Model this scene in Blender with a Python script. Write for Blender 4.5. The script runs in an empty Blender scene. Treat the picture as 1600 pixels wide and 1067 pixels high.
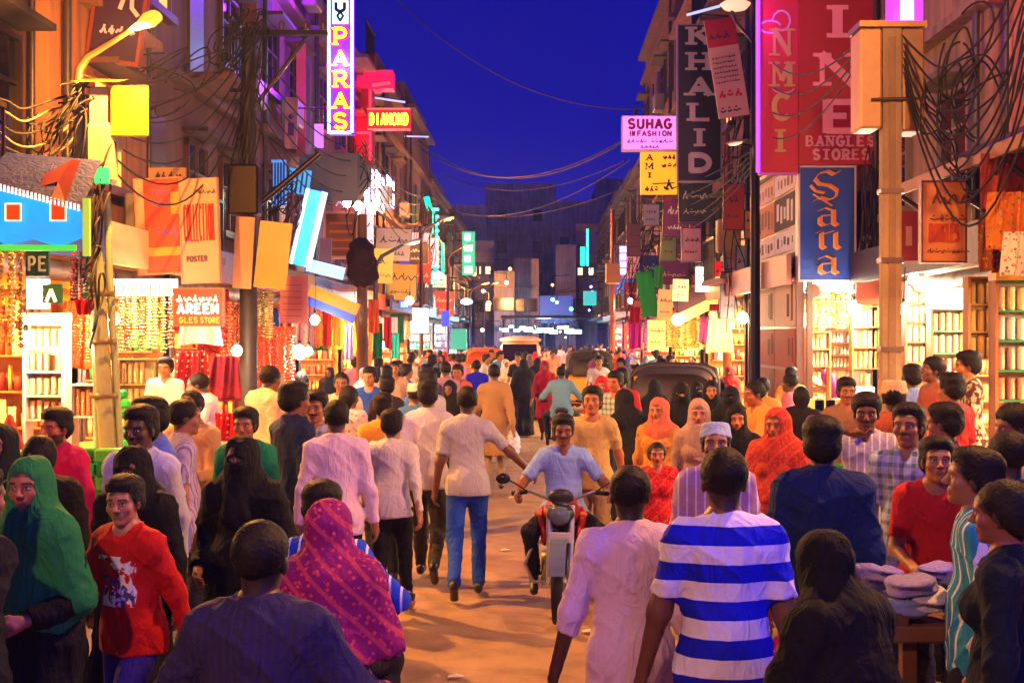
import bpy, math, random
import numpy as np
from mathutils import Matrix, Vector

# ---------------------------------------------------------------- camera, sky, exposure
F = 2000.0; CX = 840.0; HZ = 525.0; HC = 2.16      # focal length in photo pixels, vanishing point, eye height
sc = bpy.context.scene
cam_d = bpy.data.cameras.new('camera'); cam = bpy.data.objects.new('camera', cam_d)
sc.collection.objects.link(cam); sc.camera = cam
cam.location = (0, 0, HC); cam.rotation_euler = (math.radians(90), 0, 0)
cam_d.sensor_width = 36.0; cam_d.lens = 36.0 * F / 1600.0
cam_d.shift_x = -(CX - 800.0) / 1600.0; cam_d.shift_y = (HZ - 533.5) / 1600.0
cam_d.clip_start = 0.1; cam_d.clip_end = 2000.0

sc.view_settings.view_transform = 'Standard'; sc.view_settings.look = 'None'
sc.view_settings.exposure = 1.2; sc.view_settings.gamma = 1.0
sc.render.engine = 'CYCLES'
cy = sc.cycles
cy.use_denoising = True
try: cy.denoiser = 'OPENIMAGEDENOISE'
except Exception: pass
cy.max_bounces = 5; cy.diffuse_bounces = 3; cy.glossy_bounces = 2; cy.transmission_bounces = 4
cy.sample_clamp_indirect = 4.0
cy.use_light_tree = True
cy.caustics_reflective = False; cy.caustics_refractive = False

world = bpy.data.worlds.new('World'); sc.world = world; world.use_nodes = True
wn = world.node_tree; wn.nodes.clear()
def wnode(t, **k):
    n = wn.nodes.new(t)
    for a, b in k.items(): setattr(n, a, b)
    return n
_tc = wnode('ShaderNodeTexCoord'); _sep = wnode('ShaderNodeSeparateXYZ')
wn.links.new(_tc.outputs['Generated'], _sep.inputs[0])
_r = wnode('ShaderNodeValToRGB'); wn.links.new(_sep.outputs['Z'], _r.inputs[0])
e = _r.color_ramp.elements
e[0].position = 0.0; e[0].color = (0.030, 0.018, 0.14, 1)
e[1].position = 1.0; e[1].color = (0.001, 0.001, 0.10, 1)
m_ = e.new(0.06); m_.color = (0.010, 0.007, 0.15, 1)
m_ = e.new(0.16); m_.color = (0.001, 0.0015, 0.16, 1)
m_ = e.new(0.35); m_.color = (0.0005, 0.001, 0.125, 1)
_nz = wnode('ShaderNodeTexNoise'); _nz.inputs['Scale'].default_value = 3.0; _nz.inputs['Detail'].default_value = 4.0
wn.links.new(_tc.outputs['Generated'], _nz.inputs['Vector'])
_mx = wnode('ShaderNodeMix', data_type='RGBA', blend_type='MULTIPLY'); _mx.inputs[0].default_value = 0.35
wn.links.new(_r.outputs[0], _mx.inputs[6]); wn.links.new(_nz.outputs[0], _mx.inputs[7])
_bg = wnode('ShaderNodeBackground'); _bg.inputs[1].default_value = 1.15
wn.links.new(_mx.outputs[2], _bg.inputs[0])
_wo = wnode('ShaderNodeOutputWorld'); wn.links.new(_bg.outputs[0], _wo.inputs[0])

# ---------------------------------------------------------------- helpers
RND = random.Random(7)
ORD = ['first', 'second', 'third', 'fourth', 'fifth', 'sixth', 'seventh', 'eighth', 'ninth', 'tenth', 'eleventh', 'twelfth', 'thirteenth', 'fourteenth']
C = sc.collection
PI = math.pi
def R(a): return math.radians(a)
def P(px, py, Y): return Vector(((px - CX) * Y / F, Y, HC - (py - HZ) * Y / F))
def lin(c):
    return c / 12.92 if c <= 0.04045 else ((c + 0.055) / 1.055) ** 2.4
def rgb(h):
    h = h.lstrip('#'); return tuple(lin(int(h[i:i+2], 16) / 255.0) for i in (0, 2, 4)) + (1.0,)

def tag(o, label=None, cat=None, group=None, kind=None):
    if label: o['label'] = label
    if cat: o['category'] = cat
    if group: o['group'] = group
    if kind: o['kind'] = kind
    return o
def thing(name, label, cat, loc=(0, 0, 0), rz=0, group=None):
    o = bpy.data.objects.new(name, None); C.objects.link(o); o.empty_display_size = 0.1
    o.location = loc; o.rotation_euler = (0, 0, rz)
    return tag(o, label, cat, group)
def link(name, me, parent=None, col=None, loc=None, rot=None, scl=None):
    o = bpy.data.objects.new(name, me); C.objects.link(o)
    if parent: o.parent = parent
    if col is not None: o.color = rgb(col) if isinstance(col, str) else col
    if loc is not None: o.location = loc
    if rot is not None: o.rotation_euler = rot
    if scl is not None: o.scale = scl
    return o
def copy_tree(o, parent=None):
    c = o.copy(); C.objects.link(c)
    if parent: c.parent = parent; c.matrix_parent_inverse = o.matrix_parent_inverse.copy()
    for ch in list(o.children):
        if ch.get('skipcopy'): continue
        copy_tree(ch, c)
    return c

class MB:
    """collects primitives into one mesh"""
    def __init__(s): s.v = []; s.f = []; s.sm = []
    def add(s, vs, fs, smooth=False):
        n = len(s.v); s.v += [tuple(v) for v in vs]; s.f += [tuple(i + n for i in f) for f in fs]; s.sm += [smooth] * len(fs)
        return s
    def box(s, c, d, M=None, bev=0.0):
        x, y, z = d[0] / 2, d[1] / 2, d[2] / 2
        if bev > 0:
            b = min(bev, x * .9, y * .9, z * .9)
            vs = []; idx = {}
            for sx in (-1, 1):
                for sy in (-1, 1):
                    for sz in (-1, 1):
                        for k, (bx, by, bz) in enumerate(((0, b, b), (b, 0, b), (b, b, 0))):
                            idx[(sx, sy, sz, k)] = len(vs); vs.append((sx * (x - bx), sy * (y - by), sz * (z - bz)))
            fs = []
            def I(a, bb, c_, k): return idx[(a, bb, c_, k)]
            for q in (-1, 1):
                f = [I(q, -1, -1, 0), I(q, 1, -1, 0), I(q, 1, 1, 0), I(q, -1, 1, 0)]; fs.append(f if q > 0 else f[::-1])
                f = [I(-1, q, -1, 1), I(-1, q, 1, 1), I(1, q, 1, 1), I(1, q, -1, 1)]; fs.append(f if q > 0 else f[::-1])
                f = [I(-1, -1, q, 2), I(1, -1, q, 2), I(1, 1, q, 2), I(-1, 1, q, 2)]; fs.append(f if q > 0 else f[::-1])
            for a in (-1, 1):
                for bb in (-1, 1):
                    f = [I(a, bb, -1, 0), I(a, bb, -1, 1), I(a, bb, 1, 1), I(a, bb, 1, 0)]; fs.append(f if a * bb > 0 else f[::-1])
                    f = [I(a, -1, bb, 0), I(a, 1, bb, 0), I(a, 1, bb, 2), I(a, -1, bb, 2)]; fs.append(f if a * bb > 0 else f[::-1])
                    f = [I(-1, a, bb, 1), I(-1, a, bb, 2), I(1, a, bb, 2), I(1, a, bb, 1)]; fs.append(f if a * bb > 0 else f[::-1])
            for a in (-1, 1):
                for bb in (-1, 1):
                    for c_ in (-1, 1):
                        f = [I(a, bb, c_, 0), I(a, bb, c_, 1), I(a, bb, c_, 2)]; fs.append(f if a * bb * c_ > 0 else f[::-1])
        else:
            vs = [(i, j, k) for i in (-x, x) for j in (-y, y) for k in (-z, z)]
            fs = [(0, 1, 3, 2), (4, 6, 7, 5), (0, 4, 5, 1), (2, 3, 7, 6), (0, 2, 6, 4), (1, 5, 7, 3)]
        if M is not None: vs = [M @ Vector(v) for v in vs]
        vs = [(v[0] + c[0], v[1] + c[1], v[2] + c[2]) for v in vs]
        return s.add(vs, fs)
    def b2(s, lo, hi, bev=0.0):
        return s.box([(a + b) / 2 for a, b in zip(lo, hi)], [abs(b - a) for a, b in zip(lo, hi)], None, bev)
    def tube(s, pts, r, n=8, cap=True, close=False):
        pts = [Vector(p) for p in pts]; m = len(pts)
        rs = r if isinstance(r, (list, tuple)) else [r] * m
        vs = []; prev = None
        for i, p in enumerate(pts):
            if close: t = (pts[(i + 1) % m] - pts[i - 1])
            else: t = (pts[min(i + 1, m - 1)] - pts[max(i - 1, 0)])
            if t.length < 1e-9: t = Vector((0, 0, 1))
            t.normalize()
            if prev is None:
                u = t.cross(Vector((0, 0, 1)))
                if u.length < 0.05: u = t.cross(Vector((1, 0, 0)))
            else:
                u = prev - t * prev.dot(t)
                if u.length < 1e-6: u = t.cross(Vector((1, 0, 0)))
            u.normalize(); prev = u; w = t.cross(u)
            for k in range(n):
                a = 2 * PI * k / n
                vs.append(p + (u * math.cos(a) + w * math.sin(a)) * rs[i])
        fs = []
        for i in range(m if close else m - 1):
            j = (i + 1) % m
            for k in range(n):
                l = (k + 1) % n
                fs.append((i * n + k, i * n + l, j * n + l, j * n + k))
        s.add(vs, fs, True)
        if cap and not close:
            s.add(vs[:n], [tuple(range(n))[::-1]]); s.add(vs[-n:], [tuple(range(n))])
        return s
    def lathe(s, prof, c=(0, 0, 0), n=16, axis='z', smooth=True):
        vs = []; fs = []
        for (r, z) in prof:
            for k in range(n):
                a = 2 * PI * k / n; x, y = r * math.cos(a), r * math.sin(a)
                if axis == 'z': v = (x, y, z)
                elif axis == 'x': v = (z, x, y)
                else: v = (y, z, x)
                vs.append((v[0] + c[0], v[1] + c[1], v[2] + c[2]))
        for i in range(len(prof) - 1):
            for k in range(n):
                l = (k + 1) % n
                fs.append((i * n + k, i * n + l, (i + 1) * n + l, (i + 1) * n + k))
        return s.add(vs, fs, smooth)
    def prism(s, poly, w, axis='x', c=0.0):
        """poly in the plane across the axis, extruded w along it"""
        n = len(poly); vs = []
        for q in (-w / 2 + c, w / 2 + c):
            for a, b in poly:
                vs.append((q, a, b) if axis == 'x' else ((a, q, b) if axis == 'y' else (a, b, q)))
        fs = [tuple(range(n)), tuple(range(n, 2 * n))[::-1]] + [(i, n + i, n + (i + 1) % n, (i + 1) % n) for i in range(n)]
        return s.add(vs, fs)
    def quad(s, a, b, c, d): return s.add([a, b, c, d], [(0, 1, 2, 3)])
    def mesh(s, name, mat=None):
        me = bpy.data.meshes.new(name); me.from_pydata(s.v, [], s.f)
        me.polygons.foreach_set('use_smooth', s.sm)
        if mat: me.materials.append(mat)
        me.update(); return me
    def build(s, name, mat, parent=None, col=None, loc=None, rot=None):
        me = s.mesh(name, mat)
        return link(name, me, parent, col, loc, rot)

def np_mesh(name, V, Q, mat=None, smooth=True, paint=None):
    me = bpy.data.meshes.new(name); nv, nf = len(V), len(Q)
    me.vertices.add(nv); me.vertices.foreach_set('co', np.ascontiguousarray(V, np.float32).ravel())
    me.loops.add(nf * 4); me.loops.foreach_set('vertex_index', np.ascontiguousarray(Q, np.int32).ravel())
    me.polygons.add(nf); me.polygons.foreach_set('loop_start', np.arange(0, nf * 4, 4, dtype=np.int32))
    try: me.polygons.foreach_set('loop_total', np.full(nf, 4, np.int32))
    except Exception: pass
    me.polygons.foreach_set('use_smooth', np.full(nf, smooth))
    if paint is not None:
        a = me.attributes.new('paint', 'FLOAT_COLOR', 'POINT'); a.data.foreach_set('color', np.ascontiguousarray(paint, np.float32).ravel())
    if mat: me.materials.append(mat)
    me.update(calc_edges=True); return me

# ---------------------------------------------------------------- materials
class NM:
    def __init__(s, name):
        s.m = bpy.data.materials.new(name); s.m.use_nodes = True; s.t = s.m.node_tree; s.t.nodes.clear()
        s.o = s.n('ShaderNodeOutputMaterial')
    def n(s, t, ins=None, **k):
        x = s.t.nodes.new(t)
        for a, b in k.items(): setattr(x, a, b)
        for a, b in (ins or {}).items(): s.set(x, a, b)
        return x
    def set(s, x, a, b):
        if isinstance(b, bpy.types.NodeSocket): s.t.links.new(b, x.inputs[a])
        else: x.inputs[a].default_value = b
    def mix(s, f, a, b, mode='MIX'):
        x = s.n('ShaderNodeMix', data_type='RGBA', blend_type=mode); s.set(x, 0, f); s.set(x, 6, a); s.set(x, 7, b); return x.outputs[2]
    def math(s, op, a, b=0.0, c=None):
        x = s.n('ShaderNodeMath', operation=op); s.set(x, 0, a); s.set(x, 1, b)
        if c is not None: s.set(x, 2, c)
        return x.outputs[0]
    def ramp(s, f, stops, interp='LINEAR'):
        x = s.n('ShaderNodeValToRGB'); s.set(x, 0, f); e = x.color_ramp.elements; x.color_ramp.interpolation = interp
        e[0].position, e[0].color = stops[0][0], stops[0][1]; e[1].position, e[1].color = stops[-1][0], stops[-1][1]
        for p, c in stops[1:-1]: q = e.new(p); q.color = c
        return x.outputs[0]
    def g(s, v): return (v, v, v, 1)
    def obj(s): return s.n('ShaderNodeTexCoord').outputs['Object']
    def ocol(s): return s.n('ShaderNodeObjectInfo').outputs['Color']
    def orand(s): return s.n('ShaderNodeObjectInfo').outputs['Random']
    def noise(s, sc_, d=3.0, vec=None, out=0, dist=0.0):
        return s.n('ShaderNodeTexNoise', {'Vector': vec if vec is not None else s.obj(), 'Scale': sc_, 'Detail': d, 'Distortion': dist}).outputs[out]
    def bump(s, h, st=0.3, d=0.01): return s.n('ShaderNodeBump', {'Height': h, 'Strength': st, 'Distance': d}).outputs[0]
    def bsdf(s, col, rough=0.6, metal=0.0, normal=None, em=None, es=0.0, **k):
        b = s.n('ShaderNodeBsdfPrincipled'); s.set(b, 'Base Color', col); s.set(b, 'Roughness', rough); s.set(b, 'Metallic', metal)
        if normal is not None: s.set(b, 'Normal', normal)
        if em is not None: s.set(b, 'Emission Color', em); s.set(b, 'Emission Strength', es)
        for a, v in k.items(): s.set(b, a, v)
        s.t.links.new(b.outputs[0], s.o.inputs[0]); return s.m

def map_scale(q, vec, scale):
    return q.n('ShaderNodeMapping', {'Vector': vec, 'Scale': scale}).outputs[0]
M = {}
def mk_plain(name, rough=0.5, metal=0.0, ns=20.0, amt=0.25, bump=0.15, **k):
    q = NM(name); n = q.noise(ns, 4.0)
    col = q.mix(q.math('MULTIPLY', n, amt), q.ocol(), (0.01, 0.008, 0.006, 1))
    rr = q.math('ADD', q.math('MULTIPLY', q.noise(ns * 3, 2.0), 0.2), rough - 0.1)
    M[name] = q.bsdf(col, rr, metal, q.bump(n, bump, 0.01), **k)
mk_plain('paint', 0.42, 0, 9.0, 0.3)
mk_plain('metal', 0.38, 0.7, 14.0, 0.35)
mk_plain('rubber', 0.8, 0, 30.0, 0.3, 0.3)
mk_plain('plastic', 0.3, 0, 12.0, 0.12, 0.05)
mk_plain('wood', 0.6, 0, 6.0, 0.4)
mk_plain('board', 0.45, 0, 3.0, 0.22, 0.1)
mk_plain('card', 0.7, 0, 8.0, 0.25, 0.2)
def mk_plaster():
    q = NM('plaster'); o = q.obj()
    n1 = q.noise(0.9, 6.0, o); n2 = q.noise(map_scale(q, o, (2.5, 2.5, 0.35)), 5.0) if False else q.n('ShaderNodeTexNoise', {'Vector': map_scale(q, o, (3.0, 3.0, 0.3)), 'Scale': 1.6, 'Detail': 5.0}).outputs[0]
    n3 = q.noise(26.0, 4.0, o)
    st = q.ramp(n2, [(0.42, q.g(0)), (0.68, q.g(1))])
    bl = q.ramp(n1, [(0.4, q.g(0)), (0.62, q.g(1))])
    c = q.mix(q.math('MULTIPLY', st, 0.55), q.ocol(), (0.035, 0.026, 0.022, 1))
    c = q.mix(q.math('MULTIPLY', bl, 0.4), c, (0.10, 0.075, 0.06, 1))
    c = q.mix(q.math('MULTIPLY', n3, 0.2), c, (0.02, 0.02, 0.02, 1))
    h = q.math('ADD', q.math('MULTIPLY', n3, 0.5), n1)
    M['plaster'] = q.bsdf(c, 0.85, 0, q.bump(h, 0.5, 0.03))
mk_plaster()
def mk_road():
    q = NM('road'); o = q.obj()
    n1 = q.noise(0.35, 6.0, o, dist=0.6); n2 = q.noise(3.0, 6.0, o); n3 = q.noise(90.0, 3.0, o)
    vor = q.n('ShaderNodeTexVoronoi', {'Vector': q.mix(0.12, o, q.noise(2.0, 4.0, o, 1)), 'Scale': 0.55, 'Randomness': 1.0}, feature='DISTANCE_TO_EDGE').outputs['Distance']
    crack = q.ramp(vor, [(0.0, q.g(1)), (0.012, q.g(0))])
    base = q.ramp(n1, [(0.3, (0.34, 0.21, 0.11, 1)), (0.5, (0.46, 0.28, 0.14, 1)), (0.7, (0.27, 0.165, 0.09, 1))])
    c = q.mix(q.math('MULTIPLY', q.ramp(n2, [(0.45, q.g(0)), (0.7, q.g(1))]), 0.5), base, (0.08, 0.055, 0.04, 1))
    c = q.mix(q.math('MULTIPLY', n3, 0.45), c, (0.06, 0.045, 0.03, 1))
    c = q.mix(q.math('MULTIPLY', crack, 0.12), c, (0.03, 0.02, 0.015, 1))
    h = q.math('ADD', q.math('MULTIPLY', n3, 0.35), n2)
    M['road'] = q.bsdf(c, q.math('ADD', q.math('MULTIPLY', n2, 0.3), 0.45), 0, q.bump(h, 0.5, 0.02))
mk_road()
def mk_cloth(name, pattern=None):
    q = NM(name); o = q.obj(); col = q.ocol()
    sep = q.n('ShaderNodeSeparateXYZ', {'Vector': o}); X, Y_, Z = sep.outputs[0], sep.outputs[1], sep.outputs[2]
    if pattern == 'bands':      # wide horizontal bands navy on white
        w = q.math('SUBTRACT', q.math('FRACT', q.math('ADD', q.math('MULTIPLY', Z, 7.4), 0.30)), 0.5)
        f = q.math('GREATER_THAN', w, 0.0)
        col = q.mix(f, (0.78, 0.76, 0.80, 1), q.ocol())
    elif pattern == 'vstripes':
        f = q.math('GREATER_THAN', q.math('SINE', q.math('MULTIPLY', X, 260.0)), 0.55)
        col = q.mix(q.math('MULTIPLY', f, 0.55), q.ocol(), (0.03, 0.03, 0.07, 1))
    elif pattern == 'wstripes':
        f = q.math('GREATER_THAN', q.math('SINE', q.math('MULTIPLY', X, 130.0)), 0.8)
        col = q.mix(f, q.ocol(), (0.75, 0.75, 0.8, 1))
    elif pattern == 'plaid':
        f1 = q.math('GREATER_THAN', q.math('SINE', q.math('MULTIPLY', X, 95.0)), 0.35)
        f2 = q.math('GREATER_THAN', q.math('SINE', q.math('MULTIPLY', Z, 95.0)), 0.35)
        col = q.mix(q.math('MULTIPLY', q.math('ADD', f1, f2), 0.42), q.ocol(), (0.03, 0.10, 0.12, 1))
    elif pattern == 'floral':
        v = q.n('ShaderNodeTexVoronoi', {'Vector': o, 'Scale': 22.0}); f = q.math('LESS_THAN', v.outputs['Distance'], 0.33)
        cc = q.mix(1.0, v.outputs['Color'], (0.9, 0.35, 0.15, 1), 'MULTIPLY')
        col = q.mix(q.math('MULTIPLY', f, 0.9), q.ocol(), cc)
    elif pattern == 'dots':
        v = q.n('ShaderNodeTexVoronoi', {'Vector': o, 'Scale': 16.0, 'Randomness': 0.35}); f = q.math('LESS_THAN', v.outputs['Distance'], 0.24)
        col = q.mix(f, q.ocol(), (0.7, 0.5, 0.35, 1))
    elif pattern == 'zari':
        v = q.n('ShaderNodeTexVoronoi', {'Vector': o, 'Scale': 40.0}); f = q.math('LESS_THAN', v.outputs['Distance'], 0.3)
        w = q.math('GREATER_THAN', q.math('SINE', q.math('ADD', q.math('MULTIPLY', Z, 60.0), q.math('MULTIPLY', X, 60.0))), 0.75)
        col = q.mix(q.math('MAXIMUM', q.math('MULTIPLY', f, 0.8), q.math('MULTIPLY', w, 0.55)), q.ocol(), (0.75, 0.08, 0.10, 1))
    elif pattern == 'print':
        v = q.ramp(q.noise(16.0, 3.0, o, dist=1.0), [(0.50, q.g(0)), (0.54, q.g(1))]); v2 = q.ramp(q.noise(24.0, 2.0, o), [(0.56, q.g(0)), (0.6, q.g(1))])
        bx_ = q.math('LESS_THAN', q.math('ABSOLUTE', X), .11); bz_ = q.math('LESS_THAN', q.math('ABSOLUTE', q.math('SUBTRACT', Z, 1.06)), .11); by_ = q.math('GREATER_THAN', Y_, .02)
        mk_ = q.math('MULTIPLY', q.math('MULTIPLY', bx_, bz_), by_)
        col = q.mix(q.math('MULTIPLY', mk_, v), q.ocol(), (0.8, 0.7, 0.72, 1)); col = q.mix(q.math('MULTIPLY', mk_, v2), col, (0.05, 0.04, 0.2, 1))
    elif pattern == 'camo':
        v = q.ramp(q.noise(14.0, 2.0, o), [(0.40, q.g(0)), (0.46, q.g(1))], 'LINEAR'); v2 = q.ramp(q.noise(19.0, 2.0, o), [(0.52, q.g(0)), (0.56, q.g(1))])
        col = q.mix(v, q.ocol(), (0.10, 0.03, 0.03, 1)); col = q.mix(v2, col, (0.55, 0.5, 0.33, 1))
    big = q.noise(7.0, 3.0, o, dist=1.2)
    st = q.n('ShaderNodeTexNoise', {'Vector': map_scale(q, o, (1.6, 1.6, 0.55)), 'Scale': 9.0, 'Detail': 2.0, 'Distortion': 1.2}).outputs[0]
    wv = q.noise(420.0, 1.0, o)
    rd = q.math('ABSOLUTE', q.math('SUBTRACT', q.noise(5.0, 2.0, q.n('ShaderNodeMapping', {'Vector': o, 'Rotation': (0.3, 0.5, 0.2), 'Scale': (1.7, 1.7, .7)}).outputs[0], dist=1.6), 0.5))
    rd = q.math('MULTIPLY', q.math('POWER', q.math('SUBTRACT', 1.0, q.math('MULTIPLY', rd, 2.0)), 4.0), 0.35)
    h = q.math('ADD', q.math('ADD', q.math('ADD', big, rd), q.math('MULTIPLY', st, 0.35)), q.math('MULTIPLY', wv, 0.02))
    col = q.mix(q.math('MULTIPLY', q.noise(60.0, 3.0, o), 0.18), col, (0.02, 0.02, 0.025, 1))
    M[name] = q.bsdf(col, 0.82, 0, q.bump(h, 0.5, 0.03), **{'Specular IOR Level': 0.25})
for nm, pt in (('cloth', None), ('cloth_bands', 'bands'), ('cloth_vstripes', 'vstripes'), ('cloth_wstripes', 'wstripes'), ('cloth_plaid', 'plaid'),
               ('cloth_floral', 'floral'), ('cloth_dots', 'dots'), ('cloth_zari', 'zari'), ('cloth_camo', 'camo'), ('cloth_print', 'print')): mk_cloth(nm, pt)
def mk_skin():
    q = NM('skin'); a = q.n('ShaderNodeAttribute', attribute_name='paint')
    n = q.noise(40.0, 4.0)
    c = q.mix(q.math('MULTIPLY', n, 0.25), q.ocol(), (0.10, 0.03, 0.02, 1))
    c = q.mix(a.outputs['Alpha'], c, a.outputs['Color'])
    M['skin'] = q.bsdf(c, 0.48, 0, q.bump(q.noise(160.0, 2.0), 0.12, 0.004))
    q = NM('hair'); o = q.obj()
    n = q.n('ShaderNodeTexNoise', {'Vector': map_scale(q, o, (1, 1, 0.25)), 'Scale': 260.0, 'Detail': 3.0}).outputs[0]
    c = q.mix(n, q.ocol(), (0.010, 0.007, 0.006, 1))
    M['hair'] = q.bsdf(c, 0.6, 0, q.bump(n, 0.5, 0.003), **{'Specular IOR Level': 0.22})
mk_skin()
def mk_gold():
    q = NM('bangles'); o = q.obj(); sep = q.n('ShaderNodeSeparateXYZ', {'Vector': o})
    f = q.math('SINE', q.math('MULTIPLY', sep.outputs[2], 420.0)); v = q.n('ShaderNodeTexVoronoi', {'Vector': o, 'Scale': 90.0})
    c = q.mix(q.math('GREATER_THAN', f, 0.2), q.ocol(), (0.8, 0.62, 0.28, 1))
    c = q.mix(q.math('LESS_THAN', v.outputs['Distance'], 0.2), c, (0.9, 0.85, 0.7, 1))
    M['bangles'] = q.bsdf(c, 0.28, 0.35, q.bump(f, 0.5, 0.004))
    q = NM('beads'); v = q.n('ShaderNodeTexVoronoi', {'Vector': q.obj(), 'Scale': 60.0})
    c = q.mix(q.math('LESS_THAN', v.outputs['Distance'], 0.35), q.ocol(), (0.85, 0.7, 0.35, 1))
    M['beads'] = q.bsdf(c, 0.25, 0.2, None)
    q = NM('corrugated'); o = q.obj(); sep = q.n('ShaderNodeSeparateXYZ', {'Vector': o})
    n = q.noise(3.0, 5.0, o); c = q.mix(q.ramp(n, [(0.4, q.g(0)), (0.65, q.g(1))]), q.ocol(), (0.16, 0.06, 0.03, 1))
    M['corrugated'] = q.bsdf(c, 0.55, 0.5, q.bump(n, 0.3, 0.01))
    q = NM('glass_dark'); M['glass_dark'] = q.bsdf(q.ocol(), 0.08, 0.0, None)
mk_gold()
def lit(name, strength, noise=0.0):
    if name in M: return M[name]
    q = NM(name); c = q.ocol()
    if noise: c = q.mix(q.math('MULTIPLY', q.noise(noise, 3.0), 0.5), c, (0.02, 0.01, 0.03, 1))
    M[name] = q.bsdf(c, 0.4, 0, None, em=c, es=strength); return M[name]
for nm, st in (('lit1', 0.7), ('lit2', 1.6), ('lit4', 4.0), ('lit10', 10.0), ('lit40', 40.0)): lit(nm, st)
lit('litn', 0.8, 4.0)

def point(name, loc, W, col, rad=0.05, parent=None):
    d = bpy.data.lights.new(name, 'POINT'); d.energy = W; d.color = rgb(col)[:3] if isinstance(col, str) else col; d.shadow_soft_size = rad
    o = bpy.data.objects.new(name, d); C.objects.link(o); o.location = loc
    if parent: o.parent = parent
    return o
def area(name, loc, W, col, sx, sy, rot, parent=None):
    d = bpy.data.lights.new(name, 'AREA'); d.shape = 'RECTANGLE'; d.size = sx; d.size_y = sy; d.energy = W; d.color = rgb(col)[:3]
    o = bpy.data.objects.new(name, d); C.objects.link(o); o.location = loc; o.rotation_euler = rot
    if parent: o.parent = parent
    return o
# ---------------------------------------------------------------- people: distance fields turned into smooth meshes
def frame(t=(0, 0, 0), rx=0, ry=0, rz=0):
    return np.array(Matrix.Translation(t) @ Matrix.Rotation(rz, 4, 'Z') @ Matrix.Rotation(ry, 4, 'Y') @ Matrix.Rotation(rx, 4, 'X'))
ID4 = np.eye(4)
def tp(M_, p): return (M_ @ np.array([p[0], p[1], p[2], 1.0]))[:3]

def cap(a, b, ra, rb, q=1.0, fr=ID4, k=0.03, op='u', t1=None, t0=None): return dict(t='cap', a=np.array(a, float), b=np.array(b, float), ra=ra, rb=rb, q=q, fr=fr, k=k, op=op, t1=t1, t0=t0)
def ell(c, r, fr=ID4, k=0.03, op='u'): return dict(t='ell', c=np.array(c, float), r=np.array(r, float), fr=fr, k=k, op=op)
def cut(n, d, fr=ID4): return dict(t='cut', n=np.array(n, float), d=d, fr=fr, op='i', k=0)   # keeps n.p < d

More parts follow.
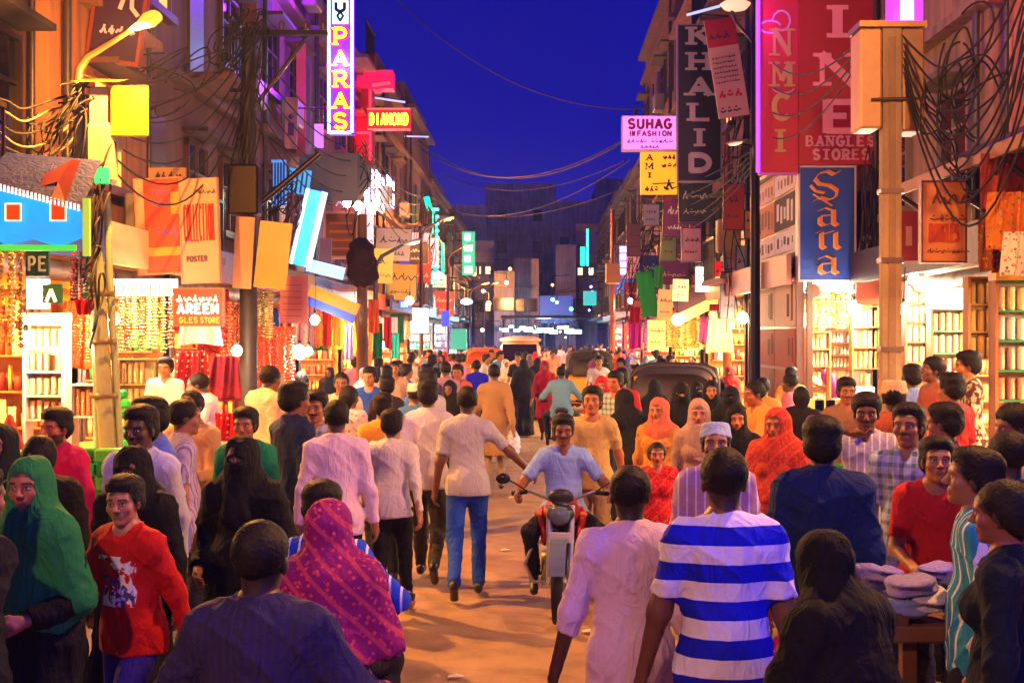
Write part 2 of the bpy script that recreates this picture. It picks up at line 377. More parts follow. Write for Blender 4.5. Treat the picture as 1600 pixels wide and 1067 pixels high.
def sdf(prims, cell, pad=0.04, lo=None, hi=None):
    bb = []
    for p in prims:
        if p['t'] == 'cap':
            r = max(p['ra'], p['rb']); A, B = tp(p['fr'], p['a']), tp(p['fr'], p['b'])
            bb.append((np.minimum(A, B) - r, np.maximum(A, B) + r))
        elif p['t'] == 'ell':
            r = p['r'].max(); A = tp(p['fr'], p['c']); bb.append((A - r, A + r))
        else: bb.append(None)
    us = [b for b, p in zip(bb, prims) if b is not None and p['op'] == 'u']
    L = np.min([b[0] for b in us], 0) - pad; H = np.max([b[1] for b in us], 0) + pad
    if lo is not None: L = np.maximum(L, lo)
    if hi is not None: H = np.minimum(H, hi)
    n = np.ceil((H - L) / cell).astype(int) + 1
    D = np.full(n, 0.15, np.float32)
    ax = [L[i] + np.arange(n[i]) * cell for i in range(3)]
    for p, b in zip(prims, bb):
        if b is not None:
            m = p['k'] + 2.5 * cell + 0.01
            s0 = np.clip(np.floor((b[0] - m - L) / cell).astype(int), 0, n); s1 = np.clip(np.ceil((b[1] + m - L) / cell).astype(int) + 1, 0, n)
            if (s1 <= s0).any(): continue
        else: s0, s1 = np.zeros(3, int), n
        x = ax[0][s0[0]:s1[0], None, None]; y = ax[1][None, s0[1]:s1[1], None]; z = ax[2][None, None, s0[2]:s1[2]]
        I = np.linalg.inv(p['fr']) if p['fr'] is not ID4 else ID4
        X = I[0, 0] * x + I[0, 1] * y + I[0, 2] * z + I[0, 3]
        Y = I[1, 0] * x + I[1, 1] * y + I[1, 2] * z + I[1, 3]
        Z = I[2, 0] * x + I[2, 1] * y + I[2, 2] * z + I[2, 3]
        sl = (slice(s0[0], s1[0]), slice(s0[1], s1[1]), slice(s0[2], s1[2])); cur = D[sl]
        if p['t'] == 'cut':
            d = p['n'][0] * X + p['n'][1] * Y + p['n'][2] * Z - p['d']
            D[sl] = np.maximum(cur, d); continue
        if p['t'] == 'ell':
            r = p['r']; X, Y, Z = X - p['c'][0], Y - p['c'][1], Z - p['c'][2]
            k0 = np.sqrt((X / r[0]) ** 2 + (Y / r[1]) ** 2 + (Z / r[2]) ** 2); k1 = np.sqrt((X / r[0] ** 2) ** 2 + (Y / r[1] ** 2) ** 2 + (Z / r[2] ** 2) ** 2)
            d = k0 * (k0 - 1) / np.maximum(k1, 1e-6)
        else:
            a, b_ = p['a'].copy(), p['b'].copy(); q = p['q']
            if q != 1.0: Y = Y / q; a[1] /= q; b_[1] /= q
            ab = b_ - a; L2 = float(ab @ ab) + 1e-12
            t = ((X - a[0]) * ab[0] + (Y - a[1]) * ab[1] + (Z - a[2]) * ab[2]) / L2
            tc = np.clip(t, 0, 1)
            d = np.sqrt((X - a[0] - ab[0] * tc) ** 2 + (Y - a[1] - ab[1] * tc) ** 2 + (Z - a[2] - ab[2] * tc) ** 2) - (p['ra'] + (p['rb'] - p['ra']) * tc)
            if q != 1.0: d = d * (0.5 + 0.5 * q)
            if p['t1'] is not None: d = np.maximum(d, (t - p['t1']) * math.sqrt(L2))
            if p['t0'] is not None: d = np.maximum(d, (p['t0'] - t) * math.sqrt(L2))
        k = p['k']
        if p['op'] == 'u':
            if k > 0:
                h = np.maximum(k - np.abs(cur - d), 0) / k; D[sl] = np.minimum(cur, d) - h * h * k * 0.25
            else: D[sl] = np.minimum(cur, d)
        else:
            d = -d
            if k > 0:
                h = np.maximum(k - np.abs(cur - d), 0) / k; D[sl] = np.maximum(cur, d) + h * h * k * 0.25
            else: D[sl] = np.maximum(cur, d)
    D[0], D[-1] = 0.1, 0.1; D[:, 0], D[:, -1] = 0.1, 0.1; D[:, :, 0], D[:, :, -1] = 0.1, 0.1
    return D, L

def snets(D, o, c):
    S = D < 0; nx, ny, nz = D.shape
    def cor(A, i, j, k): return A[i:nx - 1 + i, j:ny - 1 + j, k:nz - 1 + k]
    cs = [(i, j, k) for i in (0, 1) for j in (0, 1) for k in (0, 1)]
    cnt = np.zeros((nx - 1, ny - 1, nz - 1), np.int8)
    for q in cs: cnt += cor(S, *q)
    act = (cnt > 0) & (cnt < 8); ids = np.argwhere(act)
    if len(ids) == 0: return np.zeros((0, 3)), np.zeros((0, 4), int)
    idx = np.full(act.shape, -1, np.int64); idx[act] = np.arange(len(ids))
    vals = {q: D[ids[:, 0] + q[0], ids[:, 1] + q[1], ids[:, 2] + q[2]] for q in cs}
    acc = np.zeros((len(ids), 3)); num = np.zeros(len(ids))
    for a in cs:
        for ax in range(3):
            if a[ax] == 1: continue
            b = list(a); b[ax] = 1; b = tuple(b)
            da, db = vals[a], vals[b]; cr = (da < 0) != (db < 0)
            t = np.where(cr, da / np.where(cr, da - db, 1), 0)
            pos = np.tile(np.array(a, float), (len(ids), 1)); pos[:, ax] = t
            acc += pos * cr[:, None]; num += cr
    V = (ids + acc / num[:, None]) * c + o
    Q = []
    for ax in range(3):
        u, w = (ax + 1) % 3, (ax + 2) % 3
        sa = [slice(None)] * 3; sb = [slice(None)] * 3
        sa[ax] = slice(0, -1); sb[ax] = slice(1, None)
        A, B = S[tuple(sa)], S[tuple(sb)]
        E = np.argwhere(A != B)
        if len(E) == 0: continue
        ok = (E[:, u] > 0) & (E[:, w] > 0) & (E[:, u] < D.shape[u] - 1) & (E[:, w] < D.shape[w] - 1); E = E[ok]
        fl = A[E[:, 0], E[:, 1], E[:, 2]]
        def g(du, dw):
            F_ = E.copy(); F_[:, u] += du; F_[:, w] += dw; return idx[F_[:, 0], F_[:, 1], F_[:, 2]]
        q = np.stack([g(-1, -1), g(0, -1), g(0, 0), g(-1, 0)], 1)
        q[~fl] = q[~fl][:, ::-1]; Q.append(q)
    Q = np.concatenate(Q); Q = Q[(Q >= 0).all(1)]
    return V, Q

def wav(V, seed, freq, amp, sc3=(1, 1, 1), octv=4):
    r = np.random.RandomState(seed); out = np.zeros(len(V)); Vs = V * np.array(sc3)
    warp = 0.35 * np.sin(Vs[:, [1, 2, 0]] * freq * 0.6 + r.rand(3) * 6)
    for i in range(octv):
        d = r.randn(3); d /= np.linalg.norm(d); f = freq * (0.7 + 0.55 * i)
        out += np.sin((Vs + warp * 0.25) @ d * f + r.rand() * 6.28) / (1 + 0.5 * i)
    return out * amp / 1.6
def vnorm(V, Q):
    n = np.cross(V[Q[:, 2]] - V[Q[:, 0]], V[Q[:, 3]] - V[Q[:, 1]]); N = np.zeros_like(V)
    for i in range(4): np.add.at(N, Q[:, i], n)
    return N / np.maximum(np.linalg.norm(N, axis=1, keepdims=True), 1e-9)

def ik(a, c, l1, l2, hint):
    a, c, hint = np.array(a, float), np.array(c, float), np.array(hint, float)
    d = c - a; L = np.linalg.norm(d); Lm = (l1 + l2) * 0.995
    if L > Lm: c = a + d / L * Lm; d = c - a; L = Lm
    u = d / L; x = (l1 * l1 - l2 * l2 + L * L) / (2 * L); h = math.sqrt(max(l1 * l1 - x * x, 0))
    p = hint - u * (hint @ u); p /= max(np.linalg.norm(p), 1e-6)
    return a + u * x + p * h, c

POSES = {
 'stand': dict(),
 'stand2': dict(la=(-.24, .16, .95), ra=(.27, -.02, .80)),
 'walk': dict(lf=(-.09, .26, .10), rf=(.09, -.30, .19), la=(-.27, -.16, .84), ra=(.27, .22, .88), lean=4),
 'walk2': dict(lf=(-.09, -.28, .18), rf=(.09, .24, .10), la=(-.27, .20, .87), ra=(.27, -.15, .84), lean=4),
 'stride': dict(lf=(-.10, -.30, .16), rf=(.09, .10, .10), la=(-.28, .05, .80), ra=(.40, .14, .90), lean=3),
 'hold': dict(la=(-.14, .30, 1.10), ra=(.16, .30, 1.08)),
 'face': dict(la=(-.27, .03, .82), ra=(.10, .22, 1.50)),
 'lean': dict(la=(-.24, .42, .98), ra=(.24, .42, .96), lean=26),
 'reach': dict(la=(-.22, .45, 1.20), ra=(.25, .05, .85), lean=16),
 'ride': dict(pel=.80, lf=(-.24, .16, .33), rf=(.24, .16, .33), la=(-.37, .35, .97), ra=(.37, .35, .97), kh=(0, .9, .5), lean=6, spread=1),
 'pillion': dict(pel=.84, lf=(-.24, .10, .36), rf=(.24, .10, .36), la=(-.20, .30, .95), ra=(.20, .30, .95), lean=8, spread=1),
 'bag': dict(la=(-.27, .03, .80), ra=(.24, .14, 1.02)),
}
def skeleton(pose, headyaw=0, headpitch=0, tw=0, **ov):
    d = dict(pel=.95, lf=(-.10, .02, .09), rf=(.10, -.01, .09), la=(-.275, .02, .80), ra=(.275, .02, .80), lean=1, kh=(0, 1, .05), roll=0)
    d.update(POSES[pose]); d.update(ov)
    pz = d['pel']; T = frame((0, 0, pz), -R(d['lean']), R(d['roll']), R(tw)) @ frame((0, 0, -.95))
    H = T @ frame((0, .012, 1.605), R(d['lean']) * .7 - R(headpitch), 0, R(headyaw))
    dz = pz - .95
    J = dict(T=T, H=H, P=frame((0, 0, dz)))
    for s, n in ((-1, 'l'), (1, 'r')):
        hip = np.array((s * .085, 0, .92 + dz)); ft = np.array(d[n + 'f'], float)
        kh = np.array(d['kh'], float) + np.array((s * (.30 if d.get('spread') else .05), 0, 0))
        kn, an = ik(hip, ft, .44, .42, kh)
        sh = tp(T, (s * .163, -.005, 1.392)); hd = np.array(d[n + 'a'], float) + np.array((0, 0, dz * .0))
        el, wr = ik(sh, hd, .285, .255, (s * .35, -.8, -.35))
        J[n] = dict(hip=hip, kn=kn, an=an, sh=sh, el=el, wr=wr, up=an[2] > .14)
    return J

def head_prims(J, fine=True, k=.02):
    H = J['H']; m = .88
    P_ = [ell((0, -.012, .032), (.077, .096, .088), H, .0), ell((0, .024, -.045), (.056, .066, .066), H, .03),
          ell((0, .066, -.094), (.022, .02, .017), H, .02), ell((0, .05, .03), (.062, .05, .055), H, .02)]
    for s in (-1, 1):
        P_ += [ell((s * .042, .060, -.024), (.024, .024, .024), H, .02), ell((s * .076, -.004, -.006), (.010, .022, .033), H, .008)]
    if fine:
        for s in (-1, 1):
            P_ += [ell((s * .032, .103, .003), (.020, .020, .013), H, .012, 's'), ell((s * .031, .076, .003), (.015, .0155, .0115), H, .003),
                   cap((s * .048, .079, .024), (s * .013, .091, .022), .008, .009, 1, H, .012)]
        P_ += [cap((0, .088, .014), (0, .110, -.026), .008, .0125, 1, H, .012), ell((-.012, .099, -.031), (.009, .010, .008), H, .006), ell((.012, .099, -.031), (.009, .010, .008), H, .006),
               cap((-.020, .082, -.053), (.020, .082, -.053), .008, .008, 1, H, .006), cap((-.016, .081, -.064), (.016, .081, -.064), .0095, .0095, 1, H, .006)]
    else: P_ += [cap((0, .088, .014), (0, .108, -.026), .010, .014, 1, H, .012)]
    nb = tp(J['T'], (0, -.015, 1.45))
    P_ += [cap(tp(H, (0, -.02, -.05)), nb, .052, .058, 1, ID4, .03)]
    return P_
def body_prims(J, e=0, fem=False, big=1.0):   # torso, waist, shoulders, hips
    T, Pm = J['T'], J['P']; w = .90 if fem else .93; w *= big
    P_ = [cap((0, -.005, 1.14), (0, -.01, 1.33), .135 * w + e, .158 * w + e, .66, T, .0),
          cap((-.135 * w, -.01, 1.385), (.135 * w, -.01, 1.385), .055 + e, .055 + e, 1, T, .06),
          cap((0, -.02 if e else -.008, 1.455), (-.15 * w, -.01, 1.395), .042 + e * .8, .046 + e, 1, T, .05), cap((0, -.02 if e else -.008, 1.455), (.15 * w, -.01, 1.395), .042 + e * .8, .046 + e, 1, T, .05),
          ell((0, .012, 1.06), (.138 * w + e, .105 * big + e, .15), T, .06), ell((0, -.01, .93), (.158 * w + e, .116 + e, .13), Pm, .06),
          cap((0, -.006, 1.455), (0, -.004, 1.50), .050, .050, 1, T, .05)]
    if fem: P_ += [ell((s * .07, .075, 1.27), (.062 + e, .06 + e, .062 + e), T, .05) for s in (-1, 1)]
    return P_
def arm_prims(J, n, e=0, upto=2.0, k=.05, big=1.0):
    j = J[n]; P_ = []
    t1 = min(upto, 1.0)
    P_.append(cap(j['sh'], j['el'], .052 * big + e, .040 * big + e, 1, ID4, k, t1=t1 if upto < 1 else None))
    if upto > 1: P_.append(cap(j['el'], j['wr'], .040 * big + e, .027 + e * .9, 1, ID4, .03, t1=(upto - 1) if upto < 2 else None))
    return P_
def leg_prims(J, n, e=0, upto=2.0, k=.05):
    j = J[n]
    return [cap(j['hip'], j['kn'], .082 + e, .054 + e * .9, 1, ID4, k), cap(j['kn'], j['an'], .053 + e * .9, .037 + e, 1, ID4, .03)]
def hand_prims(J, n, curl=.5):
    j = J[n]; s = -1 if n == 'l' else 1
    d = j['wr'] - j['el']; d /= np.linalg.norm(d)
    inn = np.array((-s, 0.25, 0.0)); inn -= d * (inn @ d); inn /= np.linalg.norm(inn)      # palm normal
    sd = np.cross(d, inn); w = j['wr']
    if sd[1] < 0: sd = -sd                                                                   # thumb side forwards
    P_ = [cap(j['el'] * .25 + w * .75, w, .031, .025, 1, ID4, 0.0), cap(w, w + d * .05, .022, .026, 1, ID4, .02)]
    for i, L in enumerate((.075, .082, .077, .060)):
        o = (1.5 - i) * .019; b = w + d * .075 + sd * o
        P_.append(cap(w + d * .02 + sd * o * .8, b, .0125, .011, 1, ID4, .012))
        b2 = b + (d * math.cos(curl) + inn * math.sin(curl)) * L * .5; b3 = b2 + (d * math.cos(curl * 2.1) + inn * math.sin(curl * 2.1)) * L * .5
        P_ += [cap(b, b2, .0098, .0088, 1, ID4, .003), cap(b2, b3, .0088, .0072, 1, ID4, .003)]
    t0 = w + d * .02 + sd * .02; t1 = t0 + d * .035 + sd * .022 + inn * .012; t2 = t1 + d * .032 + sd * .004 + inn * .01
    P_ += [cap(t0, t1, .014, .012, 1, ID4, .01), cap(t1, t2, .0115, .009, 1, ID4, .004)]
    return P_

SKINP = dict(lip=(0.20, 0.055, 0.045), brow=(0.008, 0.006, 0.005))
def paint_head(V, J, beard):
    I = np.linalg.inv(J['H']); p = V @ I[:3, :3].T + I[:3, 3]; x, y, z = np.abs(p[:, 0]), p[:, 1], p[:, 2]
    A = np.zeros((len(V), 4)); fr = y > .05
    def setc(m, c, a=1.0): A[m, :3] = c; A[m, 3] = a
    sc_ = (z > -.030 + .85 * p[:, 1]) & ~((y > .03) & (x < .055) & (z < .05)); setc(sc_, (.010, .008, .007), .8)
    setc(fr & (x < .020) & (((z + .058) / .013) ** 2 + (x / .024) ** 2 < 1) & (y > .075), SKINP['lip'], .8)
    if beard:
        setc(fr & (x < .034) & (z < -.037) & (z > -.053) & (y > .068), SKINP['brow'], .95)
        if beard > 1: setc((y > -.01) & (z < -.035) & (z > -.125) & ~((x < .022) & (z > -.066) & (z < -.05)) & (x > .028 * (z > -.07)), (0.012, 0.009, 0.008), .9)
    setc(fr & (x > .013) & (x < .053) & (np.abs(z - .026 + (x - .03) ** 2 * 6) < .0052), SKINP['brow'], .9)
    setc(fr & (((x - .031) / .0165) ** 2 + ((z - .003) / .0095) ** 2 < 1) & (y > .055), (.02, .015, .012), .75)
    setc(fr & (((x - .031) / .0125) ** 2 + ((z - .002) / .0058) ** 2 < 1) & (y > .055), (.55, .5, .48), 1)
    setc(fr & (((x - .031) / .0055) ** 2 + ((z - .002) / .0062) ** 2 < 1) & (y > .055), (.008, .005, .004), 1)
    return A

POOL = {}
def join(parts):
    Vs, Qs, n = [], [], 0
    for V, Q in parts: Vs.append(V); Qs.append(Q + n); n += len(V)
    return np.concatenate(Vs), np.concatenate(Qs)
def grow(prims, cell, **k):
    D, L = sdf(prims, cell, **k); return snets(D, L, cell)

def make_meshes(key, kind, pose, Y, fem, beard, hairk, sleeve, hy, hp, tw, ov, seed, big, sc_, tuck=False):
    """returns list of (part name, mesh, slot) in canonical size"""
    base = min(max(Y / 640.0, .0095), .03)
    hc_ = .0052 if Y < 9.5 else (.0075 if Y < 15 else .014)
    J = skeleton(pose, hy, hp, tw, **ov); out = []
    fem = fem and kind != 'abaya'; robe = kind in ('robe', 'abaya'); veil = hairk in ('niqab', 'scarf', 'hijab', 'veil')
    # body
    B = body_prims(J, 0, False, big * (.94 if fem else 1))
    for n in 'lr': B += arm_prims(J, n, 0, big=big) + leg_prims(J, n)
    if hc_ < base:
        V1, Q1 = grow(B, base)
        V2, Q2 = grow(head_prims(J, True), hc_)
        parts = [(V1, Q1), (V2, Q2)]
        if Y < 12:
            for n in 'lr': parts.append(grow(hand_prims(J, n), .0058))
        else:
            for n in 'lr': parts.append(grow(hand_prims(J, n)[:2] + [cap(J[n]['wr'], J[n]['wr'] + (J[n]['wr'] - J[n]['el']) * .5, .026, .02, 1, ID4, .02)], .011))
    else:
        hh = []
        for n in 'lr': hh.append(cap(J[n]['wr'], J[n]['wr'] + (J[n]['wr'] - J[n]['el']) * .5, .028, .022, 1, ID4, .02))
        parts = [grow(B + hh, base), grow(head_prims(J, False), hc_)]
    V, Q = join(parts); out.append(('body', np_mesh('body', V * sc_, Q, M['skin'], True, paint_head(V, J, beard)), 'skin'))
    T, H, Pm = J['T'], J['H'], J['P']
    ec = base
    # shoes
    for n in 'lr':
        S = []
        j = J[n]; a = j['an']; lift = .06 if j['up'] else 0
        f = frame(a, -R(38) if j['up'] else 0, 0, 0)
        S += [cap((0, -.045, -.055), (0, .16, -.062), .034, .036, 1, f, .0), cap((0, -.04, -.03), (0, .05, -.03), .036, .032, 1, f, .02)]
        V, Q = grow(S + [cut((0, 0, -1), -.004)], max(.009, ec * .8)); out.append(('shoe', np_mesh('shoe', V * sc_, Q, M['paint'], True), 'shoe'))
    # lower garment
    if not robe:
        e = .016 if kind != 'salwar' else .035
        Tp = [ell((0, -.01, .93), (.154 * big, .122, .14), Pm, 0)]
        for n in 'lr': Tp += leg_prims(J, n, e)
        Tp += [cut((0, 0, 1), 1.03 if (tuck or pose in ('ride', 'pillion')) else .93, Pm)]
        V, Q = grow(Tp, ec)
        N = vnorm(V, Q); V = V + N * (wav(V, seed + 1, 16, .005, (1, 1, 1.3)) + wav(V, seed + 2, 36, .0035, (.5, .5, 2.0)) * (V[:, 2] < .6))[:, None]
        out.append(('trousers', np_mesh('trousers', V * sc_, Q, M['cloth'], True), 'low'))
    # upper garment
    ez = {'tee': .011, 'shirt': .015, 'jacket': .024, 'kurta': .020, 'tunic': .020, 'robe': .026, 'abaya': .028}[kind if kind != 'salwar' else 'tunic']
    U = body_prims(J, ez, fem, big); U[6] = ell((0, -.020, 1.405), (.085 + ez, .066 + ez, .060), T, .05)
    U[5] = ell((0, -.01, .93), (.155 * big + ez, .120 + ez, .15), Pm, .06)
    if tuck: U[5] = ell((0, -.0, .985), (.152 * big + ez * .8, .110 + ez * .8, .11), Pm, .06)
    up = {'short': .78, 'three': 1.35, 'long': 1.93}[sleeve]
    for n in 'lr': U += arm_prims(J, n, ez * (.75 if kind != 'abaya' else 1.0), up, .05, big)
    hem = {'tee': .84, 'shirt': .80, 'jacket': .78}.get(kind, .50)
    if tuck: hem = .93
    if kind in ('kurta', 'tunic', 'salwar'):
        U += [cap((0, -.01, .95), (0, -.005, .48), .155 * big + ez, .195 + ez, .74, Pm, .05)] + [cap(J[n]['hip'], J[n]['kn'], .086 + ez, .062 + ez, 1, ID4, .08) for n in 'lr'] + [cut((0, 0, -1), -hem, Pm)]
    elif robe:
        U += [cap((0, -.01, 1.0 if pose not in ('pillion',) else .9), (0, .0, .06), .150 * big + ez, .235, .78, ID4, .08)]
        for n in 'lr': U += [cap(J[n]['hip'], J[n]['kn'], .088 + ez, .075 + ez, 1, ID4, .1), cap(J[n]['kn'], J[n]['an'], .075 + ez, .085 + ez, 1, ID4, .1)]
        U += [cut((0, 0, -1), -.025)]
    else:
        if not tuck: U += [cap((0, -.01, .95), (0, -.01, hem - .02), .140 * big + ez, .158 * big + ez, .76, Pm, .05)]
        U += [cap(J[n]['hip'], J[n]['kn'], .086 + ez * .9, .056 + ez, 1, ID4, .05, t1=.40) for n in 'lr'] if not tuck else []
        U += [cut((0, 0, -1), -hem, Pm)]
    # neck opening, collar
    if kind in ('shirt', 'jacket', 'kurta'):
        U += [cap((0, -.016, 1.43), (0, -.004, 1.498), .074, .070, 1.0, T, .015, t1=.97), cap((0, .004, 1.468), (0, .010, 1.62), .055, .062, 1.0, T, .0, 's')]
        U += [ell((0, .075, 1.462), (.020, .05, .042), T, .01, 's')]
    else:
        U += [cap((0, .030, 1.482), (0, .034, 1.62), .060, .064, 1.0, T, .006, 's')]
    V, Q = grow(U, ec); N = vnorm(V, Q)
    hz = np.clip((1.15 - V[:, 2]) / .35, 0, 1)
    rg = 1 - np.abs(np.sin(V @ np.array((9., 5., 7.)) + 2.2 * np.sin(V @ np.array((3., 7., 6.)) + seed) + seed)); rg2 = 1 - np.abs(np.sin(V @ np.array((-11., 4., 9.)) + 1.8 * np.sin(V @ np.array((6., -5., 4.)) + seed * 2) + seed * 1.7))
    dsp = .009 * rg ** 4 + .007 * rg2 ** 5 - .002 + wav(V, seed + 3, 13, .0045, (1, 1, .8)) + wav(V, seed + 4, 30, .0028, (1.2, 1.2, .8)) + wav(V, seed + 5, 24, .0045, (1.4, 1.4, .3)) * hz
    # creases converging on the armpits and blade line
    if robe:
        th = np.arctan2(V[:, 1], V[:, 0]); sk = np.clip((1.0 - V[:, 2]) / .9, 0, 1)
        dsp = dsp + (np.sin(th * 9 + seed + 2 * np.sin(V[:, 2] * 3)) * .016 + np.sin(th * 17 + seed * 2) * .007) * sk
    elif kind in ('kurta', 'tunic', 'salwar'):
        th = np.arctan2(V[:, 1], V[:, 0]); sk = np.clip((.95 - V[:, 2]) / .45, 0, 1); dsp = dsp + np.sin(th * 8 + seed) * .011 * sk
    V = V + N * dsp[:, None]
    nm = {'tee': 't_shirt', 'shirt': 'shirt', 'jacket': 'jacket', 'kurta': 'long_shirt', 'tunic': 'tunic', 'salwar': 'tunic', 'robe': 'robe', 'abaya': 'cloak'}[kind]
    out.append((nm, np_mesh(nm, V * sc_, Q, M['cloth'], True), 'top'))
    # hair / headwear
    hcell = min(.012, max(.0055, hc_ * 1.1))
    if not veil or hairk in ('hijab',):
        Hp = [ell((0, -.018, .038), (.0875, .106, .096), H, 0)]
        if hairk == 'full': Hp += [ell((0, .03, .100), (.070, .065, .038), H, .03), ell((0, -.03, .085), (.092, .095, .060), H, .03), ell((0, -.05, .0), (.088, .078, .08), H, .03)]
        if hairk == 'curly': Hp += [ell((0, -.01, .075), (.098, .108, .075), H, .03)]
        if hairk in ('long', 'bun', 'girl'): Hp += [ell((0, -.05, 0), (.095, .08, .10), H, .03)]
        Hp += [cut((0, .82, -1), .016 if hairk != 'receding' else -.012, H), ell((0, .10, -.045), (.066, .075, .098), H, .008, 's')]
        if hairk == 'girl':
            Hp += [ell((0, .09, -.02), (.058, .05, .08), H, .008, 's')]
        if hairk == 'long': Hp += [cap((0, -.07, .0), (0, -.10, -.33), .07, .045, .6, H, .04)]
        if hairk == 'bun': Hp += [ell((0, -.125, .0), (.045, .04, .045), H, .015)]
        V, Q = grow(Hp, hcell); N = vnorm(V, Q)
        V = V + N * (wav(V, seed + 7, 150, .0016) + wav(V, seed + 8, 320, .0012) * (hcell < .009) + wav(V, seed + 9, 38, .002))[:, None]
        out.append(('hair', np_mesh('hair', V * sc_, Q, M['hair'], True), 'hair'))
    if hairk == 'cap':
        Hp = [cap((0, -.015, .05), (0, -.018, .092), .096, .088, 1.12, H, 0), cut((0, .05, -1), -.045, H), cut((0, 0, 1), .136, H)]
        V, Q = grow(Hp, hcell); out.append(('skullcap', np_mesh('skullcap', V * sc_, Q, M['cloth'], True), 'head'))
    if veil:
        Vp = [ell((0, -.015, .03), (.098, .116, .112), H, 0), ell((0, -.0, -.07), (.085, .095, .09), H, .04)]
        nb = tp(T, (0, -.01, 1.42))
        Vp += [cap(tp(H, (0, -.01, -.05)), nb, .09, .125, 1, ID4, .05), cap((-.13, -.01, 1.40), (.13, -.01, 1.40), .085, .085, .95, T, .07)]
        if hairk == 'niqab':
            Vp += [ell((0, .05, -.02), (.062, .088, .075), H, .03)]
            Vp += [cap((0, .05, -.05), (0, .075, -.30), .065, .10, .7, H, .03), cap((0, -.04, 1.40), (0, -.06, 1.0), .155, .20, .62, T, .06)]
            Vp += [ell((0, .13, .008), (.050, .085, .0145), H, .004, 's'), cut((0, 0, -1), -1.05, T)]
        elif hairk == 'veil':      # long shawl over head, back and arms
            Vp += [cap((0, .0, 1.36), (0, .01, 1.0), .175, .215, .76, T, .07)]
            for n in 'lr': Vp.append(cap(J[n]['sh'], J[n]['el'], .082, .082, 1, ID4, .07))
            Vp += [cut((.25, .15, -1), -1.02, T)]
        else:
            Vp += [cap((0, .03, 1.36), (0, .06, 1.20), .13, .12, .7, T, .05), cut((.3, 0, -1), -1.20, T)]
        if hairk != 'niqab':
            Vp += [ell((0, .115, -.006), (.060, .085, .082), H, .008, 's')]
        V, Q = grow(Vp, min(ec, .012)); N = vnorm(V, Q)
        V = V + N * (wav(V, seed + 11, 20, .007, (1.2, 1.2, .6)) + wav(V, seed + 12, 48, .003, (1.2, 1.2, .5)))[:, None]
        nm = {'niqab': 'face_veil', 'veil': 'shawl'}.get(hairk, 'headscarf')
        out.append((nm, np_mesh(nm, V * sc_, Q, M['cloth'], True), 'head'))
    return out

SKINS = ['#9c6a48', '#8a5a3c', '#7a4c33', '#a87550', '#6b422c']
HAIRC = (0.010, 0.008, 0.007, 1)
PEOPLE = []
def person(x, y, h, yaw, kind, pose, top, low, label, base=0.0, fem=False, beard=0, hair='short', sleeve='short', hy=0, hp=0, tw=0, mat=None, head=None, headmat=None,
           skin=None, group=None, pool=False, big=1.0, seed=None, shoe='#1a1310', tuck=False, **ov):
    """x, y on the ground; yaw 0 looks away from the camera, 180 towards it, 90 to the photo's left"""
    dist = math.hypot(x, y); i = len(PEOPLE); seed = seed if seed is not None else i * 13 + 5
    s = h / 1.72
    if pool:
        key = (kind, pose, fem, beard > 0, hair, sleeve, dist > 30)
        if key not in POOL: POOL[key] = make_meshes(key, kind, pose, 30 if dist > 30 else max(dist, 15), fem, beard, hair, sleeve, 0, 0, 0, {}, hash(str(key)) % 97, 1.0, 1.0)
        ms = POOL[key]; scl = (s, s, s)
    else:
        ms = make_meshes(None, kind, pose, dist, fem, beard, hair, sleeve, hy, hp, tw, ov, seed, big, s, tuck); scl = (1, 1, 1)
    t = thing('person', label, 'person', (x, y, base), R(yaw), group); t.scale = scl
    sk = rgb(skin or SKINS[(i * 7) % len(SKINS)])
    for nm, me, slot in ms:
        c = {'skin': sk, 'top': rgb(top), 'low': rgb(low), 'shoe': rgb(shoe), 'hair': HAIRC, 'head': rgb(head or top)}[slot]
        o = link(nm, me, t, c)
        if slot == 'top' and mat: me.materials[0] = M[mat]
        if slot == 'head' and headmat: me.materials[0] = M[headmat]
    PEOPLE.append((x, y)); return t
def pp(px, py, h, Y=None, base=0.0):
    """a standing spot so that a head top of height h shows at (px, py)"""
    if Y is None: Y = (HC - h - base) * F / max(py - HZ, 1)
    return (px - CX) * Y / F, Y
# ---------------------------------------------------------------- ground
def struct(name, mb, mat, col, parent=None):
    o = mb.build(name, M[mat], parent, col)
    if parent is None: o['kind'] = 'structure'
    return o
g = MB(); g.add([(-400, -60, -.012), (400, -60, -.012), (400, 900, -.012), (-400, 900, -.012)], [(0, 1, 2, 3)])
struct('ground', g, 'road', '#ffffff')
g = MB()
NX, NY = 26, 200
vs = []; fs = []
for j in range(NY + 1):
    for i in range(NX + 1):
        x = -4.3 + 8.9 * i / NX; y = -12 + 150 * (j / NY) ** 1.6
        z = .006 + .012 * math.sin(x * 1.3 + 1) * math.sin(y * .45) + .006 * math.sin(x * 3.1 + y * 1.7)
        vs.append((x, y, max(z - .004 * abs(x), -.004)))
for j in range(NY):
    for i in range(NX):
        a = j * (NX + 1) + i; fs.append((a, a + 1, a + NX + 2, a + NX + 1))
g.add(vs, fs, True); struct('road', g, 'road', '#ffffff')
kerb = {}
for side, x0, x1 in ((-1, -7.9, -4.28), (1, 4.58, 7.9)):
    g = MB(); g.b2((min(x0, x1), -12, -.2), (max(x0, x1), 138, .115)); pv = struct('pavement', g, 'plaster', '#8a7460')
    km = MB().box((0, 0, 0), (.14, .97, .20), None, .015).mesh('kerbstone', M['plaster'])
    for k in range(46):
        xk = (-4.23 if side < 0 else 4.51); o = link('kerbstone', km, pv, '#a08a70' if k % 2 else '#8d7a66', (xk, -2 + k, .04))

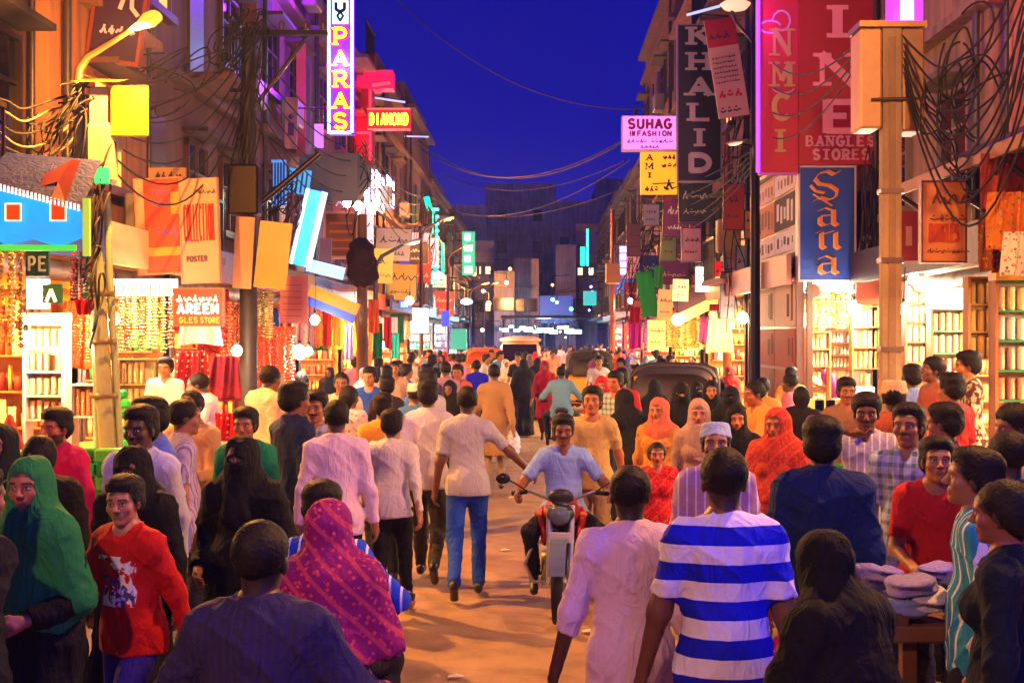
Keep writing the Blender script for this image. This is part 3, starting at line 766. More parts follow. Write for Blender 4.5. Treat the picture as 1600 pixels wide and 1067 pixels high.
# ---------------------------------------------------------------- letters
GL = {}
def arc(cx, cy, rx, ry, a0, a1, n=9): return [(cx + rx * math.cos(R(a0 + (a1 - a0) * i / n)), cy + ry * math.sin(R(a0 + (a1 - a0) * i / n))) for i in range(n + 1)]
GL['A'] = [[(.08, 0), (.5, 1)], [(.5, 1), (.92, 0)], [(.26, .34), (.74, .34)]]
GL['B'] = [[(.15, 0), (.15, 1)], [(.15, 1), (.5, 1)] + arc(.5, .76, .28, .24, 90, -90) + [(.15, .52)], [(.5, .52)] + arc(.5, .26, .36, .26, 90, -90) + [(.15, 0)]]
GL['C'] = [arc(.52, .5, .42, .5, 50, 310, 14)]
GL['D'] = [[(.15, 0), (.15, 1)], [(.15, 1), (.45, 1)] + arc(.45, .5, .45, .5, 90, -90, 12) + [(.15, 0)]]
GL['E'] = [[(.15, 0), (.15, 1)], [(.15, 1), (.85, 1)], [(.15, .52), (.7, .52)], [(.15, 0), (.88, 0)]]
GL['F'] = GL['E'][:3]
GL['G'] = [arc(.52, .5, .42, .5, 50, 340, 14) + [(.94, .45), (.58, .45)]]
GL['H'] = [[(.15, 0), (.15, 1)], [(.85, 0), (.85, 1)], [(.15, .5), (.85, .5)]]
GL['I'] = [[(.5, 0), (.5, 1)]]
GL['K'] = [[(.15, 0), (.15, 1)], [(.85, 1), (.15, .45)], [(.38, .62), (.92, 0)]]
GL['L'] = [[(.2, 1), (.2, 0)], [(.2, 0), (.88, 0)]]
GL['M'] = [[(.1, 0), (.1, 1)], [(.1, 1), (.5, .25)], [(.5, .25), (.9, 1)], [(.9, 1), (.9, 0)]]
GL['N'] = [[(.12, 0), (.12, 1)], [(.12, 1), (.88, 0)], [(.88, 0), (.88, 1)]]
GL['O'] = [arc(.5, .5, .42, .5, 0, 360, 18)]
GL['P'] = [[(.18, 0), (.18, 1)], [(.18, 1), (.5, 1)] + arc(.5, .72, .34, .28, 90, -90) + [(.18, .44)]]
GL['R'] = GL['P'] + [[(.5, .44), (.9, 0)]]
GL['S'] = [arc(.5, .75, .33, .25, 30, 270, 10)[:-1] + arc(.5, .25, .36, .25, 90, -150, 10)]
GL['T'] = [[(.5, 0), (.5, 1)], [(.08, 1), (.92, 1)]]
GL['U'] = [[(.14, 1), (.14, .35)] + arc(.5, .35, .36, .35, 180, 360) + [(.86, .35), (.86, 1)]]
GL['X'] = [[(.1, 0), (.9, 1)], [(.1, 1), (.9, 0)]]
SERIF = {'A': [(.08, 0), (.92, 0)], 'B': [], 'D': [], 'E': [], 'H': [(.15, 0), (.15, 1), (.85, 0), (.85, 1)], 'I': [(.5, 0), (.5, 1)], 'K': [(.15, 0), (.15, 1), (.85, 1), (.92, 0)],
         'L': [(.2, 0), (.2, 1)], 'M': [(.1, 0), (.1, 1), (.9, 0), (.9, 1)], 'N': [(.12, 0), (.12, 1), (.88, 1)], 'P': [(.18, 0), (.18, 1)], 'R': [(.18, 0), (.18, 1), (.92, 0)], 'T': [(.5, 0)], 'F': [(.15, 0)], 'G': [], 'U': [(.14, 1), (.86, 1)], 'X': [(.1, 0), (.9, 1), (.1, 1), (.9, 0)]}
def strokes(mb, poly, w, d, x0, z0, sx, sz, y=0.0, dz=0.0):
    """flat ribbon along poly (unit coords) standing in the XZ plane, front towards -Y"""
    pts = [(x0 + a * sx, z0 + b * sz) for a, b in poly]; y00 = y
    for i_, ((a, b), (c, e)) in enumerate(zip(pts[:-1], pts[1:])):
        y = y00 - .0004 * (i_ % 5); L = math.hypot(c - a, e - b)
        if L < 1e-6: continue
        ux, uz = (c - a) / L, (e - b) / L; nx, nz = -uz * w / 2, ux * w / 2; ex, ez = ux * w * .22, uz * w * .22
        q = [(a - ex + nx, b - ez + nz), (a - ex - nx, b - ez - nz), (c + ex - nx, e + ez - nz), (c + ex + nx, e + ez + nz)]
        mb.add([(p, y, r_) for p, r_ in q] + [(p, y - d, r_) for p, r_ in q], [(4, 5, 6, 7), (0, 4, 7, 3), (1, 2, 6, 5), (0, 1, 5, 4), (3, 7, 6, 2)])
def letter(mb, ch, x, z, w, h, t, d=.01, y=0.0, serif=True):
    """x, z: lower left"""
    if ch not in GL: return
    ins = t * .5
    for i, p in enumerate(GL[ch]):
        th = t
        if serif and ch in 'KANM' and i in ({'K': (1,), 'A': (0,), 'N': (0, 2), 'M': (0, 1)}[ch]): th = t * .55
        if ch in 'HELTBF' and i > 0 and serif: th = t * .6 if not (ch == 'H' and i == 1) else t
        strokes(mb, p, th, d, x, z + ins * .5, w, h - ins, y - .0008 * i)
    if serif:
        for a, b in SERIF.get(ch, []):
            zz = b; ww = t * 1.9 / w if w else 0
            strokes(mb, [(a - ww / 2, zz), (a + ww / 2, zz)], t * .42, d, x, z + ins * .5, w, h - ins, y - .0025)
def word(mb, s, x, z, w, h, t, d=.006, y=0.0, serif=False, gap=.22):
    n = len(s); cw = w / (n + (n - 1) * gap)
    for i, ch in enumerate(s): letter(mb, ch, x + i * cw * (1 + gap), z, cw, h, t, d, y, serif)
def squig(mb, x, z, w, h, t, seed, d=.005, y=0.0):
    r = random.Random(seed); xx = x
    while xx < x + w:
        L = h * r.uniform(.5, 1.3); k = r.random()
        pts = [(xx + L * i / 6, z + h * (.35 + .3 * math.sin(i * 1.3 + k * 6) * (1 if k > .3 else .3))) for i in range(7)]
        strokes(mb, pts, t, d, 0, 0, 1, 1, y)
        if k > .5: strokes(mb, [(xx + L * .5, z + h * .4), (xx + L * .55, z + h)], t, d, 0, 0, 1, 1, y - .001)
        if k < .6: strokes(mb, [(xx + L * .3, z + h * (.9 if k < .3 else .05)), (xx + L * .3 + t, z + h * (.9 if k < .3 else .05))], t, d, 0, 0, 1, 1, y - .001)
        xx += L + t * 1.3
def nib(mb, poly, nx, nz, d, x0, z0, sx, sz, y=0.0):
    """broad pen stroke: the nib vector swept along the path"""
    pts = [(x0 + a * sx, z0 + b * sz) for a, b in poly]
    for (a, b), (c, e) in zip(pts[:-1], pts[1:]):
        q = [(a - nx, b - nz), (a + nx, b + nz), (c + nx, e + nz), (c - nx, e - nz)]
        mb.k = getattr(mb, 'k', 0) + 1; yy = y - d - .0006 * mb.k
        mb.add([(p, yy, r_) for p, r_ in q] + [(p, yy + .012, r_) for p, r_ in q], [(0, 1, 2, 3), (7, 6, 5, 4), (0, 4, 5, 1), (3, 2, 6, 7), (0, 3, 7, 4), (1, 5, 6, 2)])

def board(name, label, cat, px0, py0, px1, py1, Y, col, mat='board', depth=.08, yaw=0.0, tilt=0.0, group=None, frame=None, fw=.03):
    """a sign board facing the camera side of the street; returns thing, width, height. local x right, z up, front -y, origin lower left"""
    a, b = P(px0, py1, Y), P(px1, py0, Y); w, h = b.x - a.x, b.z - a.z
    t = thing(name, label, cat, (a.x, Y, a.z), 0, group); t.rotation_euler = (0, R(tilt), R(yaw))
    MB().b2((0, 0, 0), (w, depth, h)).build('panel', M[mat], t, col)
    if frame:
        f = MB()
        f.b2((-fw, -.012, -fw), (w + fw, depth + .01, 0)); f.b2((-fw, -.012, h), (w + fw, depth + .01, h + fw))
        f.b2((-fw, -.012, 0), (0, depth + .01, h)); f.b2((w, -.012, 0), (w + fw, depth + .01, h))
        f.build('frame', M['paint'], t, frame)
    return t, w, h
def print_on(t, fn, col, mat='board', name='lettering'):
    mb = MB(); fn(mb); return mb.build(name, M[mat], t, col)
def arm_to(t, w, h, side, L=1.0):
    """steel brackets from a board's edge to the facade"""
    f = MB()
    for z in (h * .15, h * .85):
        x = w if side > 0 else 0
        f.tube([(x, .04, z), (x + side * L, .06, z)], .018, 6)
    f.build('bracket', M['metal'], t, '#3a3030')

# ---------------------------------------------------------------- buildings
WIN = {}
def window(parent, x, y, z, w, h, side, lit_=None, shut=False, wc='#4a3a34'):
    """window on a facade plane x facing side*-1 ... local +X out of the wall is 'o'"""
    o = -side
    f = MB()
    f.b2((x, y - w / 2 - .06, z - .06), (x + o * .09, y - w / 2, z + h + .06)); f.b2((x, y + w / 2, z - .06), (x + o * .09, y + w / 2 + .06, z + h + .06))
    f.b2((x, y - w / 2, z + h), (x + o * .09, y + w / 2, z + h + .06)); f.b2((x, y - w / 2 - .12, z - .12), (x + o * .16, y + w / 2 + .12, z - .002))
    f.b2((x, y - .02, z), (x + o * .07, y + .02, z + h)); f.b2((x, y - w / 2, z + h * .62), (x + o * .065, y + w / 2, z + h * .62 + .04))
    fr = f.build('window', M['paint'], parent, wc)
    p = MB().b2((x, y - w / 2 + .001, z + .001), (x + o * .03, y + w / 2 - .001, z + h - .001))
    p.build('pane', M[lit_[0]] if lit_ else M['glass_dark'], fr, lit_[1] if lit_ else '#0a0c14')
    # sunshade slab over the window
    MB().b2((x, y - w / 2 - .15, z + h + .14), (x + o * .42, y + w / 2 + .15, z + h + .21)).build('sunshade', M['plaster'], parent, wc)
    return fr
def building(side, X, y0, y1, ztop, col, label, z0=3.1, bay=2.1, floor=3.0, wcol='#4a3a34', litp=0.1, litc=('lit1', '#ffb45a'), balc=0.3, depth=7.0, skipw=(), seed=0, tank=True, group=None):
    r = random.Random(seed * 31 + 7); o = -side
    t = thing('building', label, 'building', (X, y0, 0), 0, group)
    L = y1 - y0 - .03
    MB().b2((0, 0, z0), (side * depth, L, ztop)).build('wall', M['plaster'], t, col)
    # pilasters and ledges
    z = z0; k = 0
    lm = MB()
    while z < ztop - .3:
        MB().b2((o * .002, -.0, z + .02), (o * .22, L, z + .14)).build('ledge', M['plaster'], t, col); z += floor
    lm.b2((o * .002, 0, ztop - .12), (o * .30, L, ztop + .03)); lm.build('cornice', M['plaster'], t, col)
    pm = MB(); pm.b2((side * .1, .1, ztop + .03), (side * .22, L - .1, ztop + .9)); pm.b2((side * .22, .1, ztop + .03), (side * (depth - .2), .22, ztop + .9)); pm.build('parapet', M['plaster'], t, col)
    nb = max(1, int(L / bay)); z = z0
    while z + floor <= ztop + .2:
        for b in range(nb):
            if (b, k) in skipw: continue
            y = L * (b + .5) / nb
            if r.random() < balc:
                bm = MB(); bm.b2((o * .003, y - bay * .42, z + .16), (o * .85, y + bay * .42, z + .26)); bl = bm.build('balcony', M['plaster'], t, col)
                rm = MB()
                for q in range(9): yy = y - bay * .40 + bay * .8 * q / 8; rm.b2((o * .80, yy - .012, z + .26), (o * .825, yy + .012, z + 1.1))
                rm.b2((o * .79, y - bay * .41, z + 1.1), (o * .835, y + bay * .41, z + 1.15)); rm.build('railing', M['metal'], bl, '#2c2222')
                dm = MB(); dm.b2((o * .002, y - .42, z + .27), (o * .05, y + .42, z + 2.35)); dm.build('door', M['paint'], t, wcol)
            else:
                ll = litc if r.random() < litp else None
                window(t, 0, y, z + .95, min(1.2, bay * .55), 1.25, side, ll, wc=wcol)
                if r.random() < .35:
                    am = MB(); am.box((o * .36, y + bay * .28, z + .62), (.34, .8, .52), None, .03); am.build('air_conditioner', M['paint'], t, '#8d8478')
        z += floor; k += 1
    MB().tube([(o * .10, L * .04 + .12, z0), (o * .10, L * .04 + .12, ztop)], .05, 8).build('drainpipe', M['paint'], t, '#3a302c'); dp = MB(); dp.tube([(o * .09, L * .97 - .1, z0), (o * .09, L * .97 - .1, ztop - .5)], .035, 6); dp.build('drainpipe', M['paint'], t, '#3a302c')
    if tank and r.random() < .6:
        q = MB().lathe([(0, 1.3), (.25, 1.3), (.3, 1.2), (.6, 1.05), (.62, .2), (.55, 0), (0, 0)], (side * 1.6, L * .5, ztop + .03), 14); q.build('water_tank', M['plastic'], t, '#15151a')
    return t
building(-1, -5.6, 7.0, 14.3, 13, '#4a2a18', 'dark brown building at the photo left edge above the blue awning', seed=1, wcol='#2a1a14', balc=.5)
bB = building(-1, -5.45, 14.3, 17.9, 13, '#c08050', 'ochre plastered building with deep ledges behind the lamp arm', seed=2, wcol='#6a3a28', balc=.2)
building(-1, -5.7, 17.9, 24.6, 13, '#7a4a48', 'mauve brown building between the two left utility poles', seed=3, wcol='#55302c', balc=.45, litp=.12)
building(-1, -5.4, 24.6, 29.2, 13, '#8a5050', 'brick pink building just left of the tall neon name sign', seed=4, wcol='#5a2a3a', balc=.1)
building(-1, -5.2, 29.2, 35.0, 13, '#8a5a90', 'violet lit building that carries the tall neon name sign', seed=5, wcol='#5a3070', balc=.1)
building(-1, -5.3, 35.0, 42.0, 9.8, '#8a4858', 'red washed building with the jeweller sign on its roof line', seed=6, wcol='#5a2030', balc=.2)
building(-1, -5.2, 42.0, 50.0, 10.6, '#7a5a60', 'dusky pink building past the jeweller sign', seed=7, balc=.4, litp=.15)
building(-1, -5.1, 50.0, 60.0, 11.2, '#6a4650', 'brown building behind the green neon strip', seed=8, balc=.5, litp=.15)
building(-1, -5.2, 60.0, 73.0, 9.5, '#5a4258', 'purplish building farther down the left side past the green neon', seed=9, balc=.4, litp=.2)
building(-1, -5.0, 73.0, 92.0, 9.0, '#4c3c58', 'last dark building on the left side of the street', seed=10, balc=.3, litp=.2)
building(1, 5.55, 7.0, 15.3, 13, '#d08050', 'orange plastered building in the photo top right corner', seed=11, wcol='#80502c', balc=.0, litp=0, skipw=[(b, k) for b in range(9) for k in (0,)])
building(1, 5.45, 15.3, 20.6, 13, '#a88058', 'cream and brown building behind the transformer pole', seed=12, wcol='#7a6a5a', balc=0)
building(1, 4.9, 20.6, 26.5, 13, '#7a4450', 'maroon building behind the giant red shop banners', seed=13, balc=0)
building(1, 4.5, 26.5, 33.0, 12.5, '#8a5050', 'reddish building behind the black vertical signboard', seed=14, balc=.4, litp=.15)
building(1, 4.4, 33.0, 40.0, 11.5, '#9a6a60', 'salmon building behind the pink fashion sign', seed=15, balc=.4, litp=.15)
building(1, 4.3, 40.0, 51.0, 13.2, '#7a4c48', 'tall brown block whose roof line stands out against the sky', seed=16, balc=.35, litp=.1)
building(1, 4.3, 51.0, 62.0, 9.0, '#6c4450', 'low maroon building just beyond the tall brown block', seed=17, balc=.4, litp=.2)
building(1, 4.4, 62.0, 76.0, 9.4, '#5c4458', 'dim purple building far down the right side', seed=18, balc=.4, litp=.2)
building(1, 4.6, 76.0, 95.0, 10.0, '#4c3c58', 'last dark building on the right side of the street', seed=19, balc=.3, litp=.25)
# buildings closing the street
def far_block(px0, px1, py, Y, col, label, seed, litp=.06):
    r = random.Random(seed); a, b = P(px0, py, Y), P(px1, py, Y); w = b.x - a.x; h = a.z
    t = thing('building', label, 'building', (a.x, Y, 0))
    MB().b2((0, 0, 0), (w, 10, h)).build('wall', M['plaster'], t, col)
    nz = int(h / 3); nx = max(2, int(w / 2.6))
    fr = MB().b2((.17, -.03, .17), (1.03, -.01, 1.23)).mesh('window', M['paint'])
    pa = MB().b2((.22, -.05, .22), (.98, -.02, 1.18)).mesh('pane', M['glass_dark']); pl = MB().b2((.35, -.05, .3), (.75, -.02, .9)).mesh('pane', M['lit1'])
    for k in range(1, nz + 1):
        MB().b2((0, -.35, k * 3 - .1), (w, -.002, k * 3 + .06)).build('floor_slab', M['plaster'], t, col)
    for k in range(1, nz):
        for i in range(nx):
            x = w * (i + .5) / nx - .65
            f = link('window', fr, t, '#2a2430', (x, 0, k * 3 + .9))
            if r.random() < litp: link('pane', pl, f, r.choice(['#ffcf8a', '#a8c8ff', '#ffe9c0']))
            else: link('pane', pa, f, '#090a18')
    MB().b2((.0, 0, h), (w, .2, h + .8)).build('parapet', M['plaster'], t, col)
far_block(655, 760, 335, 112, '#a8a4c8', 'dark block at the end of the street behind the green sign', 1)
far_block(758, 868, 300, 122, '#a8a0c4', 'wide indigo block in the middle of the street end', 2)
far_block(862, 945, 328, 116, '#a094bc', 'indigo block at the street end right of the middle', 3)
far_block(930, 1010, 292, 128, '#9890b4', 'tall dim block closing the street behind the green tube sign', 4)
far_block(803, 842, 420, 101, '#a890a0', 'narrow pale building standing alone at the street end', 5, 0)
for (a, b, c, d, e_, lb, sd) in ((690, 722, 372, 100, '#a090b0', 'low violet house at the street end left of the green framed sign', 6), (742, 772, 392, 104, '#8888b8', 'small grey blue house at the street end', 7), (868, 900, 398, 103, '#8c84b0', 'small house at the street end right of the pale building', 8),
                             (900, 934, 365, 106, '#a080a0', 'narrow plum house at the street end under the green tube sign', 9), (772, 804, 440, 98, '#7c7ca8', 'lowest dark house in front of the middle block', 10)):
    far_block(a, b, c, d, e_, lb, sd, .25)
rq = random.Random(4)
for k in range(26):
    px = rq.choice([rq.uniform(695, 800), rq.uniform(860, 960)]); p = P(px, rq.uniform(415, 535), rq.uniform(74, 97)); cn_, cc_ = rq.choice([('blue white', '#b0d0ff'), ('orange', '#ffb060'), ('white', '#fff0e0'), ('teal', '#60e8d0'), ('violet', '#a080ff')])
    s_ = rq.uniform(.06, .16); t = thing('distant_light', 'tiny %s light among the facades at the street end' % cn_, 'light', p, 0, 'tiny lights at the street end')
    MB().lathe([(0, -s_), (s_ * .8, -s_ * .5), (s_, 0), (s_ * .7, s_ * .7), (0, s_)], (0, 0, 0), 8).build('bulb', M['lit4'], t, cc_); MB().tube([(0, 0, s_), (.0, .3, s_ + .5), ((-1.2 if px < 820 else 1.2), .4, s_ + .6)], .03, 5).build('bracket', M['metal'], t, '#202028')
t, w, h = board('signboard', 'wide dim blue hoarding at the far end of the street', 'sign', 843, 462, 895, 505, 99, '#283c90', 'litn')
MB().b2((.3, .02, -6), (.45, .1, 0)).b2((w - .45, .02, -6), (w - .3, .1, 0)).build('post', M['metal'], t, '#222222')
# ---------------------------------------------------------------- shops
BULBS = []
def bulb(px, py, Y, W, col='#ffc58a', rad=.07, drop=.5, label=None, group='bare bulbs over the stalls'):
    p = P(px, py, Y) if py is not None else Vector((px, Y[0], Y[1]))
    t = thing('hanging_bulb', label or 'bare glowing bulb on a short flex over the stalls', 'light bulb', p, 0, group)
    MB().lathe([(0, .09), (.02, .09), (.025, .05), (.022, .035), (0, .035)], (0, 0, rad * .9), 8).build('holder', M['plastic'], t, '#201810')
    MB().tube([(0, 0, rad + .08), (.02, 0, rad + drop)], .006, 5).build('flex', M['rubber'], t, '#101010')
    MB().lathe([(0, -rad), (rad * .6, -rad * .8), (rad, 0), (rad * .75, rad * .6), (rad * .35, rad), (0, rad)], (0, 0, 0), 12).build('glass', M['lit40'], t, col)
    l = point('bulb_light', (0, 0, -rad * 1.6), W, col, rad, t); return t
def tube_light(loc, L, along, W, col='#ffe0b8', label=None, group='tube lights in the shops', down=True):
    t = thing('tube_light', label or 'fluorescent tube fixed under a shop ceiling', 'light', loc, 0 if along == 'x' else PI / 2, group)
    MB().b2((-L / 2, -.03, .02), (L / 2, .03, .06)).build('fitting', M['paint'], t, '#d0c8b8')
    MB().tube([(-L / 2 + .03, 0, 0), (L / 2 - .03, 0, 0)], .018, 8).build('tube', M['lit40'], t, col)
    area('tube_glow', (0, 0, -.03), W, col, L, .05, (0, 0, 0), t); return t

def shop(side, X, y0, y1, label, wall='#d8a050', fascia='#604030', depth=2.6, z1=3.05, power=60, tcol='#ffc890', fh=.42, fmat='board', shelfcol='#a86a30', seed=0, goods=('#d09030', '#c04020', '#d8b060', '#a02030'), dens=1.0, plinth=.22, openfront=False):
    r = random.Random(seed + 99); L = y1 - y0 - .04
    t = thing('shop', label, 'shop', (X, y0, 0))
    s = side
    MB().b2((0, 0, 0), (s * depth, L, plinth)).build('floor', M['plaster'], t, '#8a6a50')
    MB().b2((s * depth, 0, plinth), (s * (depth + .12), L, z1)).build('back_wall', M['plaster'], t, wall)
    if not openfront: MB().b2((0, 0, plinth), (s * depth, .1, z1)).build('side_wall', M['plaster'], t, wall)
    MB().b2((0, L - .1, plinth), (s * depth, L, z1)).build('side_wall', M['plaster'], t, wall)
    MB().b2((-s * .25, 0, z1), (s * (depth + .12), L, z1 + .045)).build('ceiling', M['plaster'], t, '#c8b090')
    # fascia board over the opening
    MB().b2((-s * .34, .02, z1 - .06), (-s * .26, L - .02, z1 + fh)).build('fascia', M[fmat], t, fascia)
    for a_, b_ in ((0, .1), (L - .1, L)): MB().b2((-s * .01, a_, plinth), (s * .08, b_, z1)).build('door_frame', M['paint'], t, '#5a3a28')
    sh = MB().tube([(s * .12, .12, z1 - .16), (s * .12, L - .12, z1 - .16)], .12, 10); sh.build('rolling_shutter', M['corrugated'], t, '#8a8078')
    # shelves on the far side wall (faces the camera) and on the back wall
    for z in (.75, 1.15, 1.55, 1.95, 2.35, 2.7):
        MB().b2((s * .15, L - .40, z - .02), (s * depth, L - .101, z)).b2((s * (depth - .3), .3, z - .02), (s * depth - s * .001, L - .402, z)).build('shelf', M['wood'], t, shelfcol)
    # merchandise massed on the shelves: too small to tell apart singly
    gm = [MB() for _ in goods]
    for zi, z in enumerate((.75, 1.15, 1.55, 1.95, 2.35)):
        x = .2
        while x < depth - .35:
            w = r.uniform(.05, .16); h = r.uniform(.14, .32); k = (int(x / .5) + zi + r.randint(0, 1)) % len(goods)
            if r.random() < dens:
                if r.random() < .6: gm[k].lathe([(0, 0), (w * .45, 0), (w * .45, h), (0, h)], (s * (x + w / 2), L - .25, z), 7)
                else: gm[k].box((s * (x + w / 2), L - .24, z + h / 2), (w * .9, .2, h))
            x += w + .015
        y = .35
        while y < L - .5:
            w = r.uniform(.06, .2); h = r.uniform(.14, .32); k = (int(y / .6) + zi * 2 + r.randint(0, 1)) % len(goods)
            if r.random() < dens: gm[k].box((s * (depth - .16), y + w / 2, z + h / 2), (.2, w * .9, h))
            y += w + .015
    for k, m_ in enumerate(gm):
        if m_.v: m_.build('packed_goods', M['bangles'] if k % 2 == 0 else M['card'], t, goods[k])['kind'] = 'stuff'
    for k in range(max(1, int(L / 2.6))):
        yy = y0 + L * (k + .5) / max(1, int(L / 2.6))
        tube_light((X + s * depth * .45, yy, z1 - .12), 1.2, 'y', power, tcol, 'ceiling tube of the ' + label, 'tube lights in the shops')
    return t
LS = [(7.2, 11.6, 'bangle shop at the photo left edge under the blue awning', '#e0a040', '#1a60c0'),
      (11.6, 14.6, 'golden lit trinket shop behind the left lamp pole', '#e8a030', '#2050a0'),
      (14.6, 18.2, 'bangle store with white lit fascia right of the left pole', '#e8a848', '#f0d8a0'),
      (18.2, 23.0, 'orange lit cloth shop under the collection poster', '#e07028', '#6a3040'),
      (23.0, 28.0, 'orange shop behind the hanging green and gold garlands', '#e06020', '#704030'),
      (28.0, 34.0, 'cream lit shop below the blue louvred box', '#e8b060', '#2a4a90'),
      (34.0, 41.0, 'shop with orange signboard below the jeweller sign', '#e89848', '#e06a20'),
      (41.0, 50.0, 'narrow golden shop beyond the second left pole', '#e0a050', '#5a3a50'),
      (50.0, 62.0, 'pale lit shop near the green neon strip', '#d0c0a0', '#407060'),
      (62.0, 76.0, 'bluish lit shop far down the left side', '#a0b0c0', '#304a80')]
pw = [150, 150, 170, 170, 200, 220, 260, 260, 260, 220]
for i, (a, b, lb, wc, fc) in enumerate(LS):
    shop(-1, -5.2 if i < 7 else -5.0, a, b, lb, wc, fc, power=pw[i] * 1.9, tcol=['#ffb460', '#ffb050', '#ffc680', '#ff9a48', '#ff9040', '#ffc070', '#ffb060', '#ffc880', '#d8e8ff', '#a8d0ff'][i], seed=i,
         goods=[('#d09030', '#c04020', '#d8b060', '#3a9040'), ('#c88828', '#d05020', '#e0b050', '#902020')][i % 2])
RS = [(8.0, 14.4, 5.3, 'bangle shop under the awning at the photo right edge', '#e8b060', '#2a1410'),
      (14.4, 20.4, 5.3, 'brightly lit bangle shop behind the transformer pole', '#f0c070', '#2e1410'),
      (20.6, 26.5, 4.35, 'corner shop under the blue gothic letter sign', '#f0c880', '#a06050'),
      (26.5, 33.0, 4.3, 'yellow lit shop under the patchwork of posters', '#f0c870', '#a05840'),
      (33.0, 40.0, 4.2, 'cream lit shop with a slanted awning right of the road', '#f0c060', '#c08040'),
      (40.0, 51.0, 4.1, 'orange lit shop below the green banner', '#e89050', '#a04040'),
      (51.0, 62.0, 4.1, 'pink lit shop far down the right side', '#d08070', '#904060'),
      (62.0, 76.0, 4.2, 'distant rosy shop on the right side', '#c08890', '#704870')]
for i, (a, b, x, lb, wc, fc) in enumerate(RS):
    shop(1, x, a, b, lb, wc, fc, power=[280, 400, 500, 500, 520, 520, 460, 420][i], tcol=['#ffd0a0', '#ffdcb0', '#ffd8a0', '#ffc878', '#ffc878', '#ffb080', '#ffa890', '#ffb0b0'][i], seed=i + 20, openfront=(i == 2),
         goods=[('#c8a050', '#b04848', '#d8c090', '#5a9a70'), ('#d8a850', '#d06838', '#e8d8a0', '#a03040')][i % 2])

# ------------------------------------------------ bangle rolls on racks: each roll is a thing
ROLL = MB().lathe([(0, 0), (.040, 0), (.044, .012), (.040, .03), (.044, .06), (.040, .09), (.044, .12), (.040, .15), (.044, .18), (.040, .21), (.044, .24), (.040, .27), (.03, .28), (0, .28)], (0, 0, 0), 10).mesh('bangle_roll', M['bangles'])
NROLL = [0]
def rack(px0, py0, px1, py1, Y, cols, rows, colors, label, rolllab, wood='#c08030', edge=None, back='#f0d8a0', top=None, group=None):
    a, b = P(px0, py1, Y), P(px1, py0, Y); w, h = b.x - a.x, b.z - a.z
    t = thing('display_rack', label, 'rack', (a.x, Y, max(a.z, 0)), 0, None)
    MB().b2((-.03, .0, -max(a.z, 0)), (0, .2, h)).build('post', M['wood'], t, wood); MB().b2((w, .0, -max(a.z, 0)), (w + .03, .2, h)).build('post', M['wood'], t, wood)
    MB().b2((0, .19, 0), (w, .2, h)).build('back_panel', M['board'], t, back)
    ch = h / rows; cw = w / cols; sm = MB().b2((0, 0, -.018), (w, .19, 0)).mesh('shelf', M['wood'])
    for k in range(rows + 1): link('shelf', sm, t, edge or wood, (0, 0, k * ch + (0.0 if k else .0)))
    if top: MB().b2((-.03, -.02, h + .001), (w + .03, .21, h + .10)).build('top_beam', M['paint'], t, top)
    for k in range(rows):
        for i in range(cols):
            if RND.random() < .04: continue
            c = colors[k % len(colors)]; c = RND.choice(c) if isinstance(c, (list, tuple)) else c
            s = min((cw * .94) / .088, (ch - .03) / .28 * 1.6); sz = (ch - .05) / .28 * RND.uniform(.88, 1.0)
            o = link('bangle_roll', ROLL, None, c, (a.x + cw * (i + .5), Y + .09, max(a.z, 0) + k * ch + .002), (0, 0, RND.random() * 6), (s, s, sz))
            rw = ['lowest shelf', 'second shelf', 'third shelf', 'fourth shelf', 'fifth shelf'][k]
            tag(o, 'bangle roll, %s from the left on the %s of the %s' % (ORD[i], rw, rolllab), 'bangle roll', 'bangle rolls on the %s' % rolllab); NROLL[0] += 1
    return t
rack(1560, 438, 1640, 625, 13.0, 5, 4, [['#c03038', '#e8d0c0', '#d04050'], ['#d89aa0', '#e8e0e0', '#c06070'], ['#e8e8f0', '#d8d8e8', '#c0c8e0'], ['#c89a48', '#d8b068', '#e0c890']],
     'tall wooden bangle rack with green shelf edges at the photo right edge', 'green edged rack', '#b06a28', '#1e8a48', '#d8c0a0', '#e8b020')
rack(1517, 432, 1556, 560, 14.6, 3, 3, [['#d8981c', '#e0a828'], ['#e8b030', '#d8a020'], ['#e8c040', '#d8a838']], 'narrow rack of golden bangle rolls beside the green edged rack', 'golden rack', '#b87820', None, '#f0c860')
rack(1458, 482, 1512, 620, 17.0, 5, 4, [['#d06858', '#e8b098'], ['#c86050', '#e8c8a0', '#7a3a30'], ['#e08070', '#e8c0a0'], ['#d8a070', '#e09080']], 'low rack of pink bangle rolls in front of the white light box', 'pink rack', '#a86038', '#2a9858', '#f0e0c0')
rack(1418, 440, 1449, 565, 18.2, 3, 4, [['#b05040', '#d8a070'], ['#50a080', '#e0c8a0'], ['#d06850', '#e8d0b0'], ['#d8a068', '#e8b890']], 'slim rack of mixed bangle rolls just right of the concrete pole', 'slim rack', '#a86838', None, '#f0d8a8')
rack(1334, 478, 1374, 575, 20.2, 5, 3, [['#d89838', '#e0b050'], ['#e8b860', '#c88830'], ['#e8c070', '#d89838']], 'golden bangle rack left of the concrete pole', 'pole side rack', '#b87028', None, '#f0c878')
rack(1262, 518, 1296, 572, 21.2, 5, 2, [['#e8d8a0', '#f0e8c8'], ['#d8b860', '#e8c888']], 'small cream bangle rack inside the corner shop', 'small cream rack', '#c89858', None, '#fff0c8')
rack(1297, 516, 1331, 574, 21.4, 6, 3, [['#f0e8d0', '#e0c8a0'], ['#e8e0d8', '#d8a888'], ['#f0e8e0', '#e8d0b0']], 'white bangle rack at the back of the corner shop', 'white rack', '#8a3818', None, '#fff0d0')
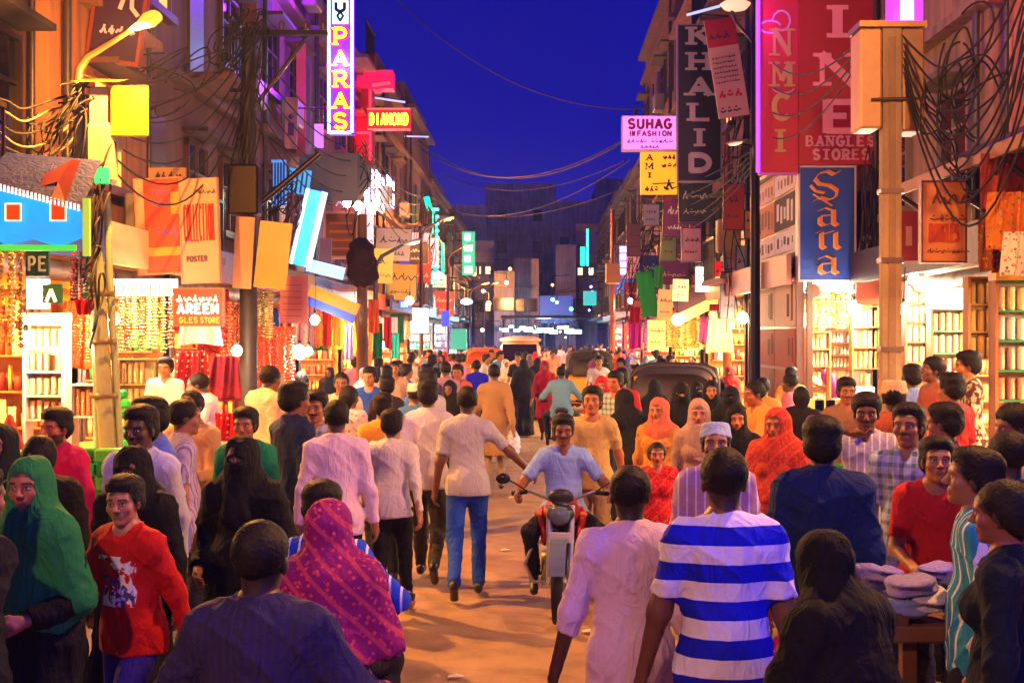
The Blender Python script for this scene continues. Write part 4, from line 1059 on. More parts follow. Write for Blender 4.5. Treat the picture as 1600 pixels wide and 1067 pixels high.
rack(40, 505, 96, 655, 12.6, 5, 4, [['#d8a040', '#e8b858', '#d88838'], ['#e0a838', '#d8a848'], ['#d84818', '#e05820', '#c83818'], ['#f0d890', '#e8c878']], 'white framed bangle rack left of the leaning lamp pole', 'white framed rack', '#f0e0b8', '#f0d8a0', '#f8c860', '#f8e8c0')
rack(112, 600, 146, 650, 12.4, 4, 1, [['#e06018', '#d85018', '#e88030']], 'small white shelf of orange bangle rolls beside the lamp pole', 'small white shelf', '#f0e0c0', None, '#f0b868')
rack(186, 560, 262, 640, 16.4, 8, 2, [['#e8c878', '#d8a040', '#f0e0b0'], ['#d07030', '#e8c060', '#60a040']], 'counter rack of mixed bangle rolls behind the shopkeeper in white', 'counter rack', '#d89848', None, '#f8d890')
rack(1196, 500, 1240, 560, 25.4, 6, 2, [['#e8b060', '#f0d8a0']], 'faint golden bangle rack below the poster wall', 'faint golden rack', '#b87838', None, '#f8d088')

# ------------------------------------------------ hanging strands, garments, cloth
def strand_mesh(L, rad, seed):
    r = random.Random(seed); m = MB(); z = 0
    while z > -L:
        s = rad * r.uniform(.7, 1.15); dx, dy = r.uniform(-.012, .012), r.uniform(-.012, .012)
        m.lathe([(0, s * .8), (s, s * .25), (s, -s * .3), (0, -s * .8)], (dx, dy, z - s), 6, smooth=False); z -= s * 1.45
    return m.mesh('bead_string', M['beads'])
STR = [strand_mesh(.95, .042, k) for k in range(4)]
def strands(px0, px1, py0, py1, Y, n, colors, label, group):
    for i in range(n):
        p = P(px0 + (px1 - px0) * (i + .5) / n, py0, Y); L = (py1 - py0) * Y / F * RND.uniform(.9, 1.05)
        c = colors[i % len(colors)]; w = (px1 - px0) / n * Y / F / .085
        o = link('bead_string', STR[i % 4], None, c, (p.x, Y + RND.uniform(-.04, .04), p.z), (0, 0, RND.random() * 3), (w, w, L / .95))
        tag(o, '%s from the left: %s' % (ORD[i], label), 'bead string', group)
strands(0, 36, 392, 540, 11.0, 4, ['#b89038', '#a8782c', '#c8a040', '#98702c'], 'thick golden bead string hanging at the photo left edge', 'golden bead strings at the photo left edge')
strands(184, 238, 462, 545, 15.6, 5, ['#d85028', '#c03018', '#e0a040', '#d04820', '#d8b050'], 'orange or gold bead string hanging under the white lit fascia', 'bead strings under the white lit fascia')
strands(238, 272, 460, 545, 15.7, 3, ['#9a9040', '#6a6a28', '#a82818'], 'olive or dark red bead string left of the red name board', 'bead strings left of the red name board')
strands(384, 428, 454, 522, 18.4, 4, ['#7a9040', '#c8b060', '#6a8038', '#b8a050'], 'green and gold garland hanging below the cream panels', 'garlands below the cream panels')
strands(112, 150, 392, 470, 11.9, 4, ['#a02020', '#b83020', '#30a050', '#c87030'], 'red or green tinsel string hanging beside the lamp pole', 'tinsel strings beside the lamp pole')
strands(100, 148, 485, 560, 12.8, 5, ['#e08020', '#f0a030', '#c85010'], 'orange tinsel string hung low behind the lamp pole', 'orange tinsel strings behind the lamp pole')
strands(1258, 1330, 448, 512, 21.8, 9, ['#f0d080', '#e8c060', '#d88030', '#f0e0a0'], 'pale gold bead string hanging inside the corner shop', 'bead strings inside the corner shop')
strands(350, 460, 520, 600, 19.5, 9, ['#d84010', '#e05818', '#c83010', '#e87028'], 'orange red tinsel string hung at the cloth shop opening', 'orange tinsel strings at the cloth shop')
strands(345, 384, 470, 560, 18.0, 4, ['#a83018', '#d86830', '#8a2818'], 'rust red string hanging right of the red name board', 'rust strings right of the red name board')
strands(1040, 1110, 500, 545, 31.0, 7, ['#e8b850', '#d8a040', '#f0d890'], 'short gold string at the yellow lit shop', 'gold strings at the yellow lit shop')

def sheet_mesh(name, w, h, amp, waves, mat, taper=1.0, seed=0, th=.012, nx=28, nz=14):
    r = random.Random(seed); ph = r.random() * 6; V = []; 
    for side_ in (0, 1):
        for j in range(nz + 1):
            for i in range(nx + 1):
                u, v = i / nx, j / nz; wd = w * (1 + (taper - 1) * v)
                V.append(((u - .5) * wd, amp * (math.sin(u * waves * 6.28 + ph + v * 1.2) * (.25 + .75 * v) + .3 * math.sin(u * waves * 15 + v * 4)) + side_ * th, -v * h + .02 * h * math.sin(u * 6 + ph) * v))
    n1 = (nx + 1) * (nz + 1); Q = []
    for j in range(nz):
        for i in range(nx):
            a = j * (nx + 1) + i; b = a + nx + 1
            Q.append((a, b, b + 1, a + 1)); Q.append((a + n1, a + 1 + n1, b + 1 + n1, b + n1))
    def rim(a, b): Q.append((a, b, b + n1, a + n1))
    for i in range(nx): rim(i + 1, i) if False else rim(i, i + 1); rim(nz * (nx + 1) + i + 1, nz * (nx + 1) + i)
    for j in range(nz): rim((j + 1) * (nx + 1), j * (nx + 1)); rim(j * (nx + 1) + nx, (j + 1) * (nx + 1) + nx)
    return np_mesh(name, np.array(V), np.array(Q), mat)
def cloth(name, cat, label, px0, py0, px1, py1, Y, col, mat='cloth', amp=.03, waves=3, taper=1.0, yaw=0, seed=None, group=None):
    a, b = P(px0, py0, Y), P(px1, py1, Y)
    o = link(name, sheet_mesh(name, b.x - a.x, a.z - b.z, amp, waves, M[mat], taper, seed if seed is not None else int(px0)), None, col, ((a.x + b.x) / 2, Y, a.z), (0, 0, R(yaw)))
    return tag(o, label, cat, group)
cloth('hanging_dress', 'dress', 'bright orange dress hung up behind the white framed rack', 100, 470, 146, 575, 13.2, '#e87010', 'cloth_zari', .05, 2, 1.5)
cloth('hanging_dress', 'dress', 'dark red dress with white dots hung in the bangle store', 276, 548, 322, 625, 15.2, '#8a0814', 'cloth_dots', .05, 2, 1.35)
cloth('hanging_cloth', 'cloth', 'maroon cloth hanging open beside the green packets', 328, 556, 372, 625, 16.0, '#7a1020', 'cloth', .05, 2, 1.3)
cloth('hanging_cloth', 'cloth', 'small red sequinned cloth hung between the shopkeeper and the boy in green', 336, 645, 372, 690, 12.2, '#b00810', 'cloth_dots', .03, 2, 1.0)
cloth('hanging_cloth', 'cloth', 'orange curtain glowing behind the hanging bulb', 352, 500, 400, 600, 21.0, '#d84810', 'cloth', .06, 4)
cloth('hanging_cloth', 'cloth', 'red orange curtain right of the hanging bulb', 402, 510, 462, 610, 21.5, '#d84010', 'cloth_zari', .06, 4)
cloth('hanging_cloth', 'cloth', 'crimson ribbon bow of cloth under the tinsel beside the pole', 116, 468, 147, 492, 11.8, '#c00818', 'cloth', .03, 2, .6)
cloth('hanging_cloth', 'cloth', 'brown bundle of sheets hanging at the right awning end', 1530, 340, 1580, 425, 12.4, '#8a4a18', 'cloth_floral', .10, 2, .8)
cloth('hanging_cloth', 'cloth', 'orange yellow bundle hanging under the right awning', 1545, 300, 1605, 392, 12.0, '#c87018', 'cloth_floral', .08, 2, 1.05)
cloth('hanging_cloth', 'cloth', 'dusty red cloth bundle high under the right awning', 1532, 240, 1610, 325, 12.6, '#9a3830', 'cloth', .08, 2)
cloth('hanging_cloth', 'cloth', 'white and green printed bag hanging at the photo right edge', 1570, 362, 1625, 432, 11.6, '#d8d8c0', 'cloth_floral', .05, 2, 1.2)
cloth('hanging_cloth', 'cloth', 'magenta cloth hanging by the distant right shops', 982, 498, 1002, 545, 36.0, '#9a10a0', 'cloth', .05, 2)
cloth('hanging_cloth', 'cloth', 'crimson cloth hanging above the magenta one', 984, 480, 1000, 505, 35.5, '#a01030', 'cloth', .05, 2)
cloth('hanging_cloth', 'cloth', 'green banner cloth slanting over the right pavement', 992, 424, 1018, 496, 34.0, '#1e8a38', 'cloth', .04, 1).rotation_euler = (0, R(-10), 0)
cloth('hanging_cloth', 'cloth', 'short green flag hanging right of the green banner', 1022, 415, 1036, 450, 35.0, '#3aa048', 'cloth', .04, 1)
cloth('hanging_cloth', 'cloth', 'green garment hanging beyond the second left pole', 583, 505, 598, 560, 27.0, '#209058', 'cloth', .05, 2)
cloth('hanging_cloth', 'cloth', 'orange shirt hanging by the second left pole', 575, 468, 592, 520, 26.0, '#e06028', 'cloth', .05, 2)
cloth('hanging_cloth', 'cloth', 'white and violet garment hung left of the second pole', 538, 505, 552, 562, 24.5, '#c8b8e0', 'cloth', .04, 2)
cloth('hanging_cloth', 'cloth', 'crimson cloth strip hanging past the orange shirt', 600, 495, 612, 545, 29.0, '#b01830', 'cloth', .04, 2)
cloth('hanging_cloth', 'cloth', 'teal garment hanging deep in the left row', 612, 520, 624, 560, 31.0, '#108888', 'cloth', .04, 2)
cloth('hanging_cloth', 'cloth', 'purple dress hung in the yellow lit shop on the right', 1215, 545, 1240, 590, 22.6, '#8a38a0', 'cloth', .05, 2, 1.3)
cloth('hanging_cloth', 'cloth', 'orange dress hung beside the purple one', 1243, 535, 1262, 600, 22.4, '#e07020', 'cloth_zari', .05, 2, 1.3)
for k, (px, c, lb) in enumerate(((498, '#e87828', 'saffron'), (512, '#d03828', 'scarlet'), (526, '#e8c050', 'yellow'))):
    cloth('hanging_cloth', 'cloth', lb + ' scarf hung in the cream lit shop on the left', px - 6, 470, px + 6, 540, 25.5 + k, c, 'cloth', .03, 1)
# green net packs
def pack_string(px, py0, py1, Y, n, w, col, label):
    t = thing('packet_string', label, 'packets', P(px, py0, Y), 0)
    h = (py1 - py0) * Y / F / n; ww = w * Y / F
    for i in range(n):
        m = MB().box((RND.uniform(-.02, .02), 0, -h * (i + .5)), (ww * RND.uniform(.8, 1.05), ww * .45, h * .93), None, h * .25)
        m.build('packet', M['plastic'], t, col[i % len(col)])
    MB().tube([(0, 0, .2), (0, 0, 0)], .006, 5).build('string', M['rubber'], t, '#202020')
pack_string(314, 585, 655, 13.0, 5, 24, ['#18a030', '#28b840', '#109028'], 'string of green packets hanging beside the dotted red dress')
pack_string(194, 608, 700, 12.4, 6, 20, ['#18a030', '#30c848', '#109028', '#e0c020'], 'string of green packets hanging just right of the leaning lamp pole')
# right patchwork poster wall beside the gothic sign
wall_t = thing('poster_wall', 'projecting wall pasted with brown and grey posters left of the blue sign', 'wall', (4.2, 20.75, 0))
MB().b2((0, .0, .25), (.12, 3.7, 5.0)).build('panel', M['board'], wall_t, '#9a7060')
pc = ['#f0d0d0', '#20181c', '#e8d8e0', '#181416', '#e8c0a0', '#b04818', '#a04818', '#e8b0a8', '#c87850', '#f0d0c8', '#6a4030', '#f0c8a8', '#b04020', '#8a5030']
zz = [4.95, 4.55, 3.95, 3.55, 3.15, 2.3, 1.6, .9]
k = 0
for c_ in range(2):
    for r_ in range(7):
        y0_, y1_ = (.06, 1.82) if c_ == 0 else (1.88, 3.64)
        p_ = MB().b2((-.02, y0_, zz[r_ + 1] + .03), (-.001, y1_, zz[r_] - .02)); po = p_.build('poster', M['card'], wall_t, pc[(c_ * 7 + r_) % len(pc)])
        q = MB()
        for s_ in range(5 if r_ < 4 else 2):
            hz_ = zz[r_] - zz[r_ + 1] - .2; yy = y0_ + .15 + s_ * .3; q.b2((-.026, yy, zz[r_ + 1] + .1 + RND.random() * .3 * hz_), (-.0205, yy + RND.uniform(.05, .2), zz[r_] - .1 - RND.random() * .3 * hz_))
        q.build('printing', M['card'], po, '#e8d8d0' if pc[(c_ * 7 + r_) % len(pc)] in ('#20181c', '#181416') else ['#8a6050', '#6a4030', '#5a3828'][r_ % 3])
MB().b2((-.12, -.06, 5.0), (.14, 3.8, 5.06)).build('coping', M['metal'], wall_t, '#c8b0a8')
# ---------------------------------------------------------------- signs
def vword(mb, s, w, ztop, hh, step, cx, t, d=.01, serif=True, y=0.0):
    for i, ch in enumerate(s): letter(mb, ch, cx - w / 2, ztop - i * step - hh, w, hh, t, d, y, serif)
# tall neon name sign
Y = 26.0
t, w, h = board('neon_sign', 'tall cyan framed neon sign with PARAS in yellow letters running down it', 'sign', 513, -60, 551, 209, Y, '#5a10c0', 'lit2', .3)
fr = MB()
for k, (a, b, z0, z1) in enumerate(((-.01, .035, 0, h), (w - .035, w + .01, 0, h))): fr.b2((a, -.05, z0), (b, -.005, z1))
fr.b2((.035, -.05, -.01), (w - .035, -.005, .045)); fr.build('neon_frame', M['lit4'], t, '#70e0ff')
sz = F / Y  # px per metre
def vz(py): return (209 - py) / sz
mr, my = MB(), MB()
for ch, p0, p1 in (('P', 42, 74), ('A', 77, 107), ('R', 109, 140), ('A', 143, 173), ('S', 175, 205)):
    H = (p1 - p0 - 3) / sz; letter(mr, ch, w * .5 - .175, vz(p1) + .02, .35, H, .125, .02, -.012, True); letter(my, ch, w * .5 - .155, vz(p1) + .035, .31, H - .03, .062, .02, -.04, True)
mr.build('letter_outline', M['lit2'], t, '#ff1030'); my.build('lettering', M['lit4'], t, '#ffc818')
# emblem above the letters
em = MB(); em.b2((.09, -.03, vz(38)), (w - .09, -.012, vz(2))); em.build('emblem_plate', M['lit2'], t, '#c0f0ff')
e2 = MB(); strokes(e2, [(w * .5, vz(34)), (w * .5 - .06, vz(26)), (w * .5, vz(20)), (w * .5 + .06, vz(26)), (w * .5, vz(34))], .05, .01, 0, 0, 1, 1, -.034); letter(e2, 'U', w * .5 - .12, vz(20), .24, .2, .07, .01, -.034, False); e2.build('emblem', M['board'], t, '#082850')
e3 = MB(); letter(e3, 'X', w * .5 - .12, vz(0), .24, .25, .08, .01, -.034, False); e3.build('emblem', M['lit2'], t, '#102890')
arm_to(t, w, h, -1, .9)
for z in (1.0, 2.6): point('neon_glow', (-.5, .35, z), 55, '#8a20ff', .15, t)
point('neon_glow', (.25, -.5, 1.5), 30, '#40a0ff', .15, t)
point('neon_glow', (-.9, 1.2, 3.2), 60, '#b020ff', .2, t)
# jeweller sign
t, w, h = board('neon_sign', 'red neon box sign reading DIAMOND in yellow capitals', 'sign', 574, 170, 641, 203, 36.0, '#c00818', 'lit2', .25)
print_on(t, lambda m: word(m, 'DIAMOND', .06, .13, w - .12, h - .26, .05, .02, -.005), '#ffb820', 'lit4')
fr = MB(); [fr.b2(a, b) for a, b in (((0, -.05, h - .03), (w, -.006, h)), ((0, -.05, 0), (w, -.006, .03)))]; fr.build('neon_frame', M['lit4'], t, '#ff3020')
point('neon_glow', (.6, -.4, .3), 30, '#ff2020', .1, t)
# red washed sign tower behind it
t = thing('sign_tower', 'red lit sheet metal tower with a flag shaped top above the jeweller sign', 'sign', (P(552, 250, 37).x, 37, P(552, 250, 37).z - .2))
u = 37 / F
MB().b2((0, 0, 0), (.55, .6, 150 * u)).build('column', M['board'], t, '#8a1838')
MB().b2((.1, -.05, 122 * u), (62 * u, .6, 150 * u)).b2((.56, -.05, 120 * u), (20 * u, .6, 45 * u) if False else (.75, .6, 122 * u)).build('top_box', M['lit1'], t, '#a01040')
tb = MB().tube([(.56, -.1, 126 * u), (58 * u, -.1, 130 * u)], .05, 8).tube([(.5, -.1, 10 * u), (.5, -.1, 120 * u)], .035, 8).tube([(0, -.1, 52 * u), (.5, -.1, 52 * u)], .04, 8); tb.build('neon_tube', M['lit4'], t, '#ff1828')
point('neon_glow', (.9, -.5, 3.0), 60, '#ff1030', .2, t); point('neon_glow', (.2, -.6, 1.0), 40, '#ff1030', .2, t)
# whitish tubes on masts
for (x0, y0, x1, y1, Yt, lb) in ((585, 137, 612, 137, 39, 'thin pale tube lamp over the red tower arm'), (585, 153, 633, 160, 38, 'longer pale tube lamp above the jeweller sign'), (627, 213, 670, 214, 50, 'pale tube lamp sticking out against the blue sky on the left'), (1073, 24, 1125, 10, 27, 'pale tube lamp above the black vertical signboard')):
    a, b = P(x0, y0, Yt), P(x1, y1, Yt); t = thing('tube_lamp', lb, 'lamp', a); d = b - a
    MB().tube([(0, 0, 0), tuple(d)], .03, 8).build('tube', M['lit1'], t, '#a0a8e0'); MB().tube([(0, .05, .05), tuple(d + Vector((0, .05, .05)))], .02, 6).tube([(0, .06, .05), (-.5 if x0 < 800 else .9, .1, .0)], .02, 6).build('bracket', M['metal'], t, '#303040')
# KHALID
t, w, h = board('signboard', 'black vertical signboard reading KHALID in white serif capitals', 'sign', 1060, 40, 1126, 282, 28.0, '#0a0a0e', 'board', .25, frame='#8a7a90', fw=.025)
print_on(t, lambda m: vword(m, 'KHALID', .52, h - .03, .40, .555, w / 2, .125, .012, True, -.002), '#c8b0b8', 'board')
arm_to(t, w, h, 1, .9)
# SUHAG
t, w, h = board('signboard', 'pink lit box sign reading SUHAG IN FASHION in magenta', 'sign', 973, 182, 1058, 234, 32.0, '#d878e0', 'lit1', .3, frame='#e0b0e0', fw=.02)
print_on(t, lambda m: word(m, 'SUHAG', .13, h * .62, w * .8, h * .30, .065, .01, -.002), '#b00050')
print_on(t, lambda m: (word(m, 'IN', .16, h * .40, .14, h * .16, .035, .01, -.002), word(m, 'FASHION', .36, h * .40, .86, h * .16, .035, .01, -.002)), '#b00050')
print_on(t, lambda m: (squig(m, .12, h * .2, .5, .1, .02, 3, .006, -.002), squig(m, .72, h * .2, .5, .1, .02, 4, .006, -.002), squig(m, .45, h * .04, .45, .07, .02, 5, .006, -.002)), '#3010a0')
arm_to(t, w, h, 1, .5)
# yellow AMI sign
t, w, h = board('signboard', 'yellow hanging signboard with dark letters A M I under the pink one', 'sign', 1001, 238, 1058, 303, 32.6, '#e89018', 'lit1', .2)
print_on(t, lambda m: (letter(m, 'A', .14, h * .80, .17, .16, .04, .01, -.002), letter(m, 'M', .12, h * .58, .2, .17, .04, .01, -.002), letter(m, 'I', .17, h * .38, .12, .14, .05, .01, -.002), squig(m, .12, h * .06, .28, .12, .035, 8, .01, -.002),
                       squig(m, .58, h * .84, .28, .1, .035, 9, .01, -.002), squig(m, .55, h * .64, .3, .1, .035, 10, .01, -.002), strokes(m, [(.3, h * .24), (.85, h * .26)], .03, .01, 0, 0, 1, 1, -.002), squig(m, .6, h * .1, .25, .25, .05, 11, .01, -.002)), '#20140a')
# red banners
t, w, h = board('banner', 'tall red banner with gold letters N M C I beside the bigger red one', 'banner', 1189, -60, 1247, 270, 20.45, '#b0082c', 'board', .15, frame='#c050d0', fw=.025)
def f_(m):
    for ch, p0, p1 in (('N', 45, 88), ('M', 97, 136), ('C', 147, 188), ('I', 202, 238)):
        z = (270 - p1) * 20.45 / F; letter(m, ch, w * .30, z, .31 if ch != 'I' else .26, (p1 - p0) * 20.45 / F, .085, .01, -.002)
print_on(t, f_, '#b08a48')
print_on(t, lambda m: (strokes(m, arc(w * .25, h - 1.05, .17, .1, 20, 300), .03, .008, 0, 0, 1, 1, -.002), strokes(m, arc(w * .55, h - .95, .14, .16, -100, 170), .03, .008, 0, 0, 1, 1, -.003), strokes(m, arc(w * .6, (270 - 138) * 20.45 / F, .17, .08, 160, 350), .02, .008, 0, 0, 1, 1, -.004)), '#b890a0')
ed = MB().tube([(-.06, -.06, 0), (-.06, -.06, h)], .03, 8); ed.build('neon_tube', M['lit2'], t, '#c030ff')
point('neon_glow', (-.35, -.4, 2.4), 40, '#b030ff', .1, t)
t, w, h = board('banner', 'huge red banner with pink capitals I N E and BANGLES STORES', 'banner', 1249, -60, 1372, 257, 20.35, '#a00410', 'board', .15)
def f_(m):
    for ch, p0, p1, x0, x1 in (('I', 8, 60, 1292, 1325), ('N', 83, 135, 1277, 1340), ('E', 156, 209, 1286, 1335)):
        letter(m, ch, (x0 - 1249) * 20.35 / F, (257 - p1) * 20.35 / F, (x1 - x0) * 20.35 / F, (p1 - p0) * 20.35 / F, .165 if ch != 'N' else .14, .01, -.002)
print_on(t, f_, '#e88a98')
print_on(t, lambda m: (word(m, 'BANGLES', .10, (257 - 229) * 20.35 / F, 1.10, .17, .042, .008, -.002, True, .3), word(m, 'STORES', .21, (257 - 250) * 20.35 / F, .90, .17, .042, .008, -.002, True, .3)), '#d88898')
print_on(t, lambda m: strokes(m, arc(.13, 3.2, .1, .13, 0, 300), .02, .006, 0, 0, 1, 1, -.002), '#a04050')
# blue gothic letter sign
t, w, h = board('signboard', 'blue signboard with orange gothic letters S a n a running down it', 'sign', 1250, 262, 1335, 437, 20.45, '#0838a0', 'board', .22, frame='#c0a8b0', fw=.03)
u = 20.45 / F
def gx(px): return (px - 1250) * u
def gz(py): return (437 - py) * u
def goth(m, grow=1.0, yy=-.002):
    k = grow; nx, nz = .024 * k, .021 * k
    S1 = [(gx(a), gz(b)) for a, b in ((1312, 268), (1303, 273), (1293, 268), (1280, 271), (1273, 280), (1280, 288), (1296, 290), (1308, 298), (1306, 308), (1294, 313), (1280, 309), (1272, 314))]
    nib(m, S1, nx * 1.15, nz * 1.15, .01, 0, 0, 1, 1, yy)
    nib(m, [(gx(a), gz(b)) for a, b in ((1266, 290), (1274, 299), (1288, 302))], nx * .8, nz * .8, .01, 0, 0, 1, 1, yy - .001)
    nib(m, [(gx(1270), gz(304)), (gx(1300), gz(322))], nx * .35, nz * .35, .01, 0, 0, 1, 1, yy - .002)
    TH, TN = (.040 * k, .020 * k), (.016 * k, .012 * k)
    def put(qs, n_):
        for q in qs: nib(m, [(gx(a), gz(b)) for a, b in q], n_[0], n_[1], .01, 0, 0, 1, 1, yy)
    for y0 in (324, 399):
        put(([(1281, y0 + 15), (1281, y0 + 25), (1287, y0 + 29)], [(1302, y0 + 5), (1302, y0 + 25), (1308, y0 + 29)]), TH)
        put(([(1278, y0 + 6), (1290, y0 + 1), (1302, y0 + 6)], [(1282, y0 + 14), (1299, y0 + 12)], [(1288, y0 + 29), (1299, y0 + 25)]), TN)
    put(([(1283, 364), (1283, 385), (1288, 389)], [(1305, 364), (1305, 385), (1311, 389)]), TH)
    put(([(1274, 365), (1283, 361)], [(1286, 366), (1303, 361)]), TN)
print_on(t, lambda m: goth(m, 1.0, -.002), '#d8a868', 'board', 'letter_outline'); print_on(t, lambda m: goth(m, .55, -.045), '#e0700c')
t, w, h = board('signboard', 'dark blue picture panel with a pale swirl right of the gothic sign', 'sign', 1338, 300, 1376, 437, 20.6, '#141c50', 'board', .2)
print_on(t, lambda m: (strokes(m, arc(.17, .42, .12, .28, 60, 300), .05, .01, 0, 0, 1, 1, -.002), strokes(m, arc(.22, .40, .08, .2, 100, 380), .03, .01, 0, 0, 1, 1, -.003), m.b2((.02, -.01, 0), (.05, -.002, .5))), '#a88a98')
# board on the right shop: orange writing
t, w, h = board('signboard', 'cream hanging board with orange script between pole and awning end', 'sign', 1442, 285, 1508, 408, 14.0, '#d88850', 'board', .1, frame='#7a4030', fw=.02)
print_on(t, lambda m: (squig(m, .1, h * .72, .38, .16, .02, 21, .006, -.002), squig(m, .08, h * .5, .4, .07, .014, 22, .006, -.002), squig(m, .05, h * .1, .45, .05, .01, 23, .006, -.002)), '#7a2810')
print_on(t, lambda m: word(m, 'BANGLES', .07, h * .24, w - .14, .2, .03, .006, -.002, False, .15), '#c04018')
t, w, h = board('light_box', 'blinding white light box above the pink bangle rack', 'light box', 1450, 416, 1508, 488, 17.6, '#fff4e0', 'lit4', .12)
area('box_glow', (w / 2, -.06, h / 2), 60, '#fff0d8', w, h, (R(90), 0, 0), t)
t, w, h = board('light_box', 'white strip light box over the corner shop opening', 'light box', 1256, 441, 1332, 455, 20.9, '#fff4d8', 'lit10', .1)
area('box_glow', (w / 2, -.06, -.02), 60, '#ffe8c0', w, .1, (R(20), 0, 0), t)
t, w, h = board('signboard', 'rust coloured panel hanging left of the concrete pole', 'sign', 1338, 438, 1374, 476, 20.0, '#b04818', 'board', .06)
t, w, h = board('signboard', 'pink picture panel hanging right behind the concrete pole', 'sign', 1408, 330, 1436, 408, 16.6, '#a03848', 'board', .06); print_on(t, lambda m: m.b2((.06, -.01, .2), (.14, -.002, .45)), '#e0a0a0', name='printing')
t, w, h = board('light_box', 'purple lit box hanging above the transformer cabinet', 'light box', 1395, -25, 1442, 46, 14.5, '#8a20ff', 'lit2', .3)
MB().b2((.08, -.01, .08), (w * .7, -.002, h - .1)).build('face', M['lit2'], t, '#d080ff'); point('box_glow', (.2, -.4, .2), 22, '#a040ff', .1, t)
# left boards
t, w, h = board('signboard', 'orange red poster on a dark framed stand left of the collection poster', 'poster', 218, 282, 290, 428, 16.0, '#d84820', 'board', .06, tilt=-3, frame='#d08a60', fw=.02)
print_on(t, lambda m: (m.b2((0, -.008, 0), (.10, -.002, h)),), '#e0a878', name='printing')
print_on(t, lambda m: (word(m, 'FREE', .2, h * .84, .2, .06, .014, .006, -.002), squig(m, .2, h * .7, .26, .1, .018, 31, .006, -.002), squig(m, .24, h * .4, .26, .1, .018, 32, .006, -.002)), '#7a50a0')
print_on(t, lambda m: (m.b2((.12, -.008, h * .18), (w - .02, -.002, h * .27)), m.b2((w - .14, -.008, h * .62), (w - .03, -.002, h * .86))), '#f09828', name='printing')
t, w, h = board('signboard', 'cream poster reading COLLECTION in tall thin red letters', 'poster', 286, 282, 345, 442, 15.8, '#d09a70', 'board', .05, yaw=-8, tilt=-2, frame='#c89078', fw=.015)
print_on(t, lambda m: (word(m, 'COLLECTION', .04, h * .40, w - .08, h * .36, .018, .006, -.002, False, .25),), '#a02018')
print_on(t, lambda m: (word(m, 'POSTER', .06, h * .20, w - .2, .07, .02, .006, -.002), squig(m, .18, h * .86, .24, .05, .012, 41, .006, -.002)), '#5a4038')
t, w, h = board('signboard', 'small striped board behind the orange poster top', 'sign', 232, 262, 290, 284, 16.6, '#a07850', 'board', .05); print_on(t, lambda m: squig(m, .1, .04, .3, .08, .02, 55, .006, -.002), '#201810')
t, w, h = board('signboard', 'narrow cream blank panel hanging between the left poles', 'sign', 363, 338, 392, 450, 17.6, '#c89868', 'board', .04, tilt=3)
t, w, h = board('signboard', 'wide yellow cream blank panel hanging below the second pole', 'sign', 396, 344, 446, 448, 17.2, '#e0a040', 'board', .04, tilt=6)
t, w, h = board('signboard', 'pink paper notice with faint lines at the orange shop', 'sign', 437, 431, 480, 505, 19.8, '#c87888', 'board', .04, tilt=1)
print_on(t, lambda m: [m.b2((.04, -.006, h * (.15 + .13 * k)), (w - .08, -.002, h * (.165 + .13 * k))) for k in range(6)], '#8a4858', name='printing')
t, w, h = board('signboard', 'red name board with white capitals AREEM in the bangle store', 'sign', 272, 452, 348, 508, 15.0, '#d03010', 'lit1', .05, frame='#e07030', fw=.015)
print_on(t, lambda m: (squig(m, .03, h * .66, w - .08, .07, .018, 61, .006, -.002), word(m, 'AREEM', .04, h * .32, w - .09, h * .28, .030, .006, -.002)), '#fff0e0', 'lit1')
print_on(t, lambda m: (word(m, 'GLES', .06, h * .06, w * .38, h * .16, .016, .006, -.002), word(m, 'STORE', w * .54, h * .06, w * .40, h * .16, .016, .006, -.002)), '#ffc040')
t, w, h = board('light_box', 'white glowing strip board above the hanging bead strings', 'light box', 176, 436, 274, 461, 15.2, '#fff0d0', 'lit4', .1)
print_on(t, lambda m: [m.b2((w * (k + .5) / 14 - .01, -.01, .01), (w * (k + .5) / 14 + .01, -.002, .12)) for k in range(14)], '#e0c8a0', name='printing')
area('box_glow', (w / 2, -.08, 0), 60, '#ffe4b8', w, .1, (R(20), 0, 0), t)
t, w, h = board('signboard', 'dark teal sign with pale letters P E under the blue awning', 'sign', 40, 386, 76, 432, 11.6, '#0c4038', 'board', .04)
print_on(t, lambda m: (letter(m, 'P', .02, .05, .075, .13, .02, .006, -.002, False), letter(m, 'E', .115, .05, .075, .13, .02, .006, -.002, False)), '#b0c0a8')
t, w, h = board('light_box', 'white glowing panel under the P E sign', 'light box', 42, 436, 74, 482, 11.9, '#fff4e0', 'lit4', .06); area('box_glow', (w / 2, -.05, h / 2), 22, '#ffe8c8', w, h, (R(90), 0, 0), t)
t, w, h = board('signboard', 'dark green lantern shaped sign below the P E letters', 'sign', 66, 444, 96, 474, 11.5, '#0a5a28', 'board', .04)
print_on(t, lambda m: strokes(m, [(.04, .02), (.08, .12), (.12, .02)], .03, .006, 0, 0, 1, 1, -.002), '#f0f0c0', 'lit1')
t, w, h = board('signboard', 'tilted dark purple signboard with white strokes above the lamp arm', 'sign', 138, -30, 212, 88, 15.4, '#3a1838', 'board', .12, tilt=8, frame='#8a3c18', fw=.04)
print_on(t, lambda m: (strokes(m, [(.3, .62), (.34, .8), (.28, .86)], .05, .006, 0, 0, 1, 1, -.002), strokes(m, [(.42, .84), (.44, .64), (.52, .56)], .05, .006, 0, 0, 1, 1, -.002), squig(m, .1, .3, .35, .1, .025, 71, .006, -.002)), '#e0c8c8')
t, w, h = board('signboard', 'pink panel with a purple figure on the building above the cyan sheets', 'sign', 444, 152, 463, 232, 25.5, '#c08090', 'board', .06, tilt=2)
